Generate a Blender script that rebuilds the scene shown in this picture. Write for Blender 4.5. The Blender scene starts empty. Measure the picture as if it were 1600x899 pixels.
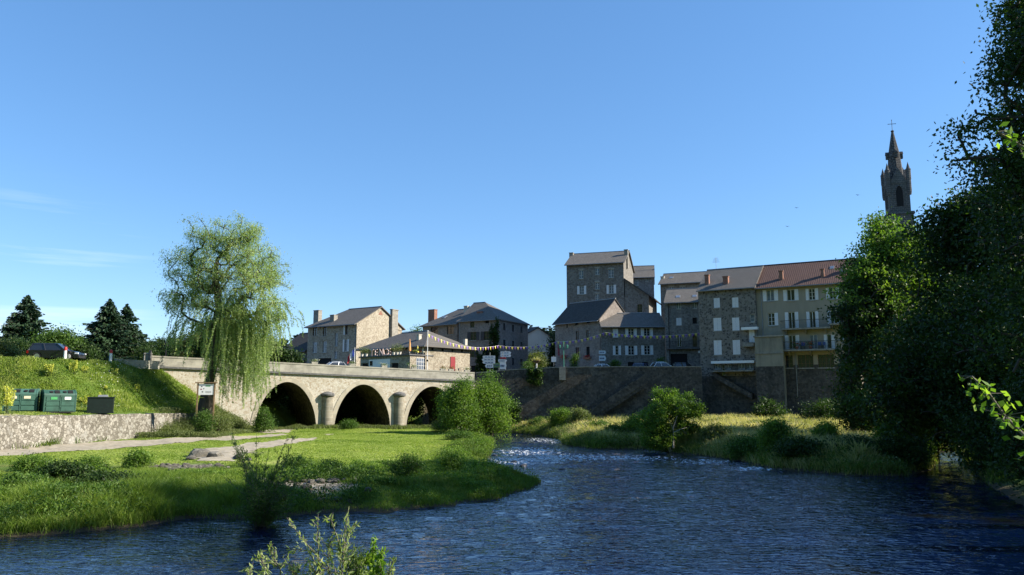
import bpy, bmesh, math, random
import numpy as np
from math import radians as R, sin, cos, atan, atan2, pi, sqrt, exp
from mathutils import Vector, Matrix

random.seed(7)
rng = np.random.default_rng(11)
SC = bpy.context.scene
COL = SC.collection

# ------------------------------------------------------------------ camera, sky, sun, exposure
FPX = 1200.0                      # focal length in pixels of the 1600 px wide photograph
CAMZ = 4.5
PITCH = atan(170.5 / FPX)
cam = bpy.data.cameras.new('camera')
cam.sensor_width = 36.0
cam.lens = 36.0 * FPX / 1600.0
cam.clip_start = 0.1
cam.clip_end = 6000
camo = bpy.data.objects.new('camera', cam)
COL.objects.link(camo)
camo.location = (0, 0, CAMZ)
camo.rotation_euler = (pi / 2 + PITCH, 0, 0)
SC.camera = camo

SUN_EL = 30.0
SUN_AZ = 92.0                    # clockwise from +Y (the view direction): to the right, a little behind the camera
sd = Vector((sin(R(SUN_AZ)) * cos(R(SUN_EL)), cos(R(SUN_AZ)) * cos(R(SUN_EL)), sin(R(SUN_EL))))
sl = bpy.data.lights.new('sun', 'SUN')
sl.energy = 4.4
sl.angle = R(0.5)
sl.color = (1.0, 0.92, 0.78)
slo = bpy.data.objects.new('sun', sl)
COL.objects.link(slo)
slo.rotation_euler = sd.to_track_quat('Z', 'Y').to_euler()
slo.location = (60, -10, 60)

W = bpy.data.worlds.new('World')
SC.world = W
W.use_nodes = True
wt = W.node_tree
wt.nodes.clear()
wo = wt.nodes.new('ShaderNodeOutputWorld')
bg = wt.nodes.new('ShaderNodeBackground')
sky = wt.nodes.new('ShaderNodeTexSky')
sky.sky_type = 'NISHITA'
sky.sun_disc = False
sky.sun_elevation = R(SUN_EL)
sky.sun_rotation = R(SUN_AZ)
sky.altitude = 800
sky.air_density = 1.0
sky.dust_density = 0.2
sky.ozone_density = 6.0
bg.inputs['Strength'].default_value = 0.15
# thin high cirrus low over the left horizon
tc = wt.nodes.new('ShaderNodeTexCoord')
mp = wt.nodes.new('ShaderNodeMapping')
mp.inputs['Rotation'].default_value = (0, R(-9), R(12))
mp.inputs['Scale'].default_value = (1.2, 1.2, 22)
cn = wt.nodes.new('ShaderNodeTexNoise')
cn.inputs['Scale'].default_value = 2.2
cn.inputs['Detail'].default_value = 6
cr = wt.nodes.new('ShaderNodeMapRange')
cr.inputs['From Min'].default_value = 0.52
cr.inputs['From Max'].default_value = 0.80
cr.inputs['To Max'].default_value = 0.4
dv = wt.nodes.new('ShaderNodeVectorMath'); dv.operation = 'DOT_PRODUCT'
_d = Vector((-0.62, 1.0, 0.13)).normalized()
dv.inputs[1].default_value = _d
dr = wt.nodes.new('ShaderNodeMapRange')
dr.interpolation_type = 'SMOOTHSTEP'
dr.inputs['From Min'].default_value = 0.990
dr.inputs['From Max'].default_value = 0.999
mm = wt.nodes.new('ShaderNodeMath'); mm.operation = 'MULTIPLY'
cm = wt.nodes.new('ShaderNodeMixRGB')
cm.inputs['Color2'].default_value = (4.6, 4.7, 4.9, 1)
hs = wt.nodes.new('ShaderNodeHueSaturation')
hs.inputs['Saturation'].default_value = 1.28
hs.inputs['Hue'].default_value = 0.504
gm = wt.nodes.new('ShaderNodeGamma')
gm.inputs['Gamma'].default_value = 0.66
L = wt.links.new
L(tc.outputs['Generated'], mp.inputs['Vector']); L(mp.outputs['Vector'], cn.inputs['Vector'])
L(cn.outputs['Fac'], cr.inputs['Value'])
L(tc.outputs['Generated'], dv.inputs[0]); L(dv.outputs['Value'], dr.inputs['Value'])
L(cr.outputs['Result'], mm.inputs[0]); L(dr.outputs['Result'], mm.inputs[1])
L(sky.outputs['Color'], gm.inputs['Color']); L(gm.outputs['Color'], hs.inputs['Color']); L(hs.outputs['Color'], cm.inputs['Color1'])
L(mm.outputs['Value'], cm.inputs['Fac'])
L(cm.outputs['Color'], bg.inputs['Color'])
L(bg.outputs['Background'], wo.inputs['Surface'])

SC.view_settings.view_transform = 'Standard'
SC.view_settings.look = 'None'
SC.view_settings.exposure = 1.28
SC.view_settings.gamma = 1.0
SC.view_settings.use_curve_mapping = False
SC.render.engine = 'CYCLES'
SC.cycles.max_bounces = 5
SC.cycles.diffuse_bounces = 3
SC.cycles.glossy_bounces = 3
SC.cycles.transmission_bounces = 3
SC.cycles.transparent_max_bounces = 4

# ------------------------------------------------------------------ where a pixel of the photograph lies in the world
CP, SP = cos(PITCH), sin(PITCH)
def ray(px, py):
    cx = (px - 800.0) / FPX; cy = (449.5 - py) / FPX
    return Vector((cx, CP - cy * SP, SP + cy * CP))
def atY(px, py, Y):
    r = ray(px, py); t = Y / r.y
    return Vector((r.x * t, Y, CAMZ + r.z * t))
def atZ(px, py, z):
    r = ray(px, py); t = (z - CAMZ) / r.z
    return Vector((r.x * t, r.y * t, z))
def XatY(px, Y):                   # near the horizon row
    return atY(px, 600, Y).x

# ------------------------------------------------------------------ object helpers
def tag(o, label=None, cat=None, group=None, kind=None):
    if label: o['label'] = label
    if cat: o['category'] = cat
    if group: o['group'] = group
    if kind: o['kind'] = kind
    return o
def empty(name, loc, rz=0.0, label=None, cat=None, group=None):
    o = bpy.data.objects.new(name, None)
    COL.objects.link(o)
    o.location = loc; o.rotation_euler = (0, 0, rz)
    o.empty_display_size = 0.3
    return tag(o, label, cat, group)
def link(name, me, parent=None, loc=None, rz=0.0):
    o = bpy.data.objects.new(name, me)
    COL.objects.link(o)
    if parent is not None: o.parent = parent
    if loc is not None: o.location = loc
    o.rotation_euler = (0, 0, rz)
    return o
def copy_tree(o, parent=None):
    c = o.copy(); COL.objects.link(c)
    if parent is not None: c.parent = parent
    for ch in list(o.children): copy_tree(ch, c)
    return c

class MB:
    """collects polygons, links them as one mesh object"""
    def __init__(s): s.v = []; s.f = []; s.m = []
    def add(s, vs, fs, mi=0):
        b = len(s.v); s.v += [tuple(p) for p in vs]
        s.f += [tuple(b + i for i in f) for f in fs]; s.m += [mi] * len(fs)
    def quad(s, a, b, c, d, mi=0): s.add([a, b, c, d], [(0, 1, 2, 3)], mi)
    def box(s, x0, y0, z0, x1, y1, z1, mi=0, tx=0.0, ty=0.0):
        vs = [(x0, y0, z0), (x1, y0, z0), (x1, y1, z0), (x0, y1, z0),
              (x0 + tx, y0 + ty, z1), (x1 - tx, y0 + ty, z1), (x1 - tx, y1 - ty, z1), (x0 + tx, y1 - ty, z1)]
        s.add(vs, [(0, 3, 2, 1), (4, 5, 6, 7), (0, 1, 5, 4), (1, 2, 6, 5), (2, 3, 7, 6), (3, 0, 4, 7)], mi)
    def prism(s, poly, axis, a, b, mi=0):
        """poly: 2D outline, extruded along axis from a to b"""
        def P(p, t):
            return {'x': (t, p[0], p[1]), 'y': (p[0], t, p[1]), 'z': (p[0], p[1], t)}[axis]
        n = len(poly)
        vs = [P(p, a) for p in poly] + [P(p, b) for p in poly]
        fs = [tuple(range(n - 1, -1, -1)), tuple(range(n, 2 * n))]
        fs += [(i, (i + 1) % n, n + (i + 1) % n, n + i) for i in range(n)]
        s.add(vs, fs, mi)
    def lathe(s, prof, cx=0, cy=0, n=12, mi=0, a0=0.0, a1=2 * pi, cap=True):
        full = abs(a1 - a0 - 2 * pi) < 1e-6
        k = n if full else n + 1
        vs = []
        for (r, z) in prof:
            for i in range(k):
                a = a0 + (a1 - a0) * i / n
                vs.append((cx + r * cos(a), cy + r * sin(a), z))
        fs = []
        for j in range(len(prof) - 1):
            for i in range(n):
                i2 = (i + 1) % k
                fs.append((j * k + i, j * k + i2, (j + 1) * k + i2, (j + 1) * k + i))
        if cap:
            fs.append(tuple(range(k - 1, -1, -1))); m = (len(prof) - 1) * k
            fs.append(tuple(range(m, m + k)))
        s.add(vs, fs, mi)
    def tube(s, pts, rad, n=6, mi=0):
        pts = [Vector(p) for p in pts]
        if not isinstance(rad, (list, tuple)): rad = [rad] * len(pts)
        vs = []
        for i, p in enumerate(pts):
            d = (pts[min(i + 1, len(pts) - 1)] - pts[max(i - 1, 0)]).normalized()
            u = d.cross(Vector((0, 0, 1)))
            if u.length < 0.1: u = d.cross(Vector((1, 0, 0)))
            u.normalize(); w = d.cross(u)
            for k in range(n):
                a = 2 * pi * k / n
                vs.append(p + (u * cos(a) + w * sin(a)) * rad[i])
        fs = []
        for i in range(len(pts) - 1):
            for k in range(n):
                fs.append((i * n + k, i * n + (k + 1) % n, (i + 1) * n + (k + 1) % n, (i + 1) * n + k))
        fs.append(tuple(range(n - 1, -1, -1))); fs.append(tuple(range((len(pts) - 1) * n, len(pts) * n)))
        s.add(vs, fs, mi)
    def mesh(s, name, mats, smooth=False):
        me = bpy.data.meshes.new(name)
        me.from_pydata(s.v, [], s.f)
        if not isinstance(mats, (list, tuple)): mats = [mats]
        for m in mats: me.materials.append(m)
        if len(mats) > 1: me.polygons.foreach_set('material_index', s.m)
        bm = bmesh.new(); bm.from_mesh(me)
        bmesh.ops.recalc_face_normals(bm, faces=bm.faces)
        bm.to_mesh(me); bm.free()
        if smooth:
            me.polygons.foreach_set('use_smooth', [True] * len(me.polygons))
            try: me.set_sharp_from_angle(angle=R(40))
            except Exception: pass
        me.update()
        return me
    def build(s, name, mats, parent=None, smooth=False, loc=None, rz=0.0):
        return link(name, s.mesh(name, mats, smooth), parent, loc, rz)

def np_mesh(name, V, Q, mats, attrs=None, smooth=False, tri=False):
    """fast mesh from numpy arrays: V (n,3), Q (m,4 or 3)"""
    k = Q.shape[1]
    me = bpy.data.meshes.new(name)
    me.vertices.add(len(V)); me.vertices.foreach_set('co', np.ascontiguousarray(V, dtype=np.float32).ravel())
    me.loops.add(Q.size); me.loops.foreach_set('vertex_index', np.ascontiguousarray(Q, dtype=np.int32).ravel())
    me.polygons.add(len(Q)); me.polygons.foreach_set('loop_start', np.arange(0, Q.size, k, dtype=np.int32))
    me.polygons.foreach_set('loop_total', np.full(len(Q), k, dtype=np.int32))
    me.polygons.foreach_set('use_smooth', np.full(len(Q), smooth))
    if not isinstance(mats, (list, tuple)): mats = [mats]
    for m in mats: me.materials.append(m)
    if attrs:
        for an, av in attrs.items():
            a = me.attributes.new(an, 'FLOAT', 'POINT')
            a.data.foreach_set('value', np.ascontiguousarray(av, dtype=np.float32))
    me.update(calc_edges=True)
    return me

# ------------------------------------------------------------------ numpy noise
_lat = np.random.default_rng(5).random((256, 256))
def vnoise(x, y):
    xi = np.floor(x).astype(int); yi = np.floor(y).astype(int)
    fx = x - xi; fy = y - yi
    fx = fx * fx * (3 - 2 * fx); fy = fy * fy * (3 - 2 * fy)
    a = _lat[xi & 255, yi & 255]; b = _lat[(xi + 1) & 255, yi & 255]
    c = _lat[xi & 255, (yi + 1) & 255]; d = _lat[(xi + 1) & 255, (yi + 1) & 255]
    return (a * (1 - fx) + b * fx) * (1 - fy) + (c * (1 - fx) + d * fx) * fy
def fbm(x, y, o=4):
    s = 0; a = 0.5
    for i in range(o):
        s = s + a * vnoise(x + 17.3 * i, y + 9.1 * i); x = x * 2.03; y = y * 2.03; a *= 0.5
    return s
def sstep(t):
    t = np.clip(t, 0, 1); return t * t * (3 - 2 * t)

# ------------------------------------------------------------------ materials
def nodes(name):
    m = bpy.data.materials.new(name); m.use_nodes = True
    nt = m.node_tree; nt.nodes.clear()
    out = nt.nodes.new('ShaderNodeOutputMaterial')
    return m, nt, out
def N(nt, t, **kw):
    n = nt.nodes.new(t)
    for k, v in kw.items():
        if k.startswith('_'): setattr(n, k[1:], v)
        else: n.inputs[k.replace('__', ' ')].default_value = v
    return n
def rgba(c): return (c[0], c[1], c[2], 1.0)
def ramp(nt, stops):
    r = nt.nodes.new('ShaderNodeValToRGB')
    while len(r.color_ramp.elements) < len(stops): r.color_ramp.elements.new(0.5)
    for e, (p, c) in zip(r.color_ramp.elements, stops):
        e.position = p; e.color = rgba(c) if len(c) == 3 else c
    return r
def plain(name, c, rough=0.6, metal=0.0, var=0.12, scale=6.0, spec=0.4, coat=0.0):
    """painted or plain surface with slight wear in tone"""
    m, nt, out = nodes(name)
    p = N(nt, 'ShaderNodeBsdfPrincipled', Roughness=rough, Metallic=metal)
    p.inputs['Specular IOR Level'].default_value = spec
    p.inputs['Coat Weight'].default_value = coat
    t = N(nt, 'ShaderNodeTexCoord'); n = N(nt, 'ShaderNodeTexNoise', Scale=scale, Detail=5.0)
    r = ramp(nt, [(0.3, [x * (1 - var) for x in c]), (0.7, [min(1, x * (1 + var)) for x in c])])
    nt.links.new(t.outputs['Object'], n.inputs['Vector']); nt.links.new(n.outputs['Fac'], r.inputs['Fac'])
    nt.links.new(r.outputs['Color'], p.inputs['Base Color']); nt.links.new(p.outputs['BSDF'], out.inputs['Surface'])
    return m
def stone(name, c1, c2, c3, mortar, scale=3.2, mort=0.06, bump=0.5, stain=0.35, flat=1.0, patch=None):
    """rubble masonry: stones of three tones in mortar"""
    m, nt, out = nodes(name); l = nt.links.new
    p = N(nt, 'ShaderNodeBsdfPrincipled', Roughness=0.9)
    p.inputs['Specular IOR Level'].default_value = 0.2
    t = N(nt, 'ShaderNodeTexCoord')
    mp = N(nt, 'ShaderNodeMapping'); mp.inputs['Scale'].default_value = (1, 1, flat)
    l(t.outputs['Object'], mp.inputs['Vector'])
    nz = N(nt, 'ShaderNodeTexNoise', Scale=2.5, Detail=3.0)
    l(mp.outputs['Vector'], nz.inputs['Vector'])
    mx = N(nt, 'ShaderNodeMixRGB', Fac=0.12); l(mp.outputs['Vector'], mx.inputs['Color1']); l(nz.outputs['Color'], mx.inputs['Color2'])
    v1 = N(nt, 'ShaderNodeTexVoronoi', Scale=scale); v1.feature = 'F1'
    v2 = N(nt, 'ShaderNodeTexVoronoi', Scale=scale); v2.feature = 'DISTANCE_TO_EDGE'
    l(mx.outputs['Color'], v1.inputs['Vector']); l(mx.outputs['Color'], v2.inputs['Vector'])
    sp = N(nt, 'ShaderNodeSeparateColor'); l(v1.outputs['Color'], sp.inputs['Color'])
    r = ramp(nt, [(0.15, c1), (0.5, c2), (0.85, c3)]); l(sp.outputs['Red'], r.inputs['Fac'])
    g = N(nt, 'ShaderNodeTexNoise', Scale=14.0, Detail=5.0); l(t.outputs['Object'], g.inputs['Vector'])
    mg = N(nt, 'ShaderNodeMixRGB', Fac=0.5, _blend_type='OVERLAY'); l(r.outputs['Color'], mg.inputs['Color1']); l(g.outputs['Fac'], mg.inputs['Color2'])
    mr = N(nt, 'ShaderNodeMapRange'); mr.inputs['From Min'].default_value = mort * 0.35; mr.inputs['From Max'].default_value = mort
    l(v2.outputs['Distance'], mr.inputs['Value'])
    mm = N(nt, 'ShaderNodeMixRGB'); mm.inputs['Color1'].default_value = rgba(mortar)
    l(mr.outputs['Result'], mm.inputs['Fac']); l(mg.outputs['Color'], mm.inputs['Color2'])
    s = N(nt, 'ShaderNodeTexNoise', Scale=0.35, Detail=6.0, Roughness=0.65); l(t.outputs['Object'], s.inputs['Vector'])
    sr = N(nt, 'ShaderNodeMapRange'); sr.inputs['From Min'].default_value = 0.42; sr.inputs['From Max'].default_value = 0.66
    sr.inputs['To Max'].default_value = stain; l(s.outputs['Fac'], sr.inputs['Value'])
    ms = N(nt, 'ShaderNodeMixRGB', _blend_type='MULTIPLY'); ms.inputs['Color2'].default_value = (0.42, 0.43, 0.38, 1)
    l(sr.outputs['Result'], ms.inputs['Fac']); l(mm.outputs['Color'], ms.inputs['Color1'])
    last = ms
    if patch:
        s2 = N(nt, 'ShaderNodeTexNoise', Scale=0.8, Detail=7.0, Roughness=0.7); l(t.outputs['Object'], s2.inputs['Vector'])
        r2 = N(nt, 'ShaderNodeMapRange'); r2.inputs['From Min'].default_value = 0.55; r2.inputs['From Max'].default_value = 0.62
        r2.inputs['To Max'].default_value = 0.75; l(s2.outputs['Fac'], r2.inputs['Value'])
        m2 = N(nt, 'ShaderNodeMixRGB'); m2.inputs['Color2'].default_value = rgba(patch)
        l(r2.outputs['Result'], m2.inputs['Fac']); l(last.outputs['Color'], m2.inputs['Color1']); last = m2
    l(last.outputs['Color'], p.inputs['Base Color'])
    ad = N(nt, 'ShaderNodeMath', _operation='MULTIPLY_ADD'); ad.inputs[1].default_value = 0.6
    l(mr.outputs['Result'], ad.inputs[0]); l(g.outputs['Fac'], ad.inputs[2])
    b = N(nt, 'ShaderNodeBump', Strength=bump, Distance=0.05); l(ad.outputs['Value'], b.inputs['Height']); l(b.outputs['Normal'], p.inputs['Normal'])
    l(p.outputs['BSDF'], out.inputs['Surface'])
    return m
def ashlar(name, c, dark, bw=0.55, bh=0.28, mort=(0.35, 0.34, 0.31), bump=0.4, lich=0.5):
    """dressed blocks in courses, lichen stains; brick texture on (horizontal, z)"""
    m, nt, out = nodes(name); l = nt.links.new
    p = N(nt, 'ShaderNodeBsdfPrincipled', Roughness=0.9); p.inputs['Specular IOR Level'].default_value = 0.2
    t = N(nt, 'ShaderNodeTexCoord'); sx = N(nt, 'ShaderNodeSeparateXYZ'); l(t.outputs['Object'], sx.inputs['Vector'])
    ad = N(nt, 'ShaderNodeMath', _operation='ADD'); l(sx.outputs['X'], ad.inputs[0]); l(sx.outputs['Y'], ad.inputs[1])
    cx = N(nt, 'ShaderNodeCombineXYZ'); l(ad.outputs['Value'], cx.inputs['X']); l(sx.outputs['Z'], cx.inputs['Y'])
    br = N(nt, 'ShaderNodeTexBrick', Scale=1.0); br.inputs['Brick Width'].default_value = bw; br.inputs['Row Height'].default_value = bh
    br.inputs['Mortar Size'].default_value = 0.012; br.inputs['Bias'].default_value = 0.0
    br.inputs['Color1'].default_value = rgba(c); br.inputs['Color2'].default_value = rgba([x * 0.72 for x in c]); br.inputs['Mortar'].default_value = rgba(mort)
    l(cx.outputs['Vector'], br.inputs['Vector'])
    n = N(nt, 'ShaderNodeTexNoise', Scale=1.1, Detail=8.0, Roughness=0.72); l(t.outputs['Object'], n.inputs['Vector'])
    nr = N(nt, 'ShaderNodeMapRange'); nr.inputs['From Min'].default_value = 0.45; nr.inputs['From Max'].default_value = 0.62; nr.inputs['To Max'].default_value = lich
    l(n.outputs['Fac'], nr.inputs['Value'])
    mx = N(nt, 'ShaderNodeMixRGB'); mx.inputs['Color2'].default_value = rgba(dark); l(nr.outputs['Result'], mx.inputs['Fac']); l(br.outputs['Color'], mx.inputs['Color1'])
    l(mx.outputs['Color'], p.inputs['Base Color'])
    g = N(nt, 'ShaderNodeTexNoise', Scale=16.0, Detail=5.0); l(t.outputs['Object'], g.inputs['Vector'])
    b = N(nt, 'ShaderNodeBump', Strength=bump, Distance=0.03); l(g.outputs['Fac'], b.inputs['Height']); l(b.outputs['Normal'], p.inputs['Normal'])
    l(p.outputs['BSDF'], out.inputs['Surface'])
    return m
def roofing(name, c1, c2, row=0.33, col=0.25, wave=False, stain=(0.1, 0.1, 0.09), st=0.4):
    """slates or pantiles: courses measured along the slope (y and z together), joints along x"""
    m, nt, out = nodes(name); l = nt.links.new
    p = N(nt, 'ShaderNodeBsdfPrincipled', Roughness=0.8); p.inputs['Specular IOR Level'].default_value = 0.2
    t = N(nt, 'ShaderNodeTexCoord'); sx = N(nt, 'ShaderNodeSeparateXYZ'); l(t.outputs['Object'], sx.inputs['Vector'])
    cx = N(nt, 'ShaderNodeCombineXYZ'); l(sx.outputs['X'], cx.inputs['X'])
    zz = N(nt, 'ShaderNodeMath', _operation='MULTIPLY'); zz.inputs[1].default_value = 2.0; l(sx.outputs['Z'], zz.inputs[0]); l(zz.outputs['Value'], cx.inputs['Y'])
    br = N(nt, 'ShaderNodeTexBrick', Scale=1.0); br.inputs['Brick Width'].default_value = col; br.inputs['Row Height'].default_value = row
    br.inputs['Mortar Size'].default_value = 0.018
    br.inputs['Color1'].default_value = rgba(c1); br.inputs['Color2'].default_value = rgba(c2); br.inputs['Mortar'].default_value = rgba([x * 0.45 for x in c1])
    l(cx.outputs['Vector'], br.inputs['Vector'])
    n = N(nt, 'ShaderNodeTexNoise', Scale=0.7, Detail=7.0, Roughness=0.7); l(t.outputs['Object'], n.inputs['Vector'])
    nr = N(nt, 'ShaderNodeMapRange'); nr.inputs['From Min'].default_value = 0.42; nr.inputs['From Max'].default_value = 0.68; nr.inputs['To Max'].default_value = st
    l(n.outputs['Fac'], nr.inputs['Value'])
    mx = N(nt, 'ShaderNodeMixRGB'); mx.inputs['Color2'].default_value = rgba(stain); l(nr.outputs['Result'], mx.inputs['Fac']); l(br.outputs['Color'], mx.inputs['Color1'])
    l(mx.outputs['Color'], p.inputs['Base Color'])
    b = N(nt, 'ShaderNodeBump', Strength=0.5, Distance=0.03)
    if wave:
        w = N(nt, 'ShaderNodeTexWave', Scale=1.25); w.bands_direction = 'X'; l(t.outputs['Object'], w.inputs['Vector']); l(w.outputs['Fac'], b.inputs['Height'])
    else: l(br.outputs['Fac'], b.inputs['Height'])
    l(b.outputs['Normal'], p.inputs['Normal'])
    l(p.outputs['BSDF'], out.inputs['Surface'])
    return m
def foliage(name, stops, trans=0.35, rough=0.55, tcol=None, spec=0.25):
    """leaves: colour by the 'var' attribute, part of the light passes through"""
    m, nt, out = nodes(name); l = nt.links.new
    a = N(nt, 'ShaderNodeAttribute'); a.attribute_name = 'var'
    r = ramp(nt, stops); l(a.outputs['Fac'], r.inputs['Fac'])
    p = N(nt, 'ShaderNodeBsdfPrincipled', Roughness=rough); p.inputs['Specular IOR Level'].default_value = spec
    l(r.outputs['Color'], p.inputs['Base Color'])
    tr = N(nt, 'ShaderNodeBsdfTranslucent')
    mu = N(nt, 'ShaderNodeMixRGB', Fac=1.0, _blend_type='MULTIPLY'); mu.inputs['Color2'].default_value = (1.5, 1.7, 0.6, 1) if tcol is None else rgba(tcol)
    l(r.outputs['Color'], mu.inputs['Color1']); l(mu.outputs['Color'], tr.inputs['Color'])
    mx = N(nt, 'ShaderNodeMixShader', Fac=trans); l(p.outputs['BSDF'], mx.inputs[1]); l(tr.outputs['BSDF'], mx.inputs[2])
    l(mx.outputs['Shader'], out.inputs['Surface'])
    return m
def bark(name, c, scale=5.0):
    m, nt, out = nodes(name); l = nt.links.new
    p = N(nt, 'ShaderNodeBsdfPrincipled', Roughness=0.95); t = N(nt, 'ShaderNodeTexCoord')
    mp = N(nt, 'ShaderNodeMapping'); mp.inputs['Scale'].default_value = (1, 1, 0.2); l(t.outputs['Object'], mp.inputs['Vector'])
    n = N(nt, 'ShaderNodeTexNoise', Scale=scale, Detail=6.0, Roughness=0.7); l(mp.outputs['Vector'], n.inputs['Vector'])
    r = ramp(nt, [(0.35, [x * 0.5 for x in c]), (0.65, c)]); l(n.outputs['Fac'], r.inputs['Fac']); l(r.outputs['Color'], p.inputs['Base Color'])
    b = N(nt, 'ShaderNodeBump', Strength=0.7, Distance=0.05); l(n.outputs['Fac'], b.inputs['Height']); l(b.outputs['Normal'], p.inputs['Normal'])
    l(p.outputs['BSDF'], out.inputs['Surface'])
    return m
# ------------------------------------------------------------------ lie of the land
def px_shore(lst): return [tuple(atZ(x, y, 0.0)[:2]) for x, y in lst]
shL = [(-13, 130), (-12.6, 112), (-11.5, 101), (-6.5, 93), (-2.8, 86)] + px_shore(
    [(766, 690), (763, 705), (752, 722), (752, 737), (776, 745), (806, 747), (835, 754), (818, 765), (796, 768), (770, 780), (722, 783), (690, 791), (640, 793), (606, 799), (560, 797),
     (500, 800), (430, 806), (380, 808), (290, 808), (200, 823), (100, 832), (0, 838), (-150, 846)]) + [(-60, 21), (-140, 18)]
polyL = shL + [(-1500, 18), (-1500, 3500), (-13, 3500)]
shR = [(-3.5, 130), (-3.2, 103), (-1.0, 99), (1.8, 95)] + px_shore(
    [(850, 682), (880, 688), (887, 696), (930, 702), (985, 702), (1012, 702), (1060, 708), (1110, 713), (1170, 722), (1210, 732), (1280, 738), (1330, 743),
     (1400, 743), (1445, 735), (1458, 722), (1440, 712), (1448, 706), (1500, 704), (1512, 716), (1530, 735), (1560, 760), (1620, 795), (1700, 830)]) + [(19, 18), (16, 11), (11, 8.5), (5, 7.2), (-6, 7.6), (-30, 8.5), (-140, 9)]
polyR = shR + [(-1500, 9), (-1500, -300), (1500, -300), (1500, 3500), (-3.5, 3500)]
def seg_dist(X, Y, poly, closed=True):
    D = np.full(X.shape, 1e9); n = len(poly)
    for i in range(n if closed else n - 1):
        ax, ay = poly[i]; bx, by = poly[(i + 1) % n]
        dx, dy = bx - ax, by - ay; q = dx * dx + dy * dy + 1e-12
        t = np.clip(((X - ax) * dx + (Y - ay) * dy) / q, 0, 1)
        D = np.minimum(D, np.hypot(X - ax - t * dx, Y - ay - t * dy))
    return D
def inside(X, Y, poly):
    c = np.zeros(X.shape, bool); n = len(poly); j = n - 1
    for i in range(n):
        xi, yi = poly[i]; xj, yj = poly[j]
        k = ((yi > Y) != (yj > Y)) & (X < (xj - xi) * (Y - yi) / (yj - yi + 1e-12) + xi)
        c ^= k; j = i
    return c
def sdist(X, Y, poly):
    d = seg_dist(X, Y, poly); return np.where(inside(X, Y, poly), d, -d)
# retaining wall line (foot) and the terrace behind it
WALL = [(-36.6, 38), (-35.3, 50), (-34.2, 57.5), (-33.3, 64.5), (-32.6, 71), (-32.0, 76.5)]
terr = [(-1400, 38)] + WALL + [(-31.0, 79.5), (-30.4, 82.0), (-33, 88), (-40, 92), (-1400, 92)]
# high ground: the road left of the bridge, the town on both banks
CREST = [(-1500, 52), (-75, 60), (-46, 66), (-41.5, 69), (-39.2, 75), (-37.6, 81.0)]
hiL = CREST + [(-36.5, 88), (-33, 104), (-24, 111), (-14, 117), (-12.8, 132), (-12.8, 3500), (-1500, 3500)]
hiR = [(-3.6, 3500), (-3.6, 132), (-3.8, 103.0), (0, 102.0), (6.0, 102.3), (13.5, 103.2), (21.5, 104), (26.4, 104.2), (33.5, 102.0), (47, 98), (80, 88), (400, 60), (1500, 60), (1500, 3500)]
def land(X, Y):
    X = np.asarray(X, float); Y = np.asarray(Y, float)
    dL = sdist(X, Y, polyL); dR = sdist(X, Y, polyR)
    n1 = fbm(X * 0.35 + 40, Y * 0.35 + 40, 4) - 0.47
    n2 = fbm(X * 1.7 + 90, Y * 1.7 + 20, 3) - 0.44
    bed = -0.65 + 0.25 * n1
    w = sstep(dL / 2.2 + 0.1)
    zL = bed + (0.10 - bed) * sstep((dL + 1.6) / 1.6) + 0.58 * w + 0.22 * sstep((dL - 3) / 14) + 0.35 * n1 * w + 0.12 * n2 * w
    near = sstep((16 - Y) / 8.0)
    w2 = sstep(dR / 2.4 + 0.1)
    zR = bed + (0.12 - bed) * sstep((dR + 1.4) / 1.4) + (0.65 + 1.6 * near) * w2 + 0.6 * sstep((dR - 3) / 15) + 0.4 * n1 * w2 + 0.14 * n2 * w2
    islet = np.exp(-(((X - XatY(930, 66)) / 3.4) ** 2 + ((Y - 66.5) / 2.6) ** 2))
    zR = zR * (1 - 0.55 * islet)
    z = np.maximum(zL, zR)
    dT = sdist(X, Y, terr)
    wide = 0.25 + 4.5 * sstep((Y - 75) / 5.0)
    tz = 3.02 + 0.33 * sstep((dT) / 3.0) + 0.1 * n1
    k = sstep((dT + wide * 0.4 - 0.35) / wide)
    z = z + (np.maximum(tz, z) - z) * k
    dH = sdist(X, Y, hiL)
    hz = 7.75 + 0.12 * n1
    bank = hz + np.minimum(0, dH) * 0.86 + 0.55 * n1 * np.clip(-dH, 0, 1.5) + 0.25 * n2 * np.clip(-dH, 0, 1)
    z = np.maximum(z, np.where(dH > 0, hz, bank))
    dR2 = sdist(X, Y, hiR)
    z = z + (7.35 - z) * sstep((dR2 - 0.2) / 0.35)
    far = sstep((Y - 230) / 520.0)
    hill = 46 * far * (0.55 + 0.9 * fbm(X / 260 + 3.1, Y / 400 + 8, 3)) * (1 - 0.55 * sstep((-X - 40) / 300))
    z = z + hill
    back = sstep((-Y - 25) / 190.0) * 95 * (0.8 + 0.4 * fbm(X / 120 + 9, Y / 120 + 2, 3))  # unseen hill added behind the camera to cut sky light on the facades
    z = z + back
    return z
def hgt(x, y): return float(land(np.array([x]), np.array([y]))[0])
def on_land(X, Y):
    return np.maximum(sdist(X, Y, polyL), sdist(X, Y, polyR))

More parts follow.
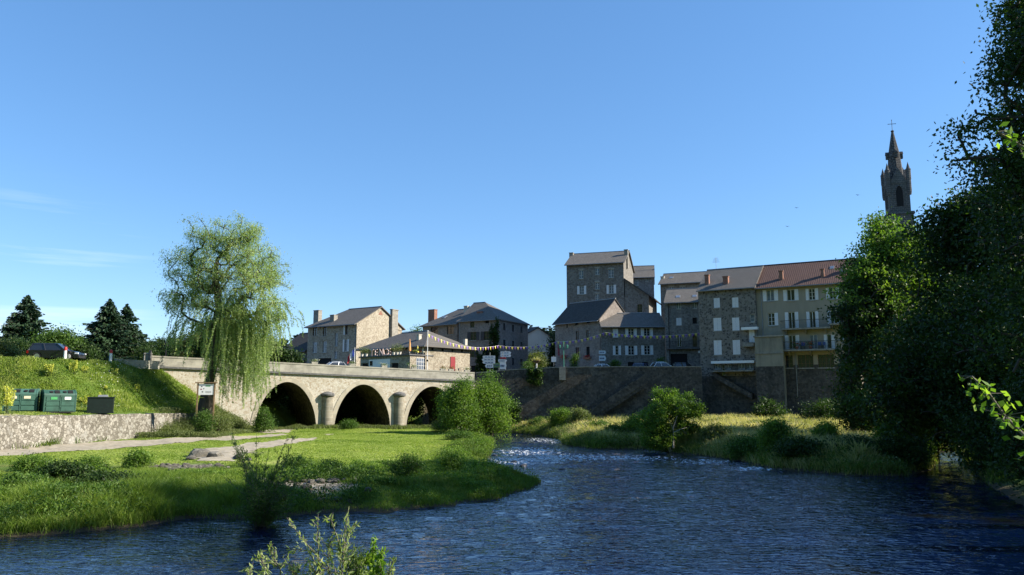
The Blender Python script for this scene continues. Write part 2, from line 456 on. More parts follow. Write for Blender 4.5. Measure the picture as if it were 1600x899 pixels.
def axis(a, b, step, lo, hi, g=1.22):
    mid = list(np.arange(a, b + 1e-6, step)); s = step; x = b
    up = []
    while x < hi: s *= g; x += s; up.append(x)
    s = step; x = a; dn = []
    while x > lo: s *= g; x -= s; dn.append(x)
    return np.array(dn[::-1] + mid + up)
gx = axis(-58, 46, 0.4, -1400, 1400); gy = axis(5, 112, 0.4, -250, 3000)
GX, GY = np.meshgrid(gx, gy, indexing='ij')
GZ = land(GX, GY)
ni, nj = GX.shape
idx = np.arange(ni * nj).reshape(ni, nj)
Q = np.stack([idx[:-1, :-1], idx[1:, :-1], idx[1:, 1:], idx[:-1, 1:]], -1).reshape(-1, 4)
V = np.stack([GX, GY, GZ], -1).reshape(-1, 3)
fX, fY = V[:, 0], V[:, 1]
dLs = sdist(fX, fY, polyL); dRs = sdist(fX, fY, polyR); dd = np.maximum(dLs, dRs)
mud = 1 - sstep((dd + 0.1 + 0.8 * (fbm(fX, fY, 3) - 0.45)) / 0.9)
lawn = sstep((dLs - 2.5) / 3.0) * sstep((fX + 36) / 5) * sstep((fY - 36 - 8 * fbm(fX * .3, fY * .3, 3)) / 6)
# gravel spit and stony runnel on the near left bank
def blob(px, py, z, rx, ry):
    c = atZ(px, py, z); return np.exp(-(((fX - c.x) / rx) ** 2 + ((fY - c.y) / ry) ** 2))
grav = np.clip(blob(285, 738, 0.6, 2.9, 1.9) + blob(345, 772, 0.4, 2.8, 1.7) + blob(480, 775, 0.3, 2.4, 1.6) + blob(430, 800, 0.1, 3, 1.3) + blob(350, 712, 0.7, 2.6, 1.3), 0, 1)
grav = sstep((grav + 0.5 * (fbm(fX * 1.4, fY * 1.4, 3) - 0.45) - 0.3) / 0.25)
lawn = lawn * sstep((-sdist(fX, fY, terr) - 3.0) / 4.0)
street = ((sdist(fX, fY, hiR) > 0.2) | (sdist(fX, fY, hiL) > 9)).astype(float) * (fY < 200) * (fY > 75)
def ground_mat():
    m, nt, out = nodes('grassy_ground'); l = nt.links.new
    p = N(nt, 'ShaderNodeBsdfPrincipled', Roughness=0.95); p.inputs['Specular IOR Level'].default_value = 0.1
    t = N(nt, 'ShaderNodeTexCoord')
    n1 = N(nt, 'ShaderNodeTexNoise', Scale=0.35, Detail=8.0, Roughness=0.65); n2 = N(nt, 'ShaderNodeTexNoise', Scale=6.0, Detail=8.0, Roughness=0.75)
    l(t.outputs['Object'], n1.inputs['Vector']); l(t.outputs['Object'], n2.inputs['Vector'])
    g1 = ramp(nt, [(0.3, (0.055, 0.10, 0.018)), (0.52, (0.10, 0.16, 0.028)), (0.72, (0.17, 0.19, 0.05))])
    l(n1.outputs['Fac'], g1.inputs['Fac'])
    g2 = ramp(nt, [(0.3, (0.45, 0.45, 0.42)), (0.7, (1.25, 1.25, 1.2))]); l(n2.outputs['Fac'], g2.inputs['Fac'])
    mg = N(nt, 'ShaderNodeMixRGB', Fac=1.0, _blend_type='MULTIPLY'); l(g1.outputs['Color'], mg.inputs['Color1']); l(g2.outputs['Color'], mg.inputs['Color2'])
    lw = ramp(nt, [(0.3, (0.17, 0.24, 0.045)), (0.5, (0.24, 0.31, 0.06)), (0.7, (0.33, 0.36, 0.10))]); l(n1.outputs['Fac'], lw.inputs['Fac'])
    ml = N(nt, 'ShaderNodeMixRGB', Fac=0.75, _blend_type='MULTIPLY'); l(lw.outputs['Color'], ml.inputs['Color1']); l(g2.outputs['Color'], ml.inputs['Color2'])
    def mix(a, c2, attr, isnode=True):
        at = N(nt, 'ShaderNodeAttribute'); at.attribute_name = attr
        x = N(nt, 'ShaderNodeMixRGB'); l(at.outputs['Fac'], x.inputs['Fac']); l(a.outputs['Color'], x.inputs['Color1'])
        if isnode: l(c2.outputs['Color'], x.inputs['Color2'])
        return x
    x = mix(mg, ml, 'lawn')
    v = N(nt, 'ShaderNodeTexVoronoi', Scale=5.0); l(t.outputs['Object'], v.inputs['Vector'])
    sc = N(nt, 'ShaderNodeSeparateColor'); l(v.outputs['Color'], sc.inputs['Color'])
    gr = ramp(nt, [(0.1, (0.10, 0.085, 0.06)), (0.5, (0.24, 0.21, 0.16)), (0.9, (0.38, 0.34, 0.27))]); l(sc.outputs['Red'], gr.inputs['Fac'])
    x = mix(x, gr, 'gravel')
    st = ramp(nt, [(0.3, (0.10, 0.10, 0.10)), (0.7, (0.16, 0.155, 0.15))]); l(n2.outputs['Fac'], st.inputs['Fac'])
    x = mix(x, st, 'street')
    mu = ramp(nt, [(0.3, (0.035, 0.03, 0.02)), (0.7, (0.11, 0.09, 0.055))]); l(n2.outputs['Fac'], mu.inputs['Fac'])
    x = mix(x, mu, 'mud')
    l(x.outputs['Color'], p.inputs['Base Color'])
    b = N(nt, 'ShaderNodeBump', Strength=0.6, Distance=0.12); l(n2.outputs['Fac'], b.inputs['Height']); l(b.outputs['Normal'], p.inputs['Normal'])
    l(p.outputs['BSDF'], out.inputs['Surface'])
    return m
M_ground = ground_mat()
gme = np_mesh('ground', V, Q, M_ground, {'mud': mud, 'lawn': lawn, 'gravel': grav, 'street': street}, smooth=True)
tag(link('ground', gme), kind='structure')

# ------------------------------------------------------------------ the river
def water_mat():
    m, nt, out = nodes('river_water'); l = nt.links.new
    t = N(nt, 'ShaderNodeTexCoord')
    p = N(nt, 'ShaderNodeBsdfPrincipled', Roughness=0.03, IOR=1.50)
    p.inputs['Specular IOR Level'].default_value = 0.9
    n0 = N(nt, 'ShaderNodeTexNoise', Scale=0.16, Detail=5.0); l(t.outputs['Object'], n0.inputs['Vector'])
    c = ramp(nt, [(0.38, (0.0007, 0.0045, 0.024)), (0.56, (0.001, 0.006, 0.032)), (0.64, (0.007, 0.007, 0.008)), (0.76, (0.016, 0.014, 0.007))]); l(n0.outputs['Fac'], c.inputs['Fac'])
    # foam in the rapids
    at = N(nt, 'ShaderNodeAttribute'); at.attribute_name = 'rapid'
    mp = N(nt, 'ShaderNodeMapping'); mp.inputs['Scale'].default_value = (1.0, 0.7, 1); l(t.outputs['Object'], mp.inputs['Vector'])
    f = N(nt, 'ShaderNodeTexNoise', Scale=3.6, Detail=7.0, Roughness=0.72); l(mp.outputs['Vector'], f.inputs['Vector'])
    fm = N(nt, 'ShaderNodeMath', _operation='MULTIPLY_ADD'); fm.inputs[1].default_value = 0.24; l(at.outputs['Fac'], fm.inputs[0]); l(f.outputs['Fac'], fm.inputs[2])
    fr = N(nt, 'ShaderNodeMapRange'); fr.inputs['From Min'].default_value = 0.75; fr.inputs['From Max'].default_value = 0.82; l(fm.outputs['Value'], fr.inputs['Value'])
    mx = N(nt, 'ShaderNodeMixRGB'); mx.inputs['Color2'].default_value = (0.75, 0.78, 0.80, 1); l(fr.outputs['Result'], mx.inputs['Fac']); l(c.outputs['Color'], mx.inputs['Color1'])
    l(mx.outputs['Color'], p.inputs['Base Color'])
    rr = N(nt, 'ShaderNodeMapRange'); rr.inputs['To Min'].default_value = 0.03; rr.inputs['To Max'].default_value = 0.6; l(fr.outputs['Result'], rr.inputs['Value']); l(rr.outputs['Result'], p.inputs['Roughness'])
    # ripples
    m1 = N(nt, 'ShaderNodeMapping'); m1.inputs['Scale'].default_value = (0.75, 1.6, 1); m1.inputs['Rotation'].default_value = (0, 0, R(-8)); l(t.outputs['Object'], m1.inputs['Vector'])
    b1 = N(nt, 'ShaderNodeTexNoise', Scale=2.7, Detail=2.5, Roughness=0.5, Distortion=0.7); l(m1.outputs['Vector'], b1.inputs['Vector'])
    b = N(nt, 'ShaderNodeBump', Strength=1.0, Distance=0.09); l(b1.outputs['Fac'], b.inputs['Height']); l(b.outputs['Normal'], p.inputs['Normal'])
    l(p.outputs['BSDF'], out.inputs['Surface'])
    return m
wx = axis(-24, 28, 0.22, -140, 60, 1.15); wy = axis(17, 62, 0.2, -2, 128, 1.03)
WX, WY = np.meshgrid(wx, wy, indexing='ij')
rc = [(tuple(atZ(x, y, 0.0)[:2]), rx, ry) for x, y, rx, ry in [(830, 705, 4.5, 7.5), (900, 715, 6, 5.5), (1000, 716, 5, 4.0), (1100, 722, 3.6, 3.0), (1180, 733, 2.8, 2.0), (800, 720, 3.4, 4), (860, 688, 4, 9)]]
rap = np.zeros(WX.shape)
for (cx_, cy_), rx_, ry_ in rc:
    rap = np.maximum(rap, np.exp(-(((WX - cx_) / rx_) ** 2 + ((WY - cy_) / ry_) ** 2) ** 1.6))
amp = 0.040 * (0.45 + 1.1 * fbm(WX * 0.12 + 5, WY * 0.12, 2)) + 0.08 * rap
WZ = amp * ((fbm(WX * 0.9 + WY * 0.12, WY * 2.0, 3) - 0.44) * 2.4 + (fbm(WX * 2.2, WY * 3.6 + 50, 2) - 0.37) * 1.5)
ni, nj = WX.shape; idx = np.arange(ni * nj).reshape(ni, nj)
Q = np.stack([idx[:-1, :-1], idx[1:, :-1], idx[1:, 1:], idx[:-1, 1:]], -1).reshape(-1, 4)
wme = np_mesh('river_water', np.stack([WX, WY, WZ], -1).reshape(-1, 3), Q, water_mat(), {'rapid': rap.ravel()}, smooth=True)
tag(link('river_water', wme), kind='structure')

# ------------------------------------------------------------------ sheets laid on the ground
def sheet(name, poly, mat, step=0.2, lift=0.03, rag=0.5, kind='structure', **kw):
    xs = [p[0] for p in poly]; ys = [p[1] for p in poly]
    X, Y = np.meshgrid(np.arange(min(xs) - 1, max(xs) + 1, step), np.arange(min(ys) - 1, max(ys) + 1, step), indexing='ij')
    d = sdist(X, Y, poly) + rag * 2 * (fbm(X * 1.3, Y * 1.3, 3) - 0.45)
    ni, nj = X.shape; idx = np.arange(ni * nj).reshape(ni, nj)
    q = np.stack([idx[:-1, :-1], idx[1:, :-1], idx[1:, 1:], idx[:-1, 1:]], -1).reshape(-1, 4)
    keep = (d.ravel()[q] > 0).all(1); q = q[keep]
    u, inv = np.unique(q, return_inverse=True)
    Z = land(X.ravel()[u], Y.ravel()[u]) + lift
    me = np_mesh(name, np.stack([X.ravel()[u], Y.ravel()[u], Z], -1), inv.reshape(-1, 4), mat, smooth=True)
    return tag(link(name, me), kind=kind, **kw)
def path_mat():
    m, nt, out = nodes('sandy_path'); l = nt.links.new
    p = N(nt, 'ShaderNodeBsdfPrincipled', Roughness=0.95); t = N(nt, 'ShaderNodeTexCoord')
    n = N(nt, 'ShaderNodeTexNoise', Scale=2.5, Detail=8.0, Roughness=0.7); l(t.outputs['Object'], n.inputs['Vector'])
    r = ramp(nt, [(0.3, (0.20, 0.17, 0.115)), (0.5, (0.33, 0.285, 0.21)), (0.7, (0.41, 0.365, 0.28))]); l(n.outputs['Fac'], r.inputs['Fac']); l(r.outputs['Color'], p.inputs['Base Color'])
    b = N(nt, 'ShaderNodeBump', Strength=0.4, Distance=0.05); l(n.outputs['Fac'], b.inputs['Height']); l(b.outputs['Normal'], p.inputs['Normal'])
    l(p.outputs['BSDF'], out.inputs['Surface']); return m
M_path = path_mat()
def pz(lst, z=0.8): return [tuple(atZ(x, y, z)[:2]) for x, y in lst]
sheet('path', pz([(-90, 712), (0, 702), (100, 697), (200, 691), (300, 687), (380, 684), (440, 680), (452, 682), (400, 687), (330, 692), (240, 699), (120, 707), (0, 717), (-90, 726)]), M_path)
sheet('path', pz([(380, 677), (430, 671), (462, 672), (450, 678), (420, 680)]), M_path, rag=0.3)
sheet('path', pz([(300, 712), (330, 703), (400, 694), (460, 688), (497, 686), (490, 690), (440, 699), (400, 706), (370, 722), (310, 724)]), M_path)
sheet('path', pz([(500, 681), (512, 679), (526, 681), (512, 683)]), M_path, rag=0.15)
# ------------------------------------------------------------------ masonry
M_bridge = stone('bridge_rubble', (0.38, 0.31, 0.23), (0.47, 0.42, 0.34), (0.53, 0.49, 0.42), (0.52, 0.49, 0.42), scale=6.0, mort=0.10, bump=0.5, stain=0.25)
M_vous = ashlar('pale_voussoirs', (0.47, 0.42, 0.33), (0.30, 0.27, 0.22), bw=0.8, bh=0.5, lich=0.35)
M_parapet = ashlar('parapet_blocks', (0.40, 0.38, 0.32), (0.20, 0.19, 0.16), bw=0.9, bh=0.34, lich=0.6)
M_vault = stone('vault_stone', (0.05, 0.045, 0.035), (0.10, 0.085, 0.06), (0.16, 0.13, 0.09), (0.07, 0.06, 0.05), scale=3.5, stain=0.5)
M_cut = ashlar('pier_stone', (0.30, 0.27, 0.21), (0.14, 0.13, 0.11), bw=0.7, bh=0.42, lich=0.6)
M_cap = plain('pier_cap_stone', (0.11, 0.11, 0.11), 0.9, var=0.4, scale=4)
M_retain = stone('retaining_stone', (0.15, 0.135, 0.112), (0.235, 0.215, 0.182), (0.32, 0.30, 0.262), (0.13, 0.118, 0.095), scale=4.5, mort=0.07, bump=0.8, stain=0.45, patch=(0.30, 0.29, 0.262))
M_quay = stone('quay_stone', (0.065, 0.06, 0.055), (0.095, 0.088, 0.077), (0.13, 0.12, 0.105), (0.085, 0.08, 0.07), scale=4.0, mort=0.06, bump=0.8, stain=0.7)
M_coping = plain('coping_stone', (0.23, 0.22, 0.19), 0.9, var=0.3, scale=3)
M_asphalt = plain('asphalt', (0.06, 0.06, 0.062), 0.9, var=0.25, scale=8)

BU = Vector((0.8647, 0.5022)); BV = Vector((-0.5022, 0.8647)); BO = Vector((-25.52, 88.0)); BROT = atan2(BU.y, BU.x)
def bridge_hit(px, py):
    r = ray(px, py); n = BV
    t = (BO.x * n.x + BO.y * n.y) / (r.x * n.x + r.y * n.y)
    p = Vector((r.x * t, r.y * t)) - BO
    return p.dot(BU), CAMZ + r.z * t
_a = [bridge_hit(x, y) for x, y in [(260, 557), (435, 566), (640, 576), (738, 582)]]
bs, bi = np.polyfit([p[0] for p in _a], [p[1] for p in _a], 1)
def ptop(u): return bi + bs * u                       # top of the parapet
_c = [bridge_hit(x, y) for x, y in [(452, 597), (570, 601), (677, 604)]]
U0, U1 = -14.2, 23.9
SPAN = 9.007
arches = [(i * SPAN, 3.45, _c[i][1]) for i in range(3)]
def arch_z(du, r, zc, zb=0.75):
    x = min(1.0, abs(du) / r)
    return zb + (zc - zb) * (1 - x ** (1 / 0.52)) ** (1 / 1.85)
BW = 8.6
bridge = empty('stone_bridge', (BO.x, BO.y, 0), BROT, 'long pale stone bridge of three arches with a low parapet across the river', 'bridge')
us = set(np.round(np.arange(U0, U1 + 0.01, 0.7), 3)) | {U1}
for c, r, zc in arches:
    us = {u for u in us if not (c - r - 0.3 < u < c + r + 0.3)}
    us |= set(np.round(c + r * np.sin(np.linspace(-pi / 2, pi / 2, 33)), 4))
us = sorted(us)
def str_z(u): return ptop(u) - 1.08
mb = MB(); vt = MB()
ZB = -1.0
def bot(u, side):
    for c, r, zc in arches:
        if c - r + 1e-3 < u < c + r - 1e-3: return arch_z(u - c, r, zc)
        if abs(u - (c - r)) <= 1e-3 and side > 0: return 0.75
        if abs(u - (c + r)) <= 1e-3 and side < 0: return 0.75
    return ZB
for a, b in zip(us[:-1], us[1:]):
    za, zb = bot(a, 1), bot(b, -1)
    mid_in = any(c - r < (a + b) / 2 < c + r for c, r, zc in arches)
    for v in (0, BW):
        mb.quad((a, v, za), (b, v, zb), (b, v, str_z(b)), (a, v, str_z(a)))
    mb.quad((a, 0, str_z(a)), (b, 0, str_z(b)), (b, BW, str_z(b)), (a, BW, str_z(a)))
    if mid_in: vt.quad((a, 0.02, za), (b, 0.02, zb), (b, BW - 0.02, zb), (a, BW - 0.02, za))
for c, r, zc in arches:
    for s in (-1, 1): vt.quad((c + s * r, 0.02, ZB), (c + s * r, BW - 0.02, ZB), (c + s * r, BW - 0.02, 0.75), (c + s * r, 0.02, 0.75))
for u in (U0, U1): mb.quad((u, 0, ZB), (u, BW, ZB), (u, BW, str_z(u)), (u, 0, str_z(u)))
mb.build('spandrel_wall', M_bridge, bridge)
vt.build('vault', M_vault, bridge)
for c, r, zc in arches:
    m = MB(); k = 40
    th = np.linspace(-1, 1, k + 1)
    inn, out = [], []
    for s in th:
        x = r * sin(s * pi / 2) * 0.999
        z = arch_z(x, r, zc)
        inn.append((c + x, z))
    for i, (x, z) in enumerate(inn):
        p0 = inn[max(0, i - 1)]; p1 = inn[min(k, i + 1)]
        d = Vector((p1[0] - p0[0], p1[1] - p0[1])).normalized(); n = Vector((-d.y, d.x))
        w = 0.5
        q = (x + n.x * w, z + n.y * w)
        out.append((q[0], min(q[1], str_z(q[0]) - 0.12)))
    for i in range(k):
        a, b, c2, d2 = inn[i], inn[i + 1], out[i + 1], out[i]
        m.quad((a[0], -0.05, a[1]), (b[0], -0.05, b[1]), (c2[0], -0.05, c2[1]), (d2[0], -0.05, d2[1]))
        m.quad((d2[0], -0.05, d2[1]), (c2[0], -0.05, c2[1]), (c2[0], 0.0, c2[1]), (d2[0], 0.0, d2[1]))
        m.quad((a[0], -0.05, a[1]), (b[0], -0.05, b[1]), (b[0], 0.3, b[1]), (a[0], 0.3, a[1]))
    m.build('arch_ring', M_vous, bridge)
def run_box(m, v0, v1, z0f, z1f, n=14):
    e = np.linspace(U0, U1, n)
    for a, b in zip(e[:-1], e[1:]):
        m.add([(a, v0, z0f(a)), (b, v0, z0f(b)), (b, v1, z0f(b)), (a, v1, z0f(a)), (a, v0, z1f(a)), (b, v0, z1f(b)), (b, v1, z1f(b)), (a, v1, z1f(a))],
              [(0, 3, 2, 1), (4, 5, 6, 7), (0, 1, 5, 4), (2, 3, 7, 6)])
    for u in (U0, U1): m.quad((u, v0, z0f(u)), (u, v1, z0f(u)), (u, v1, z1f(u)), (u, v0, z1f(u)))
m = MB(); run_box(m, -0.24, 0.0, lambda u: str_z(u) - 0.2, lambda u: str_z(u) + 0.003); m.build('string_course', M_cap, bridge)  # dark stone puts the ledge's shadow line into its colour
for v0 in (0.0, BW - 0.4):
    m = MB(); run_box(m, v0, v0 + 0.4, lambda u: str_z(u), lambda u: ptop(u) - 0.16)
    o = m.build('parapet', M_parapet, bridge)
    m = MB(); run_box(m, v0 - 0.05, v0 + 0.45, lambda u: ptop(u) - 0.16, lambda u: ptop(u)); m.build('coping', M_parapet, o)
for px in (512, 624):
    u, zc_ = bridge_hit(px, 616)
    m = MB(); m.lathe([(0.72, -1.0), (0.70, 1.5), (0.67, zc_ - 0.25)], u, 0.1, 20, a0=pi, a1=2 * pi)
    o = m.build('cutwater', M_cut, bridge, smooth=True)
    m = MB(); m.lathe([(0.69, zc_ - 0.3), (0.80, zc_ - 0.2), (0.82, zc_ - 0.02), (0.74, zc_ + 0.08), (0.4, zc_ + 0.22), (0.1, zc_ + 0.3), (0.0, zc_ + 0.31)], u, 0.02, 20, a0=pi, a1=2 * pi)
    m.build('cap', M_cap, o, smooth=True)
# end pillar of the parapet at the left
m = MB(); m.box(U0 - 0.75, -0.15, ptop(U0) - 2.2, U0 - 0.02, 0.6, ptop(U0) + 0.12); m.box(U0 - 0.82, -0.22, ptop(U0) + 0.12, U0 + 0.05, 0.67, ptop(U0) + 0.28, tx=0.1, ty=0.1)
m.build('end_pillar', M_parapet, bridge)
# the road over it and on to the town
def bw(u, v): p = BO + BU * u + BV * v; return (p.x, p.y)
m = MB(); e = np.linspace(U0, U1, 12)
for a, b in zip(e[:-1], e[1:]):
    q = [bw(a, 0.42), bw(b, 0.42), bw(b, BW - 0.42), bw(a, BW - 0.42)]; zz = [ptop(a) - 1.0, ptop(b) - 1.0, ptop(b) - 1.0, ptop(a) - 1.0]
    m.quad(*[(x, y, z) for (x, y), z in zip(q, zz)])
tag(m.build('road', M_asphalt), kind='structure')
sheet('road', [(-90, 57), (-60, 64), (-48, 68.5), (-42.5, 72), (-40.4, 77), bw(U0 - 0.1, 0.5), bw(U0 - 0.1, BW - 0.5), (-46, 84), (-50, 76), (-62, 71), (-90, 64)], M_asphalt, rag=0.0, step=0.5, lift=0.05)

def wall_run(name, pts, thick, mats, label=None, cat=None, cope=0.0, batter=0.0, parent=None, kind=None, sub=0.5, rough=0.0):
    """a wall along a polyline; pts: (x, y, z_bottom, z_top); thickness goes away from the camera (left of the run)"""
    P = []
    for a, b in zip(pts[:-1], pts[1:]):
        n = max(1, int(sqrt((a[0] - b[0]) ** 2 + (a[1] - b[1]) ** 2) / sub))
        for i in range(n): P.append([a[j] + (b[j] - a[j]) * i / n for j in range(4)])
    P.append(list(pts[-1])); o = P[0][:3]
    m = MB(); cm_ = MB(); prof = []
    for i, p in enumerate(P):
        q0 = P[max(0, i - 1)]; q1 = P[min(len(P) - 1, i + 1)]
        d = Vector((q1[0] - q0[0], q1[1] - q0[1])).normalized(); nn = Vector((-d.y, d.x))
        j = rough * (random.random() - 0.5)
        zt = p[3] + j
        f = lambda off, z: (p[0] + nn.x * off - o[0], p[1] + nn.y * off - o[1], z - o[2])
        prof.append([f(-batter, p[2]), f(-batter * 0.5 + rough * random.uniform(-.25, .25), (p[2] + zt) / 2), f(0, zt), f(thick, zt), f(thick, p[2]),
                     f(-0.06, zt), f(-0.06, zt + cope), f(thick + 0.06, zt + cope), f(thick + 0.06, zt)])
    for a, b in zip(prof[:-1], prof[1:]):
        for k in range(4): m.quad(a[k], b[k], b[k + 1], a[k + 1])
        if cope:
            for k in (5, 6, 7): cm_.quad(a[k], b[k], b[k + 1], a[k + 1])
            cm_.quad(a[8], b[8], b[5], a[5])
    for a in (prof[0], prof[-1]):
        m.add(a[:5], [(0, 1, 2, 3, 4)])
        if cope: cm_.add(a[5:9], [(0, 1, 2, 3)])
    ob = m.build(name, mats, parent, loc=o)
    if cope: cm_.build('coping', M_coping, ob)
    if label: tag(ob, label, cat)
    if kind: ob['kind'] = kind
    return ob
W2 = []
for (x, y), py in zip(WALL, [640, 652, 649.5, 648, 646.5, 646.5]):
    zt = 3.0 if y < 45 else atY(800 + x / y * 1200, py, y).z
    W2.append((x, y, -0.4, min(zt, 3.2)))
W2.append((-31.6, 79.0, -0.4, 2.9))
wall_run('retaining_wall', W2, 0.7, M_retain, 'sunlit low retaining wall of whitish rubble beside the sandy path', 'stone wall', batter=0.28, rough=0.10, sub=0.35)

def q_at(px, py, Y): p = atY(px, py, Y); return (p.x, p.y, -0.8, p.z)
QP = [q_at(743, 583.5, 101.3), q_at(800, 578.5, 101.2), q_at(842, 576.5, 101.1), q_at(870, 575, 101.0), q_at(905, 574.5, 100.9), q_at(960, 574, 100.8), q_at(1060, 574, 100.6), q_at(1096, 574, 100.5)]
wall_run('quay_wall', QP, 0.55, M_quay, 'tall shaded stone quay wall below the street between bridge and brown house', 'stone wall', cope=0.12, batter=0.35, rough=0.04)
# steps down the quay wall
def stair(xa, ya, xb, yb, Ytop, label, flip=1, w=0.8):
    A = atY(xa, ya, Ytop); B = atY(xb, yb, Ytop - 0.2)
    n = 26; e = empty('stone_stairs', (A.x, A.y, 0), atan2(B.y - A.y, B.x - A.x), label, 'stairs')
    Lr = sqrt((B.x - A.x) ** 2 + (B.y - A.y) ** 2); s = 1 if B.x > A.x else -1
    m = MB()
    y0, y1 = (-w, -0.02) if s > 0 else (0.02, w)
    for i in range(n):
        z1 = A.z - 1.0 - (A.z - B.z) * i / n
        m.box(Lr * i / n, y0, max(0.3, z1 - 0.9), Lr * (i + 1) / n, y1, z1)
    m.build('steps', M_quay, e)
    m = MB(); yy = y0 if s > 0 else y1
    m.prism([(0, A.z - 1.35), (Lr, B.z - 1.35), (Lr, B.z - 0.25), (0, A.z - 0.1)], 'y', yy - 0.12, yy + 0.12)
    m.build('side_wall', M_quay, e)
stair(1008, 582, 916, 641, 100.5, 'dark stone stairs slanting down the quay wall below the parked cars')
# ------------------------------------------------------------------ houses
ST = dict(
 grey=stone('grey_rubble', (0.14, 0.13, 0.12), (0.195, 0.187, 0.175), (0.26, 0.25, 0.235), (0.215, 0.208, 0.196), scale=4.6, mort=0.10),
 brown=stone('brown_rubble', (0.13, 0.117, 0.102), (0.18, 0.164, 0.145), (0.235, 0.217, 0.193), (0.20, 0.184, 0.165), scale=4.6, mort=0.10),
 tan=stone('tan_rubble', (0.22, 0.18, 0.135), (0.31, 0.265, 0.20), (0.40, 0.355, 0.28), (0.34, 0.31, 0.25), scale=5.0, mort=0.10, stain=0.2),
 pink=stone('pinkish_rubble', (0.19, 0.16, 0.145), (0.245, 0.21, 0.188), (0.29, 0.255, 0.23), (0.265, 0.235, 0.213), scale=4.4, mort=0.12, stain=0.4),
 speck=stone('speckled_rubble', (0.07, 0.064, 0.06), (0.175, 0.16, 0.138), (0.235, 0.215, 0.19), (0.215, 0.20, 0.175), scale=4.2, mort=0.11),
)
def render_mat(name, c, dirt, amt=0.5):
    m, nt, out = nodes(name); l = nt.links.new
    p = N(nt, 'ShaderNodeBsdfPrincipled', Roughness=0.9); p.inputs['Specular IOR Level'].default_value = 0.2
    t = N(nt, 'ShaderNodeTexCoord'); mp = N(nt, 'ShaderNodeMapping'); mp.inputs['Scale'].default_value = (1, 1, 0.22); l(t.outputs['Object'], mp.inputs['Vector'])
    n = N(nt, 'ShaderNodeTexNoise', Scale=1.1, Detail=8.0, Roughness=0.65); l(mp.outputs['Vector'], n.inputs['Vector'])
    r = N(nt, 'ShaderNodeMapRange'); r.inputs['From Min'].default_value = 0.46; r.inputs['From Max'].default_value = 0.7; r.inputs['To Max'].default_value = amt; l(n.outputs['Fac'], r.inputs['Value'])
    mx = N(nt, 'ShaderNodeMixRGB'); mx.inputs['Color1'].default_value = rgba(c); mx.inputs['Color2'].default_value = rgba(dirt); l(r.outputs['Result'], mx.inputs['Fac'])
    l(mx.outputs['Color'], p.inputs['Base Color']); b = N(nt, 'ShaderNodeBump', Strength=0.2, Distance=0.02); l(n.outputs['Fac'], b.inputs['Height']); l(b.outputs['Normal'], p.inputs['Normal'])
    l(p.outputs['BSDF'], out.inputs['Surface']); return m
ST['yellow'] = render_mat('ochre_render', (0.31, 0.275, 0.21), (0.21, 0.19, 0.15))
ST['pale'] = render_mat('pale_render', (0.27, 0.25, 0.19), (0.12, 0.115, 0.095), 0.8)
ST['greyr'] = render_mat('grey_render', (0.17, 0.16, 0.14), (0.10, 0.095, 0.085), 0.7)
ST['white'] = render_mat('white_render', (0.66, 0.63, 0.56), (0.42, 0.40, 0.35), 0.4)
RF = dict(
 slate=roofing('grey_roof_slates', (0.135, 0.122, 0.108), (0.18, 0.162, 0.145)),
 dark=roofing('dark_roof_slates', (0.05, 0.047, 0.044), (0.08, 0.074, 0.068), stain=(0.06, 0.06, 0.055)),
 tile=roofing('red_roof_tiles', (0.115, 0.066, 0.052), (0.15, 0.088, 0.07), row=0.36, col=0.22, wave=True, stain=(0.12, 0.07, 0.055), st=0.55),
)
M_glass = plain('dark_window_glass', (0.018, 0.022, 0.03), 0.06, var=0.3, scale=1.5, spec=0.7)
M_glassb = plain('curtained_window_glass', (0.12, 0.15, 0.20), 0.12, var=0.3, scale=1.2, spec=0.7)
M_wframe = plain('white_window_paint', (0.55, 0.55, 0.54), 0.55)
M_bframe = plain('brown_window_paint', (0.10, 0.06, 0.035), 0.6)
M_shut = plain('white_shutter_paint', (0.66, 0.67, 0.69), 0.6, var=0.08)
M_shutd = plain('weathered_dark_shutter', (0.05, 0.05, 0.055), 0.7)
M_shutb = plain('blue_grey_shutter', (0.33, 0.40, 0.48), 0.6)
M_sill = plain('granite_sill', (0.30, 0.29, 0.26), 0.85, var=0.2)
M_gap = plain('dark_interior', (0.010, 0.010, 0.011), 0.9)
M_chim = {'stone': ashlar('chimney_stone', (0.30, 0.28, 0.24), (0.16, 0.15, 0.13), 0.5, 0.25), 'brick': ashlar('chimney_brick', (0.30, 0.115, 0.07), (0.16, 0.07, 0.05), 0.24, 0.09, mort=(0.3, 0.24, 0.2)),
          'pale': plain('rendered_chimney', (0.45, 0.42, 0.36), 0.9, var=0.25, scale=3)}
M_metal = plain('dark_iron', (0.03, 0.03, 0.033), 0.5, metal=0.6)
M_zinc = plain('zinc_pipe', (0.25, 0.26, 0.27), 0.5, metal=0.4)
M_white = plain('white_paint', (0.78, 0.78, 0.77), 0.5, var=0.05)

